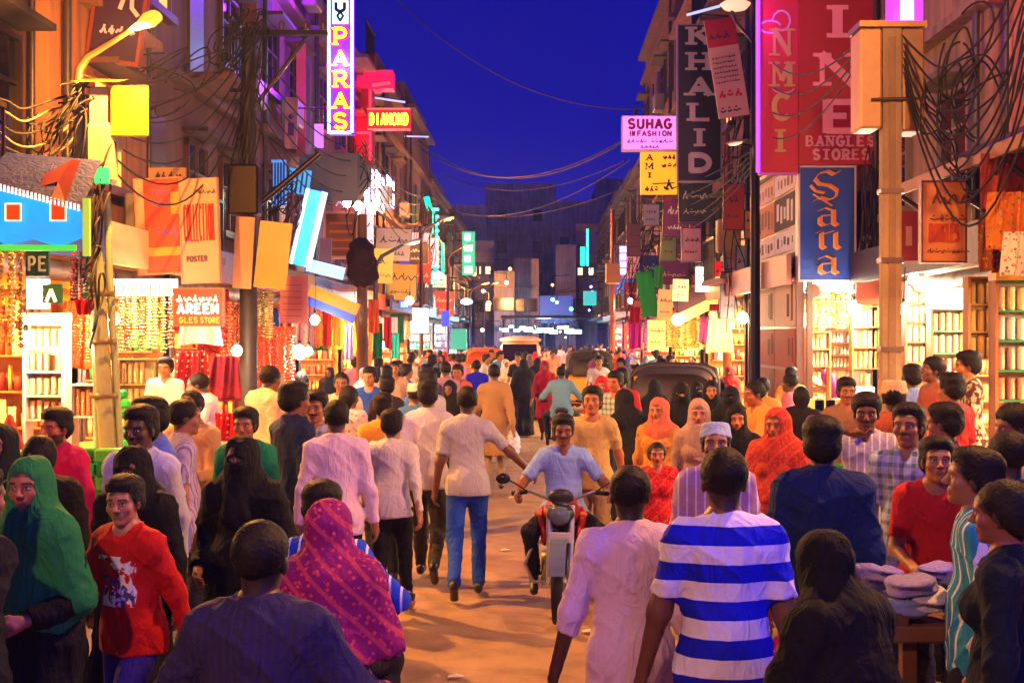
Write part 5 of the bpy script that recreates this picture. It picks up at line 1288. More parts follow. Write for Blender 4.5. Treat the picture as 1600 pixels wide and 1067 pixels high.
print_on(t, lambda m: (m.lathe([(0, -.06), (.05, -.03), (.06, .02), (0, .06)], (w * .5, -.01, h * .62), 8), m.b2((w * .25, -.01, h * .25), (w * .75, -.002, h * .5))), '#502080', name='printing')
t, w, h = board('signboard', 'violet lit blank panel left of the tall neon sign', 'sign', 491, 194, 505, 231, 26.8, '#b070e0', 'lit1', .05)
t, w, h = board('signboard', 'orange flat strip of wall panel on the pink building', 'sign', 463, 60, 477, 246, 27.5, '#c05a20', 'board', .08)
# cyan lit sheets
for (x0, y0, x1, y1, c, lb, tl) in ((424, 250, 447, 322, '#4080d0', 'blue striped sheet hung highest by the second pole', 0), (446, 262, 482, 300, '#2090d0', 'pale cyan sheet stretched under the neon sign', 8)):
    t, w, h = board('plastic_sheet', lb, 'sheet', x0, y0, x1, y1, 22.5, c, 'litn', .03, tilt=tl)
    print_on(t, lambda m: [m.b2((w * k / 5, -.012, .02), (w * k / 5 + .03, -.002, h - .05)) for k in range(5)], '#203060', name='dark_strip')  # dark strips laid over each sheet
t, w, h = board('blue_sheet', 'long slanting bright blue sheet with white tube edges', 'awning', 455, 292, 482, 412, 21.8, '#0a68c0', 'litn', .03, tilt=13)
MB().tube([(0, -.05, 0), (0, -.05, h)], .035, 8).tube([(w, -.05, 0), (w, -.05, h)], .055, 8).build('tube_edge', M['lit1'], t, '#b0dcff')
area('sheet_glow', (w / 2, -.1, h / 2), 10, '#60c0ff', w, h, (R(90), 0, 0), t)
t, w, h = board('louvre_box', 'light blue louvred air conditioner with added glow below the white tubes', 'lamp', 478, 402, 537, 424, 22.0, '#183060', 'board', .2, tilt=14)
lm = MB().b2((0, -.02, 0), (w, -.004, .028)).mesh('slat', M['lit2'])
for k in range(7): link('slat', lm, t, '#68b0f0', (0, 0, .01 + k * (h - .03) / 7))  # slats of the cooling unit are made to glow; no lamp there
t, w, h = board('fascia_board', 'sloping orange shop board with a blue lower edge', 'sign', 480, 444, 562, 462, 24.0, '#d85810', 'lit1', .08, tilt=22)
MB().b2((0, -.01, -.16), (w, .07, -.002)).build('lower_band', M['board'], t, '#1038a0')
t = thing('canopy', 'grey metal canopy edge under the tall neon sign', 'canopy', P(470, 240, 25.5)); MB().prism([(0, 0), (2.2, .02), (2.2, -.35), (0, -.95)], 1.15, 'x', .55).build('panel', M['board'], t, '#6a7080')
# lit showroom windows
sw = thing('showroom_window', 'row of three white lit showroom windows below the jeweller sign', 'window', (-5.05, 37.6, 0))
for k, (py0, py1, c) in enumerate(((256, 332, '#f0d8ff'), (272, 330, '#fff0f0'), (278, 322, '#d8e8ff'))):
    y0 = [0, 2.6, 5.6][k]; Ym = 37.6 + y0 + 1; z0, z1 = HC - (py1 - HZ) * Ym / F, HC - (py0 - HZ) * Ym / F
    q = MB().b2((-.04, y0, z0), (.0, y0 + 1.9, z1)).build('pane', M['lit4'], sw, c)
    MB().b2((0.002, y0 + .9, z0), (.05, y0 + .97, z1)).b2((.002, y0, z1 - .06), (.05, y0 + 1.9, z1)).b2((.002, y0, z0), (.05, y0 + 1.9, z0 + .06)).b2((.002, y0, (z0 + z1) / 2 - .03), (.045, y0 + 1.9, (z0 + z1) / 2 + .03)).build('frame', M['paint'], q, '#5030a0')
MB().b2((-.03, 2.6, 4.2), (.02, 4.5, 5.2)).build('panel', M['lit1'], sw, '#e06010')
for k, px in enumerate((543, 560, 581)):
    bulb(px, 318 + k * 4, 27.5, 45, '#f0ffe0', .10, .25, ['left', 'middle', 'right'][k] + ' one of the three white floodlights under the canopy', 'white floodlights under the canopy')
t, w, h = board('neon_sign', 'short white and violet vertical light left of the showroom windows', 'sign', 532, 250, 541, 302, 30, '#6a18d0', 'lit4', .1); MB().b2((.01, -.02, h * .55), (w - .01, -.002, h)).build('face', M['lit4'], t, '#e8e0ff')
t, w, h = board('neon_sign', 'tiny white violet light on the last left facade against the sky', 'sign', 647, 255, 655, 280, 58, '#6a40ff', 'lit4', .1); MB().b2((.02, -.02, h * .4), (w - .02, -.002, h)).build('face', M['lit10'], t, '#e0e0ff')
t, w, h = board('signboard', 'dark violet board with two rows of pink letters above the second left shops', 'sign', 600, 358, 640, 396, 40, '#241038', 'board', .15)
print_on(t, lambda m: (squig(m, .06, h * .62, w - .15, .16, .04, 81, .01, -.002), word(m, 'PALA', .06, h * .14, w - .12, h * .28, .05, .01, -.002)), '#e07888', 'lit1')
t, w, h = board('neon_sign', 'blue and violet lit vertical sign below the dark violet board', 'sign', 624, 398, 640, 482, 42, '#3040e0', 'lit1', .15)
for k in range(6): MB().b2((.05, -.02, h * (k + .15) / 6), (w - .05, -.002, h * (k + .75) / 6)).build('letter_block', M['lit2'], t, ['#60a0ff', '#a060ff', '#70e0ff', '#e090ff', '#ffe080', '#a0b0ff'][k])
t, w, h = board('signboard', 'brown framed display box hanging from the left facade under the floodlights', 'sign', 509, 334, 556, 400, 27.0, '#8a4820', 'board', .3, frame='#e0a890', fw=.05)
print_on(t, lambda m: [m.b2((.08, -.01, h * (.15 + .2 * k)), (w - .08, -.002, h * (.2 + .2 * k))) for k in range(4)], '#c86820', name='printing')
t, w, h = board('signboard', 'grey mauve blank panel hanging left of the brown display box', 'sign', 500, 372, 518, 412, 25.6, '#a08098', 'board', .05)
# green neon strips
t = thing('neon_sign', 'tall green neon strip sign with a bent top on the left', 'sign', P(680, 440, 54))
u = 54 / F
MB().tube([(0, 0, 0), (0, 0, 60 * u), (-.05, 0, 100 * u), (-10 * u, 0, 118 * u), (-14 * u, 0, 132 * u)], .12, 8).tube([(.32, 0, 5 * u), (.32, 0, 60 * u)], .06, 8).build('neon_tube', M['lit2'], t, '#00c890')
gb = MB(); [gb.b2((-.16, -.16, k * u * 11), (.16, -.125, k * u * 11 + .1)) for k in range(11)]; gb.build('letter_block', M['lit4'], t, '#40ffc0'); MB().tube([(-.9, .1, 2.4), (0, .1, 2.4)], .04, 6).build('bracket', M['metal'], t, '#202028')
point('neon_glow', (.3, -.5, 1.8), 40, '#00ffa0', .1, t)
t, w, h = board('neon_sign', 'green framed vertical sign with white green glyphs standing against the dark end', 'sign', 722, 362, 742, 430, 70, '#007a58', 'lit2', .2)
for k in range(4): MB().b2((.15, -.03, h * (k + .2) / 4), (w - .15 - .1 * (k % 2), -.002, h * (k + .8) / 4)).build('letter_block', M['lit4'], t, '#a0ffd8')
MB().tube([(-1.5, .1, h * .8), (0, .1, h * .8)], .05, 6).build('bracket', M['metal'], t, '#202028')
t, w, h = board('neon_sign', 'green tube sign hanging over the street on the right', 'sign', 907, 386, 914, 415, 60, '#00c060', 'lit4', .1); MB().tube([(w + .12, 0, 0), (w + .12, 0, 1.7)], .05, 8).build('neon_tube', M['lit4'], t, '#20ff90'); point('neon_glow', (0, -.4, .6), 30, '#00ff80', .1, t)
t, w, h = board('signboard', 'teal lit box sign low over the far right shops', 'sign', 912, 455, 932, 477, 56, '#1898a0', 'lit1', .3)
t, w, h = board('neon_sign', 'white violet stacked neon letters on the brown block', 'sign', 968, 384, 979, 430, 44, '#8040ff', 'lit2', .1)
for k in range(4): MB().b2((.03, -.03, h * (k + .15) / 4), (w - .03, -.002, h * (k + .8) / 4)).build('letter_block', M['lit4'], t, '#e8d8ff')
t, w, h = board('signboard', 'teal box sign glowing at the end of the left pavement', 'sign', 705, 514, 729, 546, 44, '#0a8070', 'lit1', .4)
t, w, h = board('light_box', 'white green lit box hanging above the far left crowd', 'light box', 645, 482, 668, 520, 38, '#d8f0c0', 'lit2', .3)
t, w, h = board('light_box', 'blue lantern box hanging beyond the white green one', 'light box', 690, 485, 702, 510, 46, '#1830c0', 'lit1', .3)
# right middle boards
RB = [(1066, 357, 1095, 408, 29, '#d098a8', 'board', 'pinkish white blank board framed in dark below the black signboard', 0), (1027, 452, 1050, 500, 33, '#e07840', 'lit1', 'peach lit panel over the cream shop', 3),
      (1051, 436, 1075, 470, 30, '#e8c878', 'lit1', 'pale yellow small panel over the slanted awning', 2), (1087, 417, 1108, 455, 29.6, '#fff0a8', 'lit4', 'bright yellow white lit panel above the slanted awning', 2), (1110, 408, 1126, 452, 29.4, '#c01010', 'lit1', 'red lit panel right of the bright yellow one', 2),
      (1126, 426, 1147, 497, 27, '#80687a', 'board', 'grey violet board hanging lowest in the right cluster', 1), (1132, 362, 1152, 420, 27.5, '#a07888', 'board', 'mauve portrait poster above the grey violet board', 0), (1131, 288, 1161, 358, 26.5, '#b84028', 'board', 'red fading to orange board right of the black signboard', 1),
      (1040, 310, 1064, 352, 33, '#a04838', 'board', 'rust red small board under the yellow one', 0), (1034, 355, 1056, 408, 34, '#708058', 'board', 'olive green board under the rust red one', 0), (1006, 320, 1030, 352, 35, '#9088a8', 'board', 'lilac board on the tall brown block', 0), (980, 350, 1000, 400, 38, '#6a3a50', 'board', 'plum board on the tall brown block', 0),
      (1150, 385, 1166, 450, 27.2, '#a8a0b8', 'board', 'pale grey slim board left of the poster wall', 1), (1164, 330, 1184, 372, 26.2, '#c88858', 'board', 'sandy board beside the poster wall top', 0), (990, 470, 1010, 500, 37, '#c06878', 'board', 'rose board above the distant right shops', 0), (1012, 500, 1040, 548, 37, '#e8a060', 'lit1', 'warm lit panel inside the distant right shop', 0)]
for (x0, y0, x1, y1, Yb, c, mt, lb, tl) in RB:
    t, w, h = board('signboard', lb, 'sign', x0, y0, x1, y1, Yb, c, mt, .07, tilt=tl, frame=None if mt != 'board' else '#2a2024', fw=.02)
    print_on(t, lambda m: (squig(m, w * .15, h * .6, w * .6, h * .12, .02, int(x0), .006, -.002), squig(m, w * .15, h * .25, w * .6, h * .08, .015, int(x0) + 1, .006, -.002)), '#3a2828', name='printing')
    MB().tube([(w, .04, h * .8), (w + .8, .3, h * .8)], .015, 5).build('bracket', M['metal'], t, '#2a2222')
t, w, h = board('signboard', 'leaning red and cream poster covered in small print', 'poster', 1124, 32, 1172, 186, 25.0, '#d0a090', 'board', .06, tilt=-9)
MB().b2((0, -.012, h * .72), (w, -.001, h)).build('printing', M['board'], t, '#b01018')
print_on(t, lambda m: [squig(m, .04, h * (.35 + .05 * k), w * .75, .04, .012, 90 + k, .006, -.014) for k in range(6)] + [squig(m, .06, h * .8, w * .7, .12, .03, 97, .006, -.016)], '#4a2028')
print_on(t, lambda m: squig(m, .08, h * .2, w * .7, .13, .04, 98, .006, -.014), '#c01010')
print_on(t, lambda m: (squig(m, .05, h * .04, w * .7, .12, .03, 99, .006, -.014)), '#302838')
# blue awning with red numerals
t = thing('awning', 'blue cloth awning printed with orange numeral ones at the photo left edge', 'awning', P(-30, 385, 10.6))
u = 10.6 / F
def ax(px): return (px + 30) * u
def az(py): return (385 - py) * u
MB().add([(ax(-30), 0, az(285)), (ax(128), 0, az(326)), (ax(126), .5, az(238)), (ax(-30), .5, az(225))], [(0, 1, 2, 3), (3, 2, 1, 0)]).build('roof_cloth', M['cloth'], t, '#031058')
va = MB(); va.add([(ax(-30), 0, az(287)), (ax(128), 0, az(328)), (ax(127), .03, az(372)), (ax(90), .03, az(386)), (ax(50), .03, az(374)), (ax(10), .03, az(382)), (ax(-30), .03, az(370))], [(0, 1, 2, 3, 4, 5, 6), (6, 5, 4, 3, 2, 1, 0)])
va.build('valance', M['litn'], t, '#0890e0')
fm = MB()
for k in range(26): x = ax(-30) + k * (ax(128) - ax(-30)) / 26; z = az(285) - (az(285) - az(326)) * k / 26; fm.b2((x, -.02, z - .03), (x + .012, -.004, z + .025))
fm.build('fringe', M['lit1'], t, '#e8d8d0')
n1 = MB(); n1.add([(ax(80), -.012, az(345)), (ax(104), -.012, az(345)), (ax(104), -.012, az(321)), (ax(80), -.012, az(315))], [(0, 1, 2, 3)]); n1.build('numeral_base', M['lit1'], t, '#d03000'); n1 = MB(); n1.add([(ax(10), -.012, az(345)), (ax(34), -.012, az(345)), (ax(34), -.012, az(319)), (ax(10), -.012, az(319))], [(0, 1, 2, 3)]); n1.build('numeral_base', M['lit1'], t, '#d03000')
n2 = MB(); n2.add([(ax(80), -.03, az(312)), (ax(104), -.03, az(317)), (ax(104), .33, az(242)), (ax(88), .35, az(240)), (ax(55), .2, az(268)), (ax(55), .1, az(290)), (ax(80), .16, az(280))], [(0, 1, 2, 3, 4, 5, 6)]); n2.build('numeral', M['board'], t, '#5a0c18')
n3 = MB()
for q in ([(80, 345), (104, 345), (104, 321)], [(80, 345), (80, 315)], [(10, 345), (34, 345), (34, 319), (10, 319), (10, 345)]):
    strokes(n3, [(ax(a), az(b)) for a, b in q], .012, .006, 0, 0, 1, 1, -.016)
n3.build('numeral_edge', M['lit1'], t, '#f0e0b0')
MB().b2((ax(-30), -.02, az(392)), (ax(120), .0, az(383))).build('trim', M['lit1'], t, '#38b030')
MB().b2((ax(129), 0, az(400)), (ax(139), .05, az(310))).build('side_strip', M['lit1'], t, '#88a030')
# right corrugated awning over the shops
t = thing('awning', 'long rusty corrugated awning running along the right shops', 'awning', (4.95, 10.6, 0))
am = MB(); nx = 56; vs = []; fs = []
for i in range(nx + 1):
    y = i * 5.6 / nx; zc = .018 * math.sin(i * 1.9)
    for x, z in ((-.45, 3.98), (.55, 4.50)): vs.append((x, y, z + zc)); vs.append((x, y, z + zc + .03))
for i in range(nx):
    a = i * 4; fs += [(a, a + 4, a + 6, a + 2), (a + 1, a + 3, a + 7, a + 5), (a, a + 1, a + 5, a + 4), (a + 2, a + 6, a + 7, a + 3)]
am.add(vs, fs, False).build('corrugated_sheet', M['corrugated'], t, '#6a5a58')
MB().b2((-.50, 0, 3.90), (-.452, 5.6, 4.03)).build('rail', M['wood'], t, '#a87048')
for yy in (.3, 2.0, 3.8, 5.4): MB().tube([(-.44, yy, 3.93), (.48, yy, 3.3)], .03, 6).build('strut', M['metal'], t, '#4a3838')
t = thing('awning', 'yellow lit slanted cloth awning over the yellow shop right of the road', 'awning', P(1056, 492, 30)); u = 30 / F
MB().add([(0, 0, 0), (66 * u, 0, 32 * u), (66 * u, .9, 58 * u), (0, .9, 30 * u), (0, .02, -.02), (66 * u, .02, 32 * u - .02), (66 * u, .92, 58 * u - .02), (0, .92, 30 * u - .02)], [(0, 1, 2, 3), (7, 6, 5, 4), (0, 4, 5, 1), (1, 5, 6, 2), (2, 6, 7, 3), (3, 7, 4, 0)]).build('cloth_top', M['board'], t, '#9a7068')
MB().add([(0, -.01, -18 * u), (66 * u, -.01, 14 * u), (66 * u, -.01, 32 * u), (0, -.01, 0)], [(0, 1, 2, 3)]).build('valance', M['lit1'], t, '#d8a850')
# ---------------------------------------------------------------- poles, street lamps, cables
def lamp_head(t, p, d, col='#ffa040', W=250, s=1.0, es='lit40', rad=.09):
    """cobra lamp head at p pointing along d"""
    d = Vector(d).normalized(); q = d.to_track_quat('Y', 'Z').to_matrix().to_4x4()
    m = MB(); m.lathe([(0, 0), (.035, .0), (.06, .1), (.085, .3), (.07, .48), (0, .54)], (0, 0, 0), 10, 'y')
    vs = [(v[0], v[1], v[2] * (.55 if v[2] > 0 else .25)) for v in m.v]; vs = [tuple((q @ Vector(v)) * s + Vector(p)) for v in vs]; m.v = vs
    m.build('lamp_head', M['paint'], t, '#8a8078')
    g_ = MB().lathe([(0, .12), (.045, .16), (.066, .3), (.05, .44), (0, .48)], (0, 0, 0), 10, 'y'); g_.v = [tuple((q @ Vector((v[0], v[1], v[2] * .7 - .03))) * s + Vector(p)) for v in g_.v]
    g_.build('lamp_glass', M['lit2' if es == 'lit40' else es], t, '#ff8c30' if es == 'lit40' else col)
    c = (q @ Vector((0, .3, -.14))) * s + Vector(p)
    point('lamp_light', c, W, col, rad, t)
# leaning lamp pole, left
t = thing('street_lamp', 'leaning steel lamp pole with lit orange lamp and yellow meter box on the left', 'street lamp', (P(176, 525, 12).x, 12, 0))
x0 = t.location.x
def L12(px, py): p = P(px, py, 12); return (p.x - x0, 0, p.z)
MB().tube([(0.03, 0, .0), L12(150, 420), L12(128, 250), L12(122, 130)], [.085, .075, .068, .055], 12).build('pole', M['paint'], t, '#8a8a60')
MB().tube([(.13, .02, .0), tuple(Vector(L12(168, 420)) + Vector((0, .05, 0))), tuple(Vector(L12(164, 300)) + Vector((0, .05, 0)))], .035, 8).tube([(-.1, .03, .0), tuple(Vector(L12(148, 420)) + Vector((-.05, .06, 0)))], .03, 8).build('conduit', M['paint'], t, '#8a9868')
MB().tube([L12(122, 132), L12(124, 108), L12(138, 88), tuple(P(170, 68, 11.8) - Vector((x0, 12, 0))), tuple(P(205, 46, 11.5) - Vector((x0, 12, 0)))], [.045, .042, .038, .034, .03], 8).build('lamp_arm', M['metal'], t, '#8a6040')
t0_ = Vector((t.location.x, 12, 0)); a_ = P(204, 47, 11.5) - t0_; b_ = P(245, 24, 11.2) - t0_; lamp_head(t, tuple(a_), tuple(b_ - a_), '#ffa848', 1000, .55, 'lit2', .04)
g_ = MB().lathe([(0, 0), (.05, .04), (.08, .16), (.07, .27), (0, .34)], (0, 0, 0), 10, 'y'); q_ = (b_ - a_).normalized().to_track_quat('Y', 'Z').to_matrix()
g_.v = [tuple(q_ @ Vector((v[0], v[1], v[2] * .8)) + (P(218, 40, 11.4) - t0_)) for v in g_.v]; g_.build('lamp_bowl', M['lit2'], t, '#ff8428')
mb_ = MB(); a1, b1 = Vector(L12(186, 219)), Vector(L12(243, 142)); mb_.b2((a1.x, -.25, a1.z), (b1.x, -.20, b1.z), .01); mx = mb_.build('meter_box', M['board'], t, '#ffd000')
MB().b2((a1.x - .22, -.2, a1.z - .1), (a1.x - .005, .14, b1.z), .015).build('cabinet', M['paint'], t, '#9a8a70')
lid = MB(); lid.add([tuple(Vector(L12(128, 137)) + Vector((0, -.3, 0))), tuple(Vector(L12(198, 138)) + Vector((0, -.3, 0))), tuple(Vector(L12(194, 125)) + Vector((0, .1, .02))), tuple(Vector(L12(136, 124)) + Vector((0, .1, .02)))], [(0, 1, 2, 3), (3, 2, 1, 0)]); lid.build('box_lid', M['board'], t, '#f0b400')
lc = Vector(L12(168, 245)); MB().box((lc.x, -.16, lc.z), (.26, .2, .56), None, .04).build('junction_box', M['paint'], t, '#b89a70')
lc = Vector(L12(168, 280)); MB().box((lc.x + .04, -.27, lc.z), (.14, .03, .16), None, .01).build('green_light', M['lit1'], t, '#18b060')
for k in range(3): z = [1.6, 2.1, 2.55][k]; MB().lathe([(.13, -.02), (.14, 0), (.13, .03)], (-.04 - z * .03, .01, z), 12).build('clamp', M['metal'], t, '#8a7a58')
# second pole with cross arms
t = thing('utility_pole', 'dark wooden utility pole with steel cross arms and tangled wires', 'utility pole', (P(388, 0, 18).x, 18, 0)); x0 = t.location.x
def L18(px, py): p = P(px, py, 18); return (p.x - x0, 0, p.z)
MB().tube([(0, 0, 0), (0, 0, 3), L18(388, 45)], [.14, .12, .10], 10).build('pole', M['wood'], t, '#2a1c16')
MB().b2((L18(385, 0)[0], -.06, L18(0, 56)[2]), (L18(512, 0)[0], .04, L18(0, 49)[2])).build('cross_arm', M['metal'], t, '#2a2024')
MB().tube([L18(392, 175), L18(480, 58)], .03, 6).tube([L18(392, 330), L18(500, 240)], .045, 6).tube([L18(360, 142), L18(405, 142)], .03, 6).build('strut', M['metal'], t, '#33262a')
for k, px in enumerate((402, 440, 478, 505)): p = L18(px, 47); MB().lathe([(0, 0), (.04, 0), (.03, .04), (.045, .07), (.03, .11), (0, .13)], (p[0], -.01, p[2]), 8).build('insulator', M['plastic'], t, '#4a3030')
p = L18(388, 300); MB().box((0, -.2, p[2]), (.42, .3, .7), None, .03).build('junction_box', M['metal'], t, '#2a1e18')
# third pole with wrapped bundle
t = thing('utility_pole', 'utility pole with a brown wrapped bundle standing by the cream lit shop', 'utility pole', (P(566, 0, 25).x, 25, 0)); u = 25 / F
MB().tube([(0, 0, 0), (0, 0, HC + 190 * u)], [.13, .09], 10).build('pole', M['wood'], t, '#6a4428')
V, Q = grow([ell((0, 0, HC + 112 * u), (.29, .27, .50), ID4, 0), ell((.08, -.05, HC + 98 * u), (.24, .24, .30), ID4, .06), ell((-.06, 0, HC + 128 * u), (.24, .22, .28), ID4, .06)], .03); N = vnorm(V, Q); V = V + N * (wav(V, 3, 12, .035) + wav(V, 4, 34, .014))[:, None]; link('bundle', np_mesh('bundle', V, Q, M['cloth']), t, '#2e1c10')
# concrete pole right with transformer
t = thing('utility_pole', 'pale concrete pole with a cream transformer cabinet on the right', 'utility pole', (P(1391, 0, 13).x, 13, 0)); x0 = t.location.x; u = 13 / F
top = HC + 480 * u
MB().b2((-.095, -.07, 0), (.095, .07, top)).build('pole', M['plaster'], t, '#c8a878'); MB().b2((-.035, -.085, .4), (.035, -.0702, top - .1)).build('rib', M['plaster'], t, '#a88860')
MB().box((-.215, .12, HC + 400 * u), (.22, .42, 155 * u), None, .02).build('cabinet', M['paint'], t, '#c89858'); MB().box((.215, .12, HC + 398 * u), (.22, .42, 160 * u), None, .02).build('cabinet', M['paint'], t, '#8a6038')
MB().b2((-.34, -.12, HC + 482 * u - .02), (.34, .36, HC + 482 * u + .04)).build('top_plate', M['metal'], t, '#a07848')
MB().tube([(-.22, -.1, HC + 366 * u), (.25, -.1, HC + 368 * u)], .018, 6).build('bolt_bar', M['metal'], t, '#5a4030')
for zz_ in (2.0, 2.9, 3.6): MB().b2((-.115, -.09, zz_), (.115, .09, zz_ + .05)).build('clamp', M['metal'], t, '#8a7058')
# dark pole by the red banners
t = thing('utility_pole', 'dark steel pole rising in front of the red banners with a dish lamp', 'utility pole', (P(1180, 0, 23).x, 23, 0)); u = 23 / F
MB().tube([(0, 0, 0), (0, 0, 9)], [.10, .07], 8).build('pole', M['metal'], t, '#1c161a')
MB().tube([(0, 0, HC + 455 * u), (-.35, 0, HC + 490 * u), (-.62, 0, HC + 560 * u)], .03, 6).tube([(0, 0, HC + 295 * u), (-.4, -.1, HC + 300 * u)], .03, 6).build('lamp_arm', M['metal'], t, '#2a2024')
MB().lathe([(0, -.1), (.2, -.06), (.28, .03), (.12, .12), (0, .13)], (-.36, -.02, HC + 515 * u), 14).build('dish_lamp', M['lit1'], t, '#e0a888')
lamp_head(t, (-.15, -.1, HC + 305 * u), (-1, -.2, -.2), '#c8a070', 6, .8, 'lit1')
# cable spool pole far right
for (px, Yp, lb) in ((957, 44, 'thin pole carrying a cream box on the far right pavement'), (1136, 27.6, 'reddish steel pole beside the black signboard')):
    t = thing('utility_pole', lb, 'utility pole', (P(px, 0, Yp).x, Yp, 0)); MB().tube([(0, 0, 0), (0, 0, 6.5)], [.10, .07], 8).build('pole', M['metal'], t, '#9a5a40')
    MB().box((0, -.15, 4.3), (.5, .3, .7), None, .03).build('box', M['paint'], t, '#c09860')
# street lamps down the street
SLs = [(-4.05, 32, 4.4, '#d8c0a0', 40, 'lit1', 'grey street lamp reaching over the left shops'), (-4.0, 44, 6.1, '#ff9a40', 1100, 'lit40', 'nearer lit orange street lamp beyond the green neon strip'), (-4.0, 57, 6.1, '#ff9a40', 1100, 'lit40', 'second lit orange street lamp on the left'),  # the first lamp also carries a faint light
       (-4.0, 76, 5.2, '#ffa850', 900, 'lit40', 'third small orange street lamp far down the left'), (-4.0, 95, 6.0, '#ffa040', 900, 'lit40', 'last tiny orange street lamp down the left')]
for (x, yv, z, c, W, es, lb) in SLs:
    t = thing('street_lamp', lb, 'street lamp', (x, yv, 0), 0, 'street lamps down the left side')
    MB().tube([(0, 0, 0), (0, 0, z - .5), (.15, 0, z - .25), (.7, 0, z + .05)], [.08, .06, .05, .04], 8).build('pole', M['metal'], t, '#4a4048'); lamp_head(t, (.65, 0, z + .05), (1, 0, .25), c, W, 1.0, es, .06)
t = thing('flood_lamp', 'round bluish white flood lamp glowing far down the left', 'street lamp', P(729, 471, 62)); MB().lathe([(0, -.15), (.25, -.1), (.3, 0), (.15, .12), (0, .15)], (0, 0, 0), 12).build('bowl', M['lit10'], t, '#b0f0ff'); MB().tube([(0, 0, .15), (0, .1, .5), (-1.9, .1, .7)], .03, 6).build('bracket', M['metal'], t, '#303040'); point('lamp_light', (0, -.3, -.3), 120, '#90d8ff', .2, t)
t = thing('flood_lamp', 'cold white lamp glaring over the white green box', 'street lamp', P(684, 430, 50)); MB().lathe([(0, -.15), (.2, -.1), (.25, 0), (.1, .12), (0, .15)], (0, 0, 0), 12).build('bowl', M['lit10'], t, '#c0e8ff'); MB().tube([(0, 0, .15), (-.9, .1, .4)], .03, 6).build('bracket', M['metal'], t, '#303040'); point('lamp_light', (0, -.3, -.3), 90, '#a0d0ff', .2, t)
# unseen lamps added out of view to light people's backs and facing walls
for (x, yv, z, c, W, lb) in ((-4.0, -1.5, 6.2, '#ffb070', 700, 'unseen lit street lamp added on the left pavement behind the camera'), (4.4, -6.0, 6.2, '#a070ff', 260, 'unseen lit street lamp added on the right pavement behind the camera'), (4.4, 6.5, 6.6, '#ffb060', 1000, 'unseen lit street lamp added on the right pavement just out of frame')):
    t = thing('street_lamp', lb, 'street lamp', (x, yv, 0)); sg = 1 if x < 0 else -1
    MB().tube([(0, 0, 0), (0, 0, z - .5), (sg * .15, 0, z - .25), (sg * .7, 0, z + .05)], [.08, .06, .05, .04], 8).build('pole', M['metal'], t, '#4a4048'); lamp_head(t, (sg * .65, 0, z + .05), (sg, 0, .2), c, W, 1.0, 'lit40', .15)
t = thing('neon_sign', 'big unseen violet neon sign added on the right facade behind the camera', 'sign', (5.0, -1.5, 3.6)); MB().b2((0, 0, 0), (.2, 3.4, 1.6)).build('panel', M['lit4'], t, '#7030ff'); MB().b2((-.03, .3, .4), (-.002, 3.1, 1.2)).build('face', M['lit4'], t, '#50a0ff')
area('neon_glow', (-.08, 1.7, .8), 260, '#6a38ff', 1.6, 3.2, (0, R(-90), 0), t)  # unseen sign and its glow are added to light people's backs

# thin night haze over the whole street
hz = MB(); hz.b2((-430, -90, -1.2), (430, 930, 14.6)); ho = hz.build('haze', None, None); ho['kind'] = 'stuff'
hm = bpy.data.materials.new('haze'); hm.use_nodes = True; hm.node_tree.nodes.clear()
pv_ = hm.node_tree.nodes.new('ShaderNodeVolumePrincipled'); ov_ = hm.node_tree.nodes.new('ShaderNodeOutputMaterial'); hm.node_tree.links.new(pv_.outputs[0], ov_.inputs['Volume'])
pv_.inputs['Density'].default_value = 0.0014; pv_.inputs['Color'].default_value = (0.22, 0.32, 0.98, 1); ho.data.materials.append(hm)

# cables
def cable(a, b, sag, r, label, group, n=18, wob=0.0, col='#0c0a0a', seed=0):
    a, b = Vector(a), Vector(b); rr = random.Random(seed); pts = []
    f1, f2 = rr.uniform(5, 11), rr.uniform(5, 11)
    for i in range(n + 1):
        t_ = i / n; p = a.lerp(b, t_); p.z -= sag * 4 * t_ * (1 - t_)
        if wob: p += Vector((wob * math.sin(f1 * t_ + seed), wob * math.cos(f2 * t_), wob * math.sin(f2 * t_ + 1))) * 2 * math.sin(PI * t_)
        pts.append(p)
    CN_[group] = CN_.get(group, -1) + 1
    o = MB().tube([tuple(p - a) for p in pts], r, 5).build('cable', M['rubber'], None, col, a); return tag(o, '%s from top: %s' % (ORD[CN_[group]], label), 'cable', group)
CN_ = {}
sk = 'thin cables sagging across the night sky'
for k, (x0, y0, Y0, x1, y1, Y1, sg) in enumerate(((660, 234, 50, 1005, 200, 34, 1.2), (650, 216, 55, 1000, 205, 40, 1.6), (610, -10, 40, 1010, 170, 36, 1.0), (690, 272, 60, 975, 252, 46, .9), (695, 325, 62, 985, 250, 44, 1.0), (700, 330, 66, 960, 300, 52, .6))):
    cable(P(x0, y0, Y0), P(x1, y1, Y1), sg, .014 + .0003 * Y0 * .6, 'thin dark cable sagging across the blue sky', sk, col='#3a3060')
lt = 'black service cable looping between the left lamp pole and the wooden pole'
for k in range(7):
    cable(P(130 + k * 2, 118 + k * 16, 12), P(386, 40 + k * 17, 18), .35 + .12 * k, .011, lt, 'cables between the two left poles', seed=k)
for k in range(8):
    cable(P(-20, 150 + k * 14, 11.4), P(126, 138 + k * 12, 12), .12 + .04 * k, .012, 'cable coming in from the photo left edge to the lamp pole', 'cables at the photo left edge', seed=k, wob=.02, col='#8a6a50' if k % 2 else '#1a1412')
for k in range(6):
    cable(P(392, 60 + k * 22, 18), P(560 + k * 4, 210 + k * 18, 25 + k), .3 + .1 * k, .012, 'cable hanging from the cross arms down the left row', 'cables from the cross arms', seed=k)
for k in range(6):
    cable(P(566, 215 + k * 8, 25), P(665, 300 + k * 12, 50), .5 + .1 * k, .014, 'cable running deep along the left facades', 'cables along the left facades', seed=k)
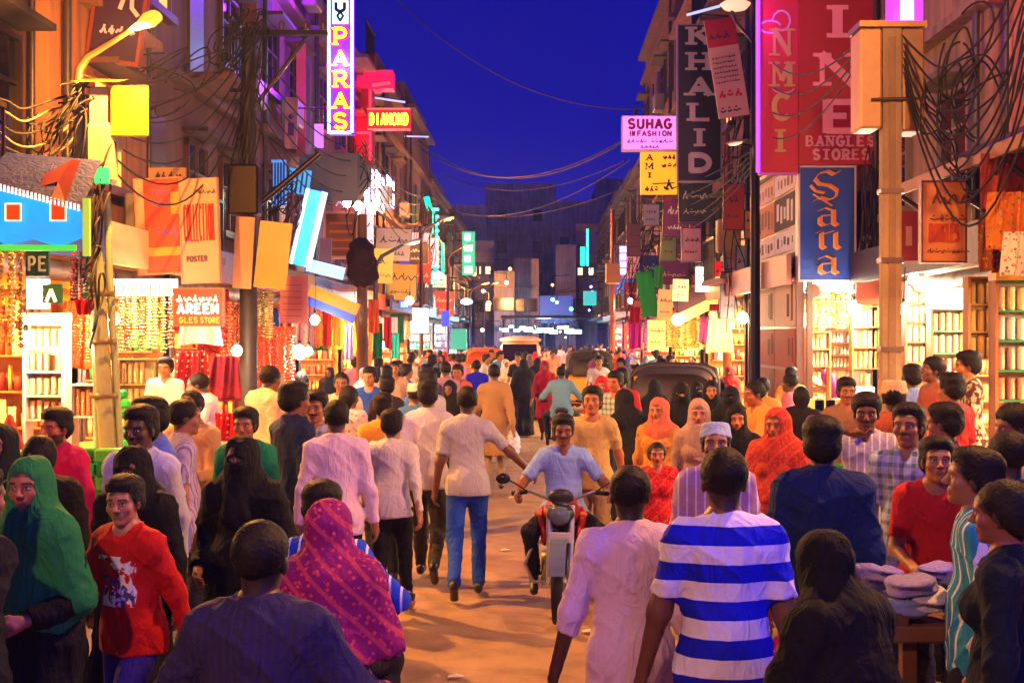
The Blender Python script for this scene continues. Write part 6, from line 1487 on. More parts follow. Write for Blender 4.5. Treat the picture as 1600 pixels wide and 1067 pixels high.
rt = 'black cable swagging from the transformer to the top right corner'
for k in range(8):
    cable(P(1405, 48 + k * 7, 13), P(1590 + k * 8, -40 + k * 9, 11.2), .55 + .17 * k, .012, rt, 'cables at the top right corner', seed=k, wob=.015)
for k in range(5):
    cable(P(1410 + 6 * k, 60, 13), P(1480 + k * 6, 250 + k * 6, 13.5), -.0 + .05 * k, .010, 'thin wire dropping from the transformer to the right awning', 'wires dropping to the right awning', seed=k, wob=.05)
for k in range(4):
    cable(P(1600, 10 + 40 * k, 12), P(1475 + 9 * k, 262, 13.6), .5 + .1 * k, .011, 'wire crossing the orange wall down to the right awning', 'wires crossing the orange wall', seed=k, wob=.03)
for k in range(4):
    cable(P(1180, 60 + 45 * k, 23), P(1345, 62 + 10 * k, 13.2), .5, .011, 'cable from the dark steel pole to the transformer', 'cables between the right poles', seed=k)
for k in range(5):
    cable(P(1184, 230 + 6 * k, 23), P(965 + 8 * k, 285 + 8 * k, 44), .5 + .15 * k, .016, 'cable running deep along the right facades', 'cables along the right facades', seed=k)
for k in range(3):
    cable(P(1140, 250 + 20 * k, 27.5), P(1135 + 20 * k, 520, 26), .02, .012, 'wire hanging straight down by the reddish pole', 'wires by the reddish pole', seed=k, wob=.04)
def tangle(px, py, Y, rpx, n, label, col='#120c0a', hpx=None, seed=0, rad=.011):
    r = random.Random(seed); u = Y / F; m = MB(); hp = hpx or rpx
    for k in range(n):
        cx_, cz_ = r.uniform(-.5, .5) * rpx * u, r.uniform(-.5, .5) * hp * u; a, b = r.uniform(.3, 1) * rpx * u, r.uniform(.3, 1) * hp * u; ph = r.random() * 6; e_ = r.uniform(3, 6.5)
        m.tube([(cx_ + a * math.cos(ph + e_ * i / 26), .06 * math.sin(i * .5 + ph) - .12, cz_ + b * math.sin(ph * 1.3 + e_ * i / 26)) for i in range(27)], rad, 5)
    o = m.build('wire_tangle', M['rubber'], None, col, P(px, py, Y)); o['kind'] = 'stuff'; return tag(o, label, 'wires')
tangle(105, 190, 11.9, 45, 12, 'mass of tangled wires left of the lamp pole top', seed=1, rad=.009, hpx=70)
tangle(155, 335, 11.9, 24, 8, 'wires looping round the lamp pole below the junction box', '#2a1810', 90, 2)
tangle(158, 470, 11.9, 10, 3, 'wires strapped down the lower lamp pole', '#3a4020', 110, 3)
tangle(372, 60, 17.9, 35, 14, 'coils of wire round the wooden pole top', seed=4, hpx=45)
tangle(395, 190, 17.9, 26, 9, 'wires hanging in knots down the wooden pole', '#1a100e', 120, 5)
tangle(445, 330, 20, 25, 10, 'knot of wires beside the cyan sheets', '#1a1420', 40, 6)
tangle(660, 400, 48, 18, 12, 'wires knotted along the far left facade', '#1c1424', 90, 7, .016)
tangle(1357, 330, 20.2, 14, 12, 'wires dangling over the dark picture panel', '#2c1c28', 80, 8)
tangle(1500, 120, 12.6, 60, 9, 'loose loops of wire against the orange wall', '#1a1210', 90, 9)
tangle(1000, 400, 42, 30, 14, 'wires and brackets knotted on the tall brown block', '#2a1a24', 90, 10, .015)
tangle(1150, 260, 26.8, 18, 10, 'wires bunched round the reddish pole', '#2a1418', 110, 11)
tangle(560, 300, 26, 25, 8, 'wires bunched at the third left pole', '#1a1018', 70, 12)
tangle(250, 150, 17, 90, 7, 'long slack wire loops in front of the mauve building', '#241418', 60, 13)

# bulbs
bulb(370, 548, 17.0, 60, '#ffd0a0', .075, .6, 'bare bulb glowing orange white above the green packets'); bulb(468, 551, 20.0, 80, '#ffe0b8', .11, .8, 'large glaring bulb above the heads left of the road'); bulb(482, 549, 20.3, 30, '#ffe0b8', .07, .8, 'smaller bulb hanging just right of the large glaring bulb')
bulb(492, 500, 23.5, 60, '#fff0d8', .09, .6, 'white bulb in the cream lit shop on the left'); bulb(178, 500, 12.6, 40, '#ffe8c8', .055, .4, 'small white bulb right beside the leaning lamp pole'); bulb(40, 530, 12.3, 30, '#fff0d8', .05, .4, 'small bulb above the white framed rack')
bulb(1058, 500, 29.5, 80, '#ffe8b0', .13, .5, 'glaring bulb under the slanted yellow awning'); bulb(1160, 497, 26.0, 80, '#ffe8b8', .12, .5, 'glaring bulb left of the poster wall'); bulb(1335, 482, 20.1, 70, '#fff0d0', .11, .5, 'round white bulb in the corner shop'); bulb(1412, 484, 17.2, 50, '#fff0d8', .07, .5, 'white bulb just right of the concrete pole'); bulb(1428, 436, 17.9, 50, '#fff0d0', .08, .3, 'white bulb at the ceiling right of the concrete pole')
bulb(640, 470, 38.0, 120, '#ffe8d0', .12, .4, 'white bulb in the far left row'); bulb(600, 540, 30.0, 90, '#ffc080', .09, .5, 'yellow bulb low over the far left stalls'); bulb(985, 470, 44, 90, '#ffb0a0', .10, .5, 'rosy bulb over the far right stalls')
# far shop lights across the street end
for k in range(13):
    px = 792 + k * 9.0 + RND.uniform(-3, 3); p = P(px, 514 + RND.uniform(-4, 6), 88 + k % 4)
    t = thing('shop_light', '%s white green lamp from the left in the row at the street end' % ORD[k], 'light', p, 0, 'lamps glowing at the street end'); s = RND.uniform(.14, .34)
    MB().box((0, 0, 0), (s * 2.0, .12, s), None, .03).build('tube', M['lit4'], t, RND.choice(['#c0ffe8', '#e8fff0', '#a0e8ff', '#fff0d0'])); MB().tube([(0, .05, s * .5), (0, .05, .9)], .03, 5).build('hanger', M['metal'], t, '#202030')
t = thing('lamp_canopy', 'dark frame canopy carrying the lamps at the street end', 'canopy', (P(785, 505, 92).x, 92, P(785, 505, 92).z)); MB().b2((0, -4, .3), (6.2, .5, .5)).b2((0, 0, -3.5), (.15, .15, .3)).b2((6, 0, -3.5), (6.15, .15, .3)).build('frame', M['metal'], t, '#202838')
point('end_glow', (3, -2, -.6), 1500, '#b0f0ff', .4, t)

# ---------------------------------------------------------------- stall tables, packs, cones, litter
def table(x, y, w, d, h, col, label, mat='cloth', skirt=True):
    t = thing('stall_table', label, 'table', (x, y, 0))
    MB().b2((-w / 2, -d / 2, h - .04), (w / 2, d / 2, h), .01).build('table_top', M['wood'], t, '#8a5a30')
    for sx in (-1, 1):
        for sy in (-1, 1): MB().b2((sx * (w / 2 - .06) - .025, sy * (d / 2 - .06) - .025, 0), (sx * (w / 2 - .06) + .025, sy * (d / 2 - .06) + .025, h - .041)).build('leg', M['wood'], t, '#6a4020')
    if skirt:
        o = link('table_cloth', sheet_mesh('table_cloth', w + .06, h * .8, .02, 6, M[mat], 1.03, int(x * 9)), t, col, (0, -d / 2 - .05, h + .012))
        MB().b2((-w / 2 - .02, -d / 2 - .03, h + .002), (w / 2 + .02, d / 2 + .02, h + .012)).build('cloth_top', M[mat], t, col)
    return t
table(-3.95, 9.5, 1.75, .8, .82, '#d8c8a0', 'cream clothed stall table at the photo left edge'); table(-4.35, 14.2, 1.6, .8, .95, '#d88830', 'orange clothed counter of the bangle store')
table(4.75, 21.4, 1.3, .8, .95, '#e0a040', 'yellow counter outside the corner shop'); table(-4.3, 18.5, 1.4, .7, .9, '#e0b880', 'pale counter of the orange lit cloth shop')
BX = MB().box((0, 0, .05), (.2, .14, .10), None, .012).mesh('green_box', M['plastic'])
k = 0
for (px, py, Yb, n, lb) in ((128, 735, 9.35, 15, 'green box right of the man in pink'), (24, 725, 9.2, 15, 'green box left of the man in pink'), (206, 700, 13.9, 6, 'green box on the bangle store counter')):
    base = P(px, py, Yb); top_z = .834 if Yb < 12 else .964
    for i in range(n):
        cg_, cc_ = RND.choice([('dark', '#10a020'), ('mid', '#18b028'), ('bright', '#20c838'), ('lime', '#60d030')]); rw_ = ['bottom', 'second', 'third', 'fourth', 'top'][i // 3]; lb2 = '%s row %s %s: %s' % (rw_, cg_, ['left', 'centre', 'right'][i % 3], lb) if False else '%s of three in the %s row: %s' % (['left', 'middle', 'right'][i % 3], rw_, lb)
        o = link('green_box', BX, None, cc_, (base.x + (i % 3 - 1) * .215 + RND.uniform(-.01, .01), Yb + .1 * ((i // 3) % 1), top_z + (i // 3) * .1015), (0, 0, RND.uniform(-.1, .1))); tag(o, lb2, 'box', 'green boxes: ' + lb)
CN = MB().lathe([(.13, 0), (.135, .015), (.02, .33), (0, .34)], (0, 0, 0), 14)
o = CN.build('party_cone', M['card'], None, '#b00c18', (P(6, 655, 9.2).x, 9.3, .834 + .42)); tag(o, 'dark red pointed cone hat on the stall at the photo left edge', 'cone hat')
o = MB().b2((-.14, -.1, 0), (.14, .1, .42), .01).build('gift_box', M['cloth_floral'], None, '#d0d0c0', (P(6, 655, 9.2).x, 9.3, .834)); tag(o, 'printed white gift box under the dark red cone', 'box')
for q, (px, lb) in enumerate(((37, 'white lamp shade shaped cap left of the young man in pink'), (122, 'white cap on top of the green boxes behind the young man in pink'))):
    b = P(px, 0, 9.5); o = MB().lathe([(.11, 0), (.12, .03), (.10, .09), (.05, .15), (0, .17)], (0, 0, 0), 12).build('lamp_shade_hat', M['cloth'], None, '#f8f0e0', (b.x, 9.35 if q == 0 else 9.36, 1.1 if q == 0 else 1.14)); tag(o, lb, 'cap')
    if q == 0: o2 = MB().b2((-.1, -.1, 0), (.1, .1, .264), .01).build('carton', M['card'], None, '#e0a860', (b.x, 9.35, .834)); tag(o2, 'tan carton holding the white cap on the left stall', 'box')
for i in range(6):
    o = MB().box((0, 0, .11), (.34, .3, .215), None, .01).build('carton', M['card'], None, '#d89030', (P(1272 + (i % 3) * 17, 0, 20.4).x, 20.55, .0 + (i // 3) * .217 + .72)); tag(o, 'orange carton stacked before the corner shop', 'carton', 'cartons before the corner shop')
o = MB().b2((-.5, -.3, 0), (.65, .3, .72), .01).build('crate_base', M['wood'], None, '#a06828', (P(1288, 0, 20.4).x, 20.55, 0)); tag(o, 'wooden platform under the orange cartons', 'platform')
WB = MB().box((0, 0, .06), (.16, .18, .12), None, .008).mesh('white_box', M['card'])
for i in range(7):
    o = link('white_box', WB, None, '#f0ead8', (P(1348 + (i % 4) * 8, 0, 19.6).x * 1.0, 19.9, 1.13 + (i // 4) * .122)); tag(o, 'small white box on the counter left of the concrete pole', 'box', 'white boxes left of the concrete pole')
o = MB().b2((-.3, -.2, 0), (.3, .25, 1.13), .01).build('counter', M['wood'], None, '#c08030', (P(1360, 0, 19.6).x, 19.9, 0)); tag(o, 'wooden counter under the white boxes left of the concrete pole', 'counter')
for i, (px, py, lb) in enumerate(((822, 916, 'pale scrap of paper on the road left of the motorcycle'), (712, 1061, 'small white scrap on the road at the photo bottom'), (920, 990, 'crumpled paper beside the pink shirt man'), (790, 862, 'faint paper scrap on the road'), (860, 700, 'light scrap on the road beyond the rider'), (800, 780, 'pale leaf like scrap mid road'))):
    Yl = HC * F / (py - HZ); p = P(px, py, Yl); m = MB(); vs = [(RND.uniform(-.09, .09), RND.uniform(-.06, .06), .0 + RND.uniform(.0, .02)) for _ in range(9)]
    m.add([(-.05, -.03, 0), (.04, -.03, .006), (.055, .02, .0), (0, .035, .01), (-.045, .025, .004), (0, 0, .016)], [(0, 1, 5), (1, 2, 5), (2, 3, 5), (3, 4, 5), (4, 0, 5)]); o = m.build('paper_scrap', M['card'], None, '#e8d8c0', (p.x, Yl, .021)); tag(o, lb, 'litter')

# ---------------------------------------------------------------- hand cart with cloth heaps, right foreground
t = thing('hand_cart', 'wooden hand cart under heaps of folded white and violet cloth', 'cart', (2.02, 5.75, 0))
MB().b2((-.55, -.42, .88), (.62, .42, .95), .01).build('deck', M['wood'], t, '#7a5030')
for sx in (-.5, .55): MB().b2((sx - .03, -.4, .95), (sx + .03, .4, 1.0)).build('side_rail', M['wood'], t, '#6a4024')
for sx in (-1, 1):
    wh = MB().lathe([(.30, -.02), (.33, 0), (.30, .02), (.27, 0), (.30, -.02)], (sx * .66, 0, .33), 20, 'x'); w_ = wh.build('wheel', M['rubber'], t, '#181414')
    sp = MB(); [sp.tube([(sx * .66, 0, .33), (sx * .66, .28 * math.cos(a * PI / 4), .33 + .28 * math.sin(a * PI / 4))], .008, 5) for a in range(8)]; sp.build('spoke', M['metal'], w_, '#807870')
for sx in (-.45, .45):
    for sy in (-.35, .29): MB().b2((sx - .03, sy, .1), (sx + .03, sy + .06, .88)).build('leg', M['wood'], t, '#6a4024')
MB().tube([(-.62, 0, .33), (.62, 0, .33)], .02, 8).build('axle', M['metal'], t, '#403838')
r5 = random.Random(5)
def fold_mesh(seed):
    r = random.Random(seed); P_ = [ell((0, 0, 0), (.13, .10, .028), ID4, 0), ell((.03, .02, .03), (.12, .10, .03), ID4, .02), ell((-.04, -.02, .045), (.09, .09, .022), ID4, .02)]
    V, Q = grow(P_, .012); N = vnorm(V, Q); V = V + N * wav(V, seed, 30, .009)[:, None]; return np_mesh('folded_cloth', V, Q, M['cloth'])
FM = [fold_mesh(k) for k in range(4)]
for i in range(26):
    lay = i // 12; cn_, c = r5.choice([('lilac', '#8a80c0'), ('violet', '#5a48a8'), ('white', '#c0bcd0'), ('purple', '#48408a'), ('pale blue', '#7888c0'), ('slate blue', '#303c70')])
    o = link('folded_cloth', FM[i % 4], None, c, (2.02 - .42 + (i % 4) * .29 + r5.uniform(-.07, .07), 5.45 + ((i // 4) % 3) * .26, .985 + lay * .045 + r5.uniform(0, .01)), (r5.uniform(-.15, .15), r5.uniform(-.18, .18), r5.uniform(0, 3)), (1, 1, r5.uniform(.7, 1.1))); tag(o, 'crumpled %s cloth in the %s layer of the heap on the hand cart' % (cn_, ['bottom', 'middle', 'top'][lay]), 'cloth', 'folded cloths heaped on the hand cart')
# beaded necklaces held up over the cart
t = thing('necklace_stand', 'stand hung with loops of lilac white bead necklaces behind the cart', 'stand', (2.62, 6.6, 0)); MB().tube([(0, 0, 0), (0, 0, 1.42), (.0, 0, 1.42)], .015, 6).tube([(-.16, 0, 1.42), (.16, 0, 1.42)], .012, 6).build('post', M['metal'], t, '#4a3a30')
for k in range(6):
    x = -.14 + k * .056; L = .26 + .05 * (k % 3); m = MB(); pts = [(x + .035 * math.sin(a), -.03 - .01 * k, 1.42 - L * .5 - L * .5 * math.cos(a)) for a in [i * 6.283 / 22 for i in range(22)]]
    for p_ in pts: m.lathe([(0, -.011), (.010, 0), (0, .011)], p_, 5, smooth=False)
    m.build('necklace', M['beads'], t, ['#c8c0ff', '#7a60e0', '#f0f0ff', '#a0a8f0', '#e8e0ff', '#6a58c8'][k])

# ---------------------------------------------------------------- vehicles
def motorcycle(loc, rz, label, group=None, body='#a01018', front_blur=False):
    t = thing('motorcycle', label, 'motorcycle', loc, rz, group)
    def wheel(y, nm):
        w = MB().lathe([(.235, -.03), (.26, -.045), (.29, -.04), (.305, 0), (.29, .04), (.26, .045), (.235, .03)], (0, y, .305), 24, 'x').build('wheel', M['rubber'], t, '#141212')
        MB().lathe([(.215, -.02), (.24, -.03), (.24, .03), (.215, .02), (.215, -.02)], (0, y, .305), 24, 'x').build('rim', M['metal'], w, '#a8a8a8')
        MB().lathe([(0, -.06), (.06, -.055), (.06, .055), (0, .06)], (0, y, .305), 12, 'x').build('hub', M['metal'], w, '#888888')
        s = MB()
        for k in range(6): a = k * PI / 3; s.tube([(0, y, .305), (0, y + .23 * math.cos(a), .305 + .23 * math.sin(a))], .012, 5)
        s.build('spokes', M['metal'], w, '#3a3a3e')
    wheel(.62, 'f'); wheel(-.62, 'r')
    for s in (-1, 1): MB().tube([(s * .075, .62, .305), (s * .085, .42, .86)], [.022, .026], 8).build('fork', M['metal'], t, '#b0b0b4')
    f = MB(); n = 10
    for i in range(n): a0, a1 = R(20 + i * 13), R(20 + (i + 1) * 13); f.add([(x, .62 + r_ * math.cos(a), .305 + r_ * math.sin(a)) for a in (a0, a1) for r_ in (.335,) for x in (-.06, .06)] + [(x, .62 + .325 * math.cos(a), .305 + .325 * math.sin(a)) for a in (a0, a1) for x in (-.06, .06)], [(0, 1, 3, 2), (4, 6, 7, 5), (0, 2, 6, 4), (1, 5, 7, 3), (0, 4, 5, 1), (2, 3, 7, 6)])
    f.build('front_mudguard', M['paint'], t, '#5a6a90')
    f = MB()
    for i in range(n): a0, a1 = R(35 + i * 12), R(35 + (i + 1) * 12); f.add([(x, -.62 + .345 * math.cos(a), .305 + .345 * math.sin(a)) for a in (a0, a1) for x in (-.07, .07)] + [(x, -.62 + .335 * math.cos(a), .305 + .335 * math.sin(a)) for a in (a0, a1) for x in (-.07, .07)], [(0, 1, 3, 2), (4, 6, 7, 5), (0, 2, 6, 4), (1, 5, 7, 3), (0, 4, 5, 1), (2, 3, 7, 6)])
    f.build('rear_mudguard', M['paint'], t, '#1a1a1e')
    V, Q = grow([ell((0, .16, .80), (.135, .26, .12), ID4, 0), ell((0, .30, .79), (.15, .14, .10), ID4, .06), ell((0, -.02, .76), (.09, .12, .08), ID4, .06)], .02); link('fuel_tank', np_mesh('fuel_tank', V, Q, M['paint']), t, body)
    V, Q = grow([ell((0, -.22, .80), (.13, .24, .05), ID4, 0), ell((0, -.52, .84), (.11, .24, .045), ID4, .05)], .02); link('seat', np_mesh('seat', V, Q, M['rubber']), t, '#101012')
    V, Q = grow([ell((0, -.35, .68), (.10, .30, .10), ID4, 0), ell((0, -.68, .76), (.07, .16, .06), ID4, .05)], .02); link('side_panel', np_mesh('side_panel', V, Q, M['paint']), t, body)
    MB().box((0, .08, .42), (.24, .36, .30), None, .05).lathe([(.10, -.17), (.12, -.12), (.12, .12), (.10, .17)], (0, .05, .36), 14, 'x').build('engine', M['metal'], t, '#707074')
    c = MB(); [c.box((0, .2, .52 + k * .028), (.19, .17, .012)) for k in range(6)]; c.build('cooling_fins', M['metal'], t, '#a0a0a4')
    MB().tube([(0, .42, .86), (0, .30, .60), (0, .22, .25)], .025, 8).tube([(0, .35, .74), (0, -.3, .70), (0, -.62, .74)], .02, 8).tube([(0, .2, .22), (0, -.3, .24), (0, -.62, .305)], .02, 8).build('frame', M['metal'], t, '#202024')
    MB().tube([(.12, .25, .40), (.15, .2, .24), (.16, -.3, .26), (.17, -.85, .32)], [.022, .024, .04, .045], 10).build('exhaust', M['metal'], t, '#b8b8bc')
    MB().tube([(-.36, .34, .94), (-.24, .38, .96), (-.08, .41, .90), (.08, .41, .90), (.24, .38, .96), (.36, .34, .94)], .012, 8).build('handlebar', M['metal'], t, '#909094')
    for s in (-1, 1):
        MB().tube([(s * .38, .332, .937), (s * .26, .375, .957)], .018, 8).build('grip', M['rubber'], t, '#101010')
        MB().tube([(s * .26, .38, .96), (s * .34, .42, 1.02), (s * .40, .42, 1.05)], .006, 6).build('mirror_stem', M['metal'], t, '#202020')
        mr = MB().lathe([(0, -.014), (.034, -.012), (.042, 0), (.038, .008), (0, .01)], (0, 0, 0), 14, 'y'); mr.v = [(v[0] * 1.35 + s * .44, v[1] + .42, v[2] + 1.06) for v in mr.v]; mr.build('mirror', M['plastic'], t, '#101012')
        MB().box((s * .17, .45, .80), (.06, .04, .04), None, .015).build('indicator', M['plastic'], t, '#e07010')
        MB().tube([(s * .10, .14, .30), (s * .26, .14, .29)], .014, 6).build('foot_peg', M['rubber'], t, '#151515')
    hl = MB().lathe([(0, .58), (.08, .565), (.095, .53), (.10, .47), (.06, .42), (0, .41)], (0, 0, 0), 16, 'y'); hl.v = [(v[0] * .95, v[1] * .95, v[2] * .85 + .80) for v in hl.v]; h_ = hl.build('headlight', M['plastic'], t, '#1a1c20')
    gl = MB().lathe([(0, .592), (.06, .585), (.082, .567)], (0, 0, 0), 16, 'y'); gl.v = [(v[0] * .95, v[1] * .95, v[2] * .85 + .80) for v in gl.v]; gl.build('lens', M['glass_dark'], h_, '#5a6a78')
    V, Q = grow([ell((0, .44, .93), (.10, .045, .06), ID4, 0), ell((0, .46, .80), (.105, .06, .085), ID4, .03)], .014); link('cowl', np_mesh('cowl', V, Q, M['paint']), t, '#20242c')
    for s in (-1, 1): V, Q = grow([ell((s * .15, .26, .74), (.035, .12, .10), ID4, 0), ell((s * .13, .34, .62), (.03, .07, .08), ID4, .03)], .014); link('tank_shroud', np_mesh('tank_shroud', V, Q, M['paint']), t, body)
    MB().box((0, .575, .64), (.17, .012, .08), None, .004).build('number_plate', M['board'], t, '#c8c0b8')
    for s in (-1, 1): MB().tube([(s * .05, .30, .60), (s * .22, .34, .55), (s * .28, .34, .40), (s * .22, .30, .26), (s * .05, .22, .24)], .014, 8).build('crash_guard', M['metal'], t, '#c0c0c4')
    MB().box((0, -.86, .74), (.13, .04, .07), None, .015).build('tail_light', M['plastic'], t, '#c00810'); MB().box((0, -.93, .58), (.2, .012, .12), None, .004).build('rear_plate', M['board'], t, '#e8e0c8')
    return t
MC = [motorcycle((.21, 10.1, .02), PI - .08, 'red motorcycle ridden towards the camera by the man in light blue', body='#a81020')]
MC.append(motorcycle((.43, 23.05, .02), -.02, 'motorcycle seen from behind under the rider in pale blue', body='#b01828'))
MC.append(motorcycle((-.93, 5.55, .02), .06, 'motorcycle carrying the man and the woman in the purple shawl', body='#203a90'))
for ch in list(MC[2].children):
    if ch.name.startswith('mirror'): bpy.data.objects.remove(ch)

def rickshaw(loc, rz, label, front=True, canopy='#15120e', body='#e0a010', group=None):
    t = thing('auto_rickshaw', label, 'auto rickshaw', loc, rz, group)
    # canopy: shell grown from superellipse sections along y (front +y)
    secs = [(-1.28, .50, .95, 1.50), (-1.22, .62, .85, 1.62), (-1.0, .655, .8, 1.69), (-.3, .665, .8, 1.73), (.35, .655, .85, 1.73), (.72, .62, .95, 1.69), (.84, .56, 1.2, 1.60)]
    vs = []; n = 14
    for (y, w, zb, zt) in secs:
        for i in range(n + 1):
            a = PI * i / n; cx_ = math.copysign(abs(math.cos(a)) ** .45, math.cos(a)) * w; vs.append((cx_, y, max(zb, 1.25) * 0 + (zt - .45) + .45 * abs(math.sin(a)) ** .55))
    fs = [(j * (n + 1) + i, j * (n + 1) + i + 1, (j + 1) * (n + 1) + i + 1, (j + 1) * (n + 1) + i) for j in range(len(secs) - 1) for i in range(n)]
    fs += [tuple(range(n + 1)), tuple(range((len(secs) - 1) * (n + 1), len(secs) * (n + 1)))[::-1]]
    m = MB().add(vs, fs, True); cp = m.build('canopy', M['rubber'], t, canopy)
    rb = MB()
    for (y, w, zb, zt) in secs[1:-1]: rb.tube([(math.copysign(abs(math.cos(PI * i / n)) ** .45, math.cos(PI * i / n)) * (w + .008), y, (zt - .45) + .455 * abs(math.sin(PI * i / n)) ** .55) for i in range(n + 1)], .012, 5)
    rb.build('canopy_ribs', M['metal'], cp, '#5a4838')
    b = MB(); b.prism([(-1.3, .35), (-1.3, .92), (-1.15, 1.0), (-.35, .98), (-.3, .42), (.2, .38), (.45, .42), (.62, .9), (.82, .98), (1.05, .80), (1.22, .45), (1.1, .30), (.4, .24), (-1.1, .24)], 1.16, 'x'); b.build('body', M['paint'], t, body)
    for s in (-1, 1):
        MB().tube([(s * .56, .80, .95), (s * .60, .74, 1.55)], .022, 6).tube([(s * .62, -.35, .95), (s * .63, -.33, 1.5)], .02, 6).build('pillar', M['metal'], t, '#2a2420')
        MB().lathe([(0, -.05), (.15, -.05), (.2, -.03), (.2, .03), (.15, .05), (0, .05)], (s * .56, -.85, .2), 18, 'x').build('wheel', M['rubber'], t, '#141210')
        MB().box((s * .72, .78, 1.25), (.12, .04, .16), None, .02).build('mirror', M['plastic'], t, '#101010')
        MB().lathe([(0, .0), (.06, .0), (.075, -.05), (.04, -.1)], (s * .30, 1.16, .62), 12, 'y').build('headlight', M['lit1'], t, '#d0c8b0')
    MB().lathe([(0, -.05), (.15, -.05), (.2, -.03), (.2, .03), (.15, .05), (0, .05)], (0, .98, .2), 18, 'x').build('wheel', M['rubber'], t, '#141210')
    wf = MB().b2((-.56, .80, .96), (.56, .83, 1.0)).b2((-.56, .76, 1.50), (.56, .79, 1.56)).build('windscreen_frame', M['paint'], t, body); MB().add([(-.54, .81, 1.0), (.54, .81, 1.0), (.54, .775, 1.5), (-.54, .775, 1.5)], [(0, 1, 2, 3)]).build('windscreen', M['glass_dark'], wf, '#2a3040')
    MB().b2((-.5, -.95, .55), (.5, -.5, .72), .04).b2((-.5, -1.05, .70), (.5, -.93, 1.2), .04).build('seat', M['rubber'], t, '#4a1810')
    MB().b2((-.42, -1.34, 1.02) if False else (-.40, -1.315, .40), (.40, -1.301, .86)).build('rear_panel', M['paint'], t, body)
    return t
rickshaw((P(920, 0, 37).x, 37, .02), 0, 'yellow auto rickshaw seen from behind in the middle of the road', body='#e8a018', canopy='#2a2018')
rickshaw((P(1052, 0, 19.4).x, 19.2, .02), R(172), 'auto rickshaw with dark ribbed canopy among the crowd on the right', body='#c88a20', canopy='#4a3630')
rickshaw((P(757, 0, 46).x, 46, .02), R(180), 'auto rickshaw with an orange canopy far down the left', body='#e0901c', canopy='#e06018')
# van
t = thing('minibus', 'cream roofed minibus facing the camera at the head of the road', 'van', (P(813, 0, 52).x, 52, .02), PI)
V, Q = grow([ell((0, 0, 1.1), (.95, 2.3, 1.15), ID4, 0), cut((0, 0, 1), 2.12), cut((0, 0, -1), -.35), cut((1, 0, 0), .82), cut((-1, 0, 0), .82), cut((0, 1, .35), 2.3)], .05); link('body', np_mesh('body', V, Q, M['paint']), t, '#e8c080')
V, Q = grow([ell((0, 0, 1.98), (.86, 2.0, .17), ID4, 0)], .05); link('roof', np_mesh('roof', V, Q, M['paint']), t, '#f0d8b0')
MB().add([(-.72, 1.98, 1.15), (.72, 1.98, 1.15), (.66, 1.74, 1.82), (-.66, 1.74, 1.82)], [(0, 1, 2, 3), (3, 2, 1, 0)]).build('windscreen', M['glass_dark'], t, '#281418')
for s in (-1, 1): MB().lathe([(0, 0), (.1, 0), (.12, -.06), (.06, -.1)], (s * .58, 2.12, .75), 12, 'y').build('headlight', M['lit2'], t, '#ffe0b0'); MB().lathe([(0, -.09), (.24, -.09), (.3, -.05), (.3, .05), (.24, .09), (0, .09)], (s * .72, 1.3, .3), 18, 'x').build('wheel', M['rubber'], t, '#141210'); MB().lathe([(0, -.09), (.24, -.09), (.3, -.05), (.3, .05), (.24, .09), (0, .09)], (s * .72, -1.3, .3), 18, 'x').build('wheel', M['rubber'], t, '#141210')
# ---------------------------------------------------------------- the people one can tell apart
BLK = '#0b0b10'
def W(px, py, h, yaw, kind, pose, top, low, label, Y=None, **k):
    base = k.pop('base', 0.02)
    x, y = pp(px, py, h, Y, base); return person(x, y, h, yaw, kind, pose, top, low, label, base=base, **k)
# nearest row
W(1132, 716, 1.71, 0, 'tee', 'stand2', '#0c1ac0', '#1a1a24', 'man in a blue and white banded t-shirt walking away, nearest right of centre', Y=4.75, mat='cloth_bands', hair='short', big=1.08, la=(-.30, .10, .86), ra=(.28, .0, .80), skin='#6e4630')
W(985, 741, 1.61, 0, 'shirt', 'stand', '#dcc0dc', '#241838', 'man in a rolled sleeve pale pink shirt seen from behind beside the banded t-shirt', Y=5.1, sleeve='three', hair='short', big=1.02, skin='#4a2c20', la=(-.33, .0, .83), tw=4)
W(1285, 669, 1.73, -12, 'jacket', 'stand', '#0c2458', '#101018', 'man in a navy blazer over a pale collar standing with his back turned', Y=6.1, sleeve='long', hair='full', skin='#8a5a40', big=1.05)
W(1358, 838, 1.52, 35, 'abaya', 'lean', '#050506', '#050506', 'woman all in black bowing over the cloth cart in the right foreground', Y=4.05, fem=True, hair='veil', sleeve='long', head='#050506', lean=18)
W(1575, 757, 1.62, 60, 'tunic', 'stand', '#0e1c28', '#0a1018', 'person in a dark slate top with loose black hair at the photo right edge', Y=4.5, fem=True, hair='girl', sleeve='long', skin='#8a5444')
W(1528, 727, 1.66, 75, 'shirt', 'stand', '#2890b8', '#202030', 'young man in a teal striped shirt bending to the left beside the cart', Y=5.25, mat='cloth_wstripes', hair='full', sleeve='short', hp=-10)
W(1456, 692, 1.62, 172, 'tee', 'lean', '#c02028', '#282018', 'young seller in a red polo shirt leaning over the cart looking down', Y=6.75, hair='full', sleeve='short', hp=-12, skin='#a87048', lean=14, la=(-.20, .36, .95), ra=(.14, .34, 1.02))
W(1578, 680, 1.68, 20, 'shirt', 'stand', '#203a50', '#101018', 'dark haired man with his back turned behind the person in slate', Y=6.0, hair='short', sleeve='short')
W(1590, 640, 1.72, 100, 'shirt', 'stand', '#c0b0a8', '#202020', 'man with a big shock of dark hair at the photo right edge', Y=7.4, hair='curly', sleeve='short')
W(60, 725, 1.62, 150, 'abaya', 'bag', '#0a0a10', '#0a0a10', 'woman in a green shawl over a black robe on the left', Y=5.4, fem=True, hair='veil', head='#1c7a42', sleeve='long', la=(-.16, .20, 1.05), ra=(.40, .10, 1.05), lean=3, hy=25, skin='#a86a50')
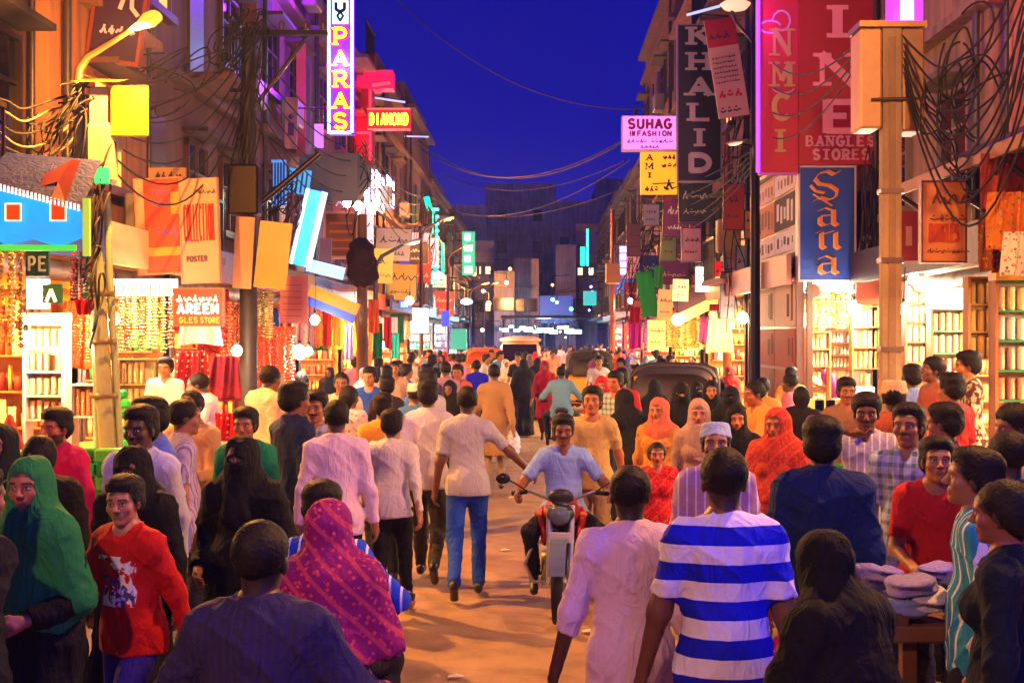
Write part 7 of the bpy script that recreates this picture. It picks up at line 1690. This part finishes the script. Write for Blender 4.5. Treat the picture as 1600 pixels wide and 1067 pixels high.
W(62, 690, 1.60, 10, 'abaya', 'stand', '#0c0c12', '#0c0c12', 'woman with uncovered dark hair and black cloak behind the green shawl', Y=6.8, fem=True, hair='bun', sleeve='long')
W(207, 748, 1.50, 150, 'tee', 'walk', '#b80c10', '#2a1a90', 'youth in a loose red printed pullover and violet trousers on the left', Y=5.75, hair='full', sleeve='long', skin='#a87058', hy=25, big=1.12, mat='cloth_print')
W(212, 709, 1.57, 165, 'abaya', 'stand', '#09090d', '#09090d', 'woman in black with a face veil just behind the youth in red', Y=6.45, fem=True, hair='niqab', head='#09090d', sleeve='long')
W(380, 692, 1.60, 172, 'abaya', 'hold', '#08080c', '#08080c', 'woman in a long black robe and face veil standing left of the road', Y=6.75, fem=True, hair='niqab', head='#08080c', sleeve='long', la=(-.2, .16, 1.0), ra=(.2, .16, 1.0))
W(405, 832, 1.59, -8, 'shirt', 'hold', '#2c2450', '#181828', 'broad man in a dark violet striped shirt with his back turned at the photo bottom', Y=3.7, la=(-.40, .22, 1.0), ra=(.42, .22, 1.0), mat='cloth_vstripes', hair='short', sleeve='long', skin='#5a3828', big=1.22, base=.02)
W(500, 742, 1.64, 0, 'shirt', 'ride', '#1c4cc0', '#201c30', 'dark haired man in a blue striped shirt riding in front of the purple shawl', Y=5.62, mat='cloth_wstripes', hair='full', sleeve='three', base=.0)
W(508, 786, 1.60, 0, 'tunic', 'pillion', '#5a1a6a', '#301030', 'woman in a purple and red patterned shawl sitting behind the rider in blue', Y=5.0, fem=True, hair='veil', head='#8a1468', headmat='cloth_zari', sleeve='long', mat='cloth_floral', hy=-25, base=.0)
# second row left
W(222, 650, 1.72, 168, 'shirt', 'stand', '#b8b8d8', '#202030', 'dark man with a heavy moustache facing the camera left of the blue shirt', Y=7.3, beard=1, hair='full', sleeve='long', skin='#4a2a1e')
W(258, 637, 1.75, 120, 'shirt', 'reach', '#6a84d0', '#383848', 'man in a light blue shirt reaching an arm forward beside the lamp pole', Y=7.9, hair='full', sleeve='long', la=(-.10, .30, 1.0), ra=(.30, .25, .98), lean=8, beard=1)
W(284, 643, 1.70, -70, 'shirt', 'stand', '#c8b8c0', '#303038', 'man in a pale striped shirt turned right behind the light blue shirt', Y=8.6, mat='cloth_vstripes', hair='short', sleeve='short')
W(300, 627, 1.72, 165, 'kurta', 'hold', '#d8a878', '#c8a080', 'man in a beige long shirt holding trinkets behind the pale striped shirt', Y=9.6, hair='short', sleeve='long', hp=-10, skin='#b06838')
W(90, 654, 1.66, 160, 'jacket', 'stand', '#d01858', '#201830', 'young man in a bright pink jacket with a dark scarf by the left stall', Y=8.2, hair='full', sleeve='long', skin='#b05a40', beard=2)
W(384, 643, 1.62, 178, 'tee', 'stand', '#0a7a58', '#282030', 'boy in a green shirt facing the camera behind the black veiled woman', Y=9.0, hair='full', sleeve='short', skin='#a0603a')
W(397, 580, 1.76, -40, 'kurta', 'reach', '#d8b088', '#b89878', 'tall man in a cream long shirt turned to the stall with the bulb', Y=12.2, hair='short', sleeve='long', base=.13)
W(352, 592, 1.70, 100, 'shirt', 'reach', '#e0c8d8', '#302020', 'man in a pale sleeve stretching over the counter beside the maroon cloth', Y=13.0, hair='short', sleeve='long', base=.13, lean=24)
W(259, 583, 1.64, 180, 'kurta', 'hold', '#f0e8e0', '#c0b0a0', 'shopkeeper in white standing behind the counter of the bangle store', Y=15.0, hair='full', sleeve='long', base=.25)
W(457, 603, 1.78, -50, 'jacket', 'stand', '#1c2450', '#3a68b0', 'man in a navy jacket with a red yoke and blue jeans seen from behind', Y=9.4, hair='full', sleeve='long', skin='#8a5038')
W(494, 620, 1.70, 175, 'shirt', 'stand', '#b8b8c8', '#303040', 'young man with thick eyebrows in a light checked shirt facing the camera', Y=9.8, mat='cloth_plaid', hair='full', sleeve='short', beard=1, skin='#a86c48')
W(526, 635, 1.69, 8, 'shirt', 'stand', '#dcc0cc', '#1a1a20', 'man in a loose pinkish shirt and black trousers walking away', Y=8.7, sleeve='long', hair='short')
W(611, 647, 1.56, -3, 'tee', 'walk2', '#d8d4c0', '#121218', 'boy in an off white long sleeved sweater and black trousers walking away', Y=9.75, hair='full', sleeve='long')
W(598, 620, 1.62, 10, 'tee', 'stand', '#d89838', '#181818', 'boy with a blue collar and yellow shirt just ahead of the off white sweater', Y=11.2, hair='full', sleeve='short')
W(668, 602, 1.73, -2, 'shirt', 'walk', '#d0c8dc', '#3a3420', 'man in an untucked light lavender shirt and olive trousers walking away', Y=11.2, hair='full', sleeve='long')
W(730, 611, 1.71, 2, 'tee', 'stride', '#b4b0b0', '#1c4ab8', 'man in a grey t-shirt and blue jeans striding away left of the motorcycle', Y=10.55, hair='short', sleeve='short', ra=(.52, .10, 1.02))
W(772, 574, 1.74, 0, 'kurta', 'walk2', '#a88058', '#a08060', 'man in a tan long shirt and loose trousers walking away with a plastic bag', Y=17.6, hair='short', sleeve='long')
W(818, 563, 1.64, 0, 'abaya', 'walk', '#14121c', '#14121c', 'woman in a flowing black robe walking away up the middle of the road', Y=27.4, fem=True, hair='veil', head='#18141e', sleeve='long')
# motorcycle rider
W(880, 655, 1.65, 180, 'shirt', 'ride', '#8cb0e8', '#15151c', 'man with a moustache in a light blue shirt riding a red motorcycle towards the camera', Y=10.12, beard=1, hair='full', sleeve='short', skin='#7a4a34', base=.02, tw=0)
W(877, 566, 1.74, 0, 'shirt', 'ride', '#78a8c0', '#181820', 'rider in a pale blue shirt seen from behind farther up the road', Y=23.0, hair='short', sleeve='three', base=.02, big=1.1)
W(926, 614, 1.69, 172, 'tee', 'walk', '#d0b068', '#a08868', 'young man in a yellow shirt walking behind the motorcycle rider', Y=11.0, hair='full', sleeve='short', hp=-10, skin='#b87040')
W(962, 575, 1.70, 150, 'shirt', 'stand', '#b8c8c0', '#204060', 'man in a green and white checked shirt behind the yellow shirt', Y=15.2, mat='cloth_plaid', hair='full', sleeve='short', skin='#b86030')
W(940, 590, 1.60, 175, 'tunic', 'stand', '#c01828', '#601020', 'woman in a red tunic and red scarf beside the checked shirt', Y=16.5, fem=True, hair='hijab', head='#c01830', sleeve='long', skin='#b86838')
W(992, 612, 1.60, 40, 'abaya', 'lean', '#101012', '#101012', 'woman in black bending down left of the orange headscarf', Y=12.9, fem=True, hair='veil', head='#121214', sleeve='long', lean=14)
W(1030, 626, 1.56, 155, 'tunic', 'stand', '#c88838', '#a04028', 'woman in an orange headscarf with a yellow patterned panel', Y=11.7, fem=True, hair='scarf', head='#c86850', sleeve='long', mat='cloth_floral', skin='#c07848')
W(1026, 686, 1.30, 180, 'tunic', 'stand', '#c01010', '#b01010', 'little girl in a red and gold dress facing the camera', Y=10.0, fem=True, hair='girl', sleeve='short', mat='cloth_zari', skin='#c07048')
W(1064, 601, 1.64, 178, 'abaya', 'stand', '#0c0c0f', '#0c0c0f', 'woman in black face veil with bright forehead right behind the little girl', Y=13.2, fem=True, hair='niqab', head='#0c0c0f', sleeve='long', skin='#c88850')
W(1112, 597, 1.62, 172, 'abaya', 'stand', '#0e0e12', '#0e0e12', 'taller woman in black veil before the rickshaw roof', Y=14.6, fem=True, hair='scarf', head='#0e0e12', sleeve='long', skin='#c07848')
W(1093, 634, 1.60, 170, 'tunic', 'stand', '#a88878', '#806858', 'woman in a peach scarf with bowed head right behind the man in skullcap', Y=10.6, fem=True, hair='scarf', head='#b09080', sleeve='long', skin='#c88060')
W(1150, 641, 1.56, 176, 'abaya', 'stand', '#0c0c10', '#0c0c10', 'round faced woman in a black headscarf facing the camera right of centre', Y=10.5, fem=True, hair='scarf', head='#0b0b0e', sleeve='long', skin='#c87840')
W(1142, 592, 1.60, 168, 'abaya', 'stand', '#101014', '#101014', 'woman in black behind and left of the round faced one', Y=13.6, fem=True, hair='niqab', head='#101014', sleeve='long')
W(1118, 675, 1.64, 174, 'kurta', 'stand', '#b890c0', '#8088a0', 'old man in a pale blue skullcap and lilac shawl behind the banded t-shirt', Y=7.1, hair='cap', head='#a8c0d8', sleeve='long', mat='cloth_wstripes', beard=2, hp=-12, skin='#a06850')
W(1216, 638, 1.62, 150, 'tunic', 'stand', '#a83820', '#a03020', 'woman wrapped in a blurred orange and red shawl right of centre', Y=9.0, fem=True, hair='veil', head='#b83820', headmat='cloth_zari', sleeve='long', skin='#c06838')
W(1196, 597, 1.70, 110, 'shirt', 'lean', '#e09848', '#503020', 'man in an orange shirt leaning left over the red shawled woman', Y=12.4, hair='short', sleeve='long', lean=10, skin='#a85a30')
W(1252, 604, 1.60, -10, 'abaya', 'stand', '#1a1216', '#1a1216', 'woman in dark clothes with long black hair turned to the corner shop', Y=13.4, fem=True, hair='long', sleeve='long')
W(1236, 575, 1.66, 60, 'shirt', 'stand', '#c06888', '#302030', 'person in a pink top half turned near the corner shop', Y=16.0, hair='short', sleeve='short')
W(1312, 650, 1.42, 175, 'tee', 'stand', '#0c9040', '#203048', 'boy in a green t-shirt with white panels between the blazer and the grey striped shirt', Y=9.6, hair='full', sleeve='short', skin='#a86850')
W(1322, 598, 1.72, 178, 'shirt', 'stand', '#8a6048', '#302828', 'man with round face and brown shirt before the corner shop counter', Y=12.2, beard=1, hair='full', sleeve='short', skin='#9a5a34')
W(1308, 546, 1.62, 90, 'shirt', 'reach', '#8a30a8', '#302030', 'shop assistant in a purple shirt bending over inside the corner shop', Y=21.8, hair='full', sleeve='short', base=.22, lean=28)
W(1354, 624, 1.74, 165, 'shirt', 'face', '#a8a0b8', '#303040', 'man with a moustache in a grey striped shirt with his hand raised to his ear', Y=8.5, mat='cloth_wstripes', beard=1, hair='curly', sleeve='short', skin='#6a3a28')
W(1420, 644, 1.73, 150, 'shirt', 'stand', '#a8b8d0', '#384050', 'lean man in a light blue checked shirt looking down behind the cart', Y=7.35, mat='cloth_plaid', hair='full', sleeve='short', beard=1, skin='#8a5a40', hp=-8)
W(1480, 638, 1.70, 60, 'shirt', 'stand', '#5a1438', '#181820', 'man in a maroon shirt with his back turned right of the checked shirt', Y=8.0, hair='full', sleeve='short', skin='#a06850')
W(1489, 587, 1.72, 35, 'shirt', 'stand', '#a81818', '#202028', 'man in a red shirt with his back turned by the bangle racks', Y=10.3, hair='full', sleeve='short', base=.12)
W(1515, 552, 1.74, 85, 'shirt', 'hold', '#a8a070', '#383020', 'standing man in a camouflage patterned shirt in profile at the bangle shop', Y=11.6, mat='cloth_camo', hair='full', sleeve='long', base=.26, skin='#b87840')
W(1460, 560, 1.70, 100, 'shirt', 'hold', '#a85a48', '#302828', 'man with bowed head in a rust top holding a bag by the pole', Y=12.1, hair='curly', sleeve='short', base=.24, hp=-14)
W(1426, 572, 1.66, 15, 'tee', 'stand', '#7890d8', '#303850', 'young person in a light blue top with back turned just right of the concrete pole', Y=12.6, hair='full', sleeve='short', base=.2)
W(1397, 600, 1.72, -20, 'kurta', 'stand', '#a8502c', '#b08060', 'man in a knitted cream skullcap with his back turned before the concrete pole', Y=9.2, hair='cap', head='#d8b888', sleeve='long', base=.1)
W(578, 576, 1.72, 172, 'tee', 'stand', '#1c48b8', '#202020', 'young man in a blue jersey facing the camera left of the road', Y=16.5, hair='full', sleeve='short', skin='#b07048')
W(634, 571, 1.66, -60, 'tee', 'stand', '#3a68d0', '#1a1a20', 'young man in a bright blue top in the left crowd by the third pole', Y=21.0, hair='full', sleeve='short')
W(545, 590, 1.62, -30, 'tunic', 'stand', '#d0b8c8', '#806878', 'woman with long dark hair and a pale printed tunic ahead of the pinkish shirt', Y=13.0, fem=True, hair='long', sleeve='short', mat='cloth_floral')
W(604, 582, 1.66, 30, 'tee', 'stand', '#301c28', '#181820', 'dark haired youth in a dark top looking down in the left crowd', Y=15.0, hair='full', sleeve='short', hp=-15)
W(667, 570, 1.72, 5, 'shirt', 'stand', '#402a60', '#1a1a1a', 'man in a dark violet shirt just beyond the lavender shirt', Y=18.0, hair='full', sleeve='short')
W(716, 568, 1.68, 175, 'shirt', 'walk', '#c86848', '#40302c', 'man in a salmon shirt facing the camera beyond the grey t-shirt', Y=20.0, hair='full', sleeve='short', skin='#b8683c')
W(696, 563, 1.74, 0, 'shirt', 'stand', '#b08098', '#282028', 'tall man in a dusty pink shirt with his back turned in mid crowd', Y=19.4, hair='short', sleeve='short')
W(430, 603, 1.62, 180, 'tunic', 'stand', '#c8a088', '#806050', 'woman in a sandy tunic by the pale counter under the bulbs', Y=13.9, fem=True, hair='hijab', head='#b88870', sleeve='long', base=.1)
W(745, 562, 1.68, 8, 'tee', 'walk', '#1818c0', '#202030', 'man in a vivid royal blue top beyond the tan long shirt', Y=24.0, hair='short', sleeve='short')
W(852, 566, 1.62, 175, 'tunic', 'walk', '#981028', '#501018', 'woman in a crimson tunic walking right beside the flowing black robe', Y=26.0, fem=True, hair='hijab', head='#a01030', sleeve='long')

W(-52, 742, 1.62, -30, 'tee', 'walk2', '#14141c', '#181820', 'person in a black top cut off by the photo left edge in front', Y=4.9, hair='full', sleeve='short', skin='#a06850')
W(4, 690, 1.60, 175, 'tunic', 'stand', '#d87840', '#805030', 'woman in an orange tunic at the photo left edge behind the black cloak', Y=7.6, fem=True, hair='hijab', head='#18201c', sleeve='long')
def bag(px, py, Y, w, h, col, label):
    V, Q = grow([ell((0, 0, 0), (w, w * .7, h), ID4, 0), cap((0, 0, h * .5), (.0, 0, h * 1.5), w * .35, w * .12, 1, ID4, .04)], max(.008, w / 12)); N = vnorm(V, Q); V = V + N * (wav(V, int(px), 55, w * .08) + wav(V, int(px) + 1, 120, w * .03))[:, None]
    o = link('plastic_bag', np_mesh('plastic_bag', V, Q, M['plastic']), None, col, P(px, py, Y)); tag(o, label, 'bag')
bag(1228, 1050, 4.72, .10, .12, '#b00820', 'red plastic bag hanging from the hand of the banded t-shirt man')
bag(1246, 918, 6.05, .05, .09, '#a0c818', 'small lime green bag held beside the navy blazer')
bag(800, 695, 17.6, .11, .22, '#c8d8f0', 'white blue plastic bag carried by the man in the tan long shirt')

# ---------------------------------------------------------------- the rest of the crowd
cr = random.Random(21)
COLN = [('#c8c0c0', 'white'), ('#d0c8c0', 'white'), ('#b8b8c8', 'pale grey'), ('#d8c8b0', 'cream'), ('#a8683c', 'brown'), ('#b02020', 'red'), ('#2c3a80', 'dark blue'), ('#d89040', 'mustard'), ('#707078', 'grey'), ('#15151a', 'black'), ('#c87898', 'pink'), ('#4878b0', 'mid blue'), ('#206848', 'bottle green'), ('#d8b088', 'cream'), ('#803060', 'plum')]
def free(x, y, d):
    return all((x - a) ** 2 + (y - b) ** 2 > d * d for a, b in PEOPLE)
blocks = [(.22, 10.1, 1.3), (.43, 23.1, 1.3), (P(920, 0, 37).x, 37, 1.6), (P(1052, 0, 19.4).x, 19.2, 1.5), (P(757, 0, 46).x, 46, 1.6), (P(813, 0, 52).x, 52, 2.2), (3.6, 13, .4), (-4.0, 12, .3), (-4.2, 14.2, .9), (4.75, 21.4, .9), (-4.2, 18.5, .9), (4.0, 20.5, .8), (-2.8, 25, .4), (3.9, 22.5, .8), (3.6, 19.9, .7)]
LMK = {(-1, 0): 'by the left bead stalls', (-1, 1): 'under the cream lit left shop', (-1, 2): 'below the showroom windows', (-1, 3): 'by the green neon strip',
       (0, 1): 'beyond the black robed walker', (0, 2): 'near the yellow rickshaw', (0, 3): 'by the distant minibus', (0, 0): 'beyond the grey t-shirt',
       (1, 0): 'before the corner shop', (1, 1): 'below the poster wall', (1, 2): 'below the slanted yellow awning', (1, 3): 'under the green banner'}
cnt = 0; tries = 0; seen = {}
while cnt < 150 and tries < 9000:
    tries += 1
    y = 12.5 + 52 * cr.random() ** 1.25; x = cr.uniform(-4.1, 3.9)
    px = CX + x * F / y
    if y < 29 and -.062 * y < x < .028 * y + .3: continue
    if y < 18 and 0 < x < 1.0: continue
    if abs(x) < 1.2 and y < 40 and cr.random() < .5: continue
    if not free(x, y, .52) or any((x - a) ** 2 + (y - b) ** 2 < c * c for a, b, c in blocks): continue
    if y < 20 and cr.random() < .35: continue
    fem = cr.random() < .32; away = cr.random() < .55
    yaw = (0 if away else 180) + cr.gauss(0, 28); col, cn = cr.choice(COLN); low = cr.choice(['#1a1a20', '#2a2c38', '#3a3028', '#243050'])
    if fem:
        k_ = cr.random()
        if k_ < .6: kind, hair, sl, txt = 'abaya', cr.choice(['niqab', 'veil']), 'long', None; col, cn = '#0d0d12', 'black'; hd = col
        else: kind, hair, sl = 'tunic', cr.choice(['veil', 'hijab']), 'long'; hd = col
        txt = ('woman in black robe and veil' if kind == 'abaya' else 'woman in a %s tunic and scarf' % cn)
    else:
        kind = cr.choice(['shirt', 'shirt', 'tee', 'kurta']); hair = cr.choice(['short', 'full', 'full', 'cap' if kind == 'kurta' else 'short']); sl = 'short' if kind != 'kurta' else 'long'
        hd = '#e0d8c8'; txt = 'man in a %s %s' % (cn, {'shirt': 'shirt', 'tee': 't-shirt', 'kurta': 'long shirt'}[kind]) + (' and skullcap' if hair == 'cap' else '')
    z = 0 if px < 760 else (1 if px < 930 else 2); z -= 1
    d = 0 if y < 20 else (1 if y < 30 else (2 if y < 42 else 3))
    dirn = 'back turned' if away else 'facing us'
    lb = '%s %s %s' % (txt, dirn, LMK[(z, d)]); 
    bs = .115 if (x < -4.3 or x > 4.6) else .02
    person(x, y, cr.uniform(1.5, 1.6) if fem else cr.uniform(1.60, 1.76), yaw, kind, cr.choice(['stand', 'walk', 'walk2', 'stand2']) if kind != 'abaya' else cr.choice(['stand', 'walk']), col, low, lb, base=bs, fem=fem, hair=hair, sleeve=sl, head=hd, pool=True, group='passers-by ' + LMK[(z, d)])
    cnt += 1

# ---------------------------------------------------------------- small boards and garments cluttering both rows
qr = random.Random(77)
CC = [('#b03020', 'red'), ('#d8c8a0', 'cream'), ('#2a50a0', 'blue'), ('#d88828', 'orange'), ('#206a48', 'green'), ('#7a3070', 'plum'), ('#c8a8b0', 'pink'), ('#e0b830', 'yellow'), ('#40404a', 'grey'), ('#902838', 'crimson')]
for side, nm in ((-1, 'left'), (1, 'right')):
    n = 0
    for k in range(13):
        Yb = 27 + k * 2.8 + qr.uniform(-1, 1) if side < 0 else 31 + k * 2.7 + qr.uniform(-1, 1)
        w_, h_ = qr.uniform(.5, 1.1), qr.uniform(.5, 1.3); z0 = qr.uniform(3.1, 5.6); xf = (-4.9 - .0 if side < 0 else 4.2); x0 = xf if side < 0 else xf - w_
        u = F / Yb; c, cn = qr.choice(CC); px0 = CX + x0 * u; px1 = CX + (x0 + w_) * u; py1 = HZ + (HC - z0) * u; py0 = HZ + (HC - z0 - h_) * u
        lt_ = 'lit1' if qr.random() < .3 else 'board'
        t, w, h = board('signboard', 'small %s shop board, %s from the near end of the %s row' % (cn, ORD[n], nm), 'sign', px0, py0, px1, py1, Yb, c, lt_, .07, tilt=qr.uniform(-3, 3), frame='#2a2024' if lt_ == 'board' else None, fw=.02); n += 1
        dark = cn in ('cream', 'pink', 'yellow', 'orange')
        print_on(t, lambda m: (squig(m, w * .12, h * .55, w * .7, h * .2, .03, k * 7 + side, .006, -.002), squig(m, w * .12, h * .18, w * .7, h * .12, .02, k * 9, .006, -.002)), '#3a1818' if dark else '#e8d8c8', name='printing')
        MB().tube([(w if side > 0 else 0, .04, h * .7), ((w + .6) if side > 0 else -.6, .2, h * .7)], .018, 5).build('bracket', M['metal'], t, '#2a2222')
    for k in range(14):
        Yb = (17.5 if side < 0 else 26.8) + k * 2.1 + qr.uniform(-.4, .4); c, cn = qr.choice(CC); xx = (-4.75 if side < 0 else 4.0) + qr.uniform(-.15, .15); L_ = qr.uniform(.6, 1.0); w_ = qr.uniform(.3, .55); zt = qr.uniform(2.6, 2.95)
        o = link('hanging_garment', sheet_mesh('hanging_garment', w_, L_, .04, 2, M[qr.choice(['cloth', 'cloth', 'cloth_floral', 'cloth_zari'])], qr.uniform(1, 1.5), k), None, c, (xx, Yb, zt), (0, 0, qr.uniform(-.4, .4)))
        tag(o, '%s garment hung outside a shop, %s from the near end of the %s row' % (cn, ORD[k], nm), 'garment', 'garments hung along the %s row' % nm)
print('crowd', cnt, 'people', len(PEOPLE), 'rolls', NROLL[0])
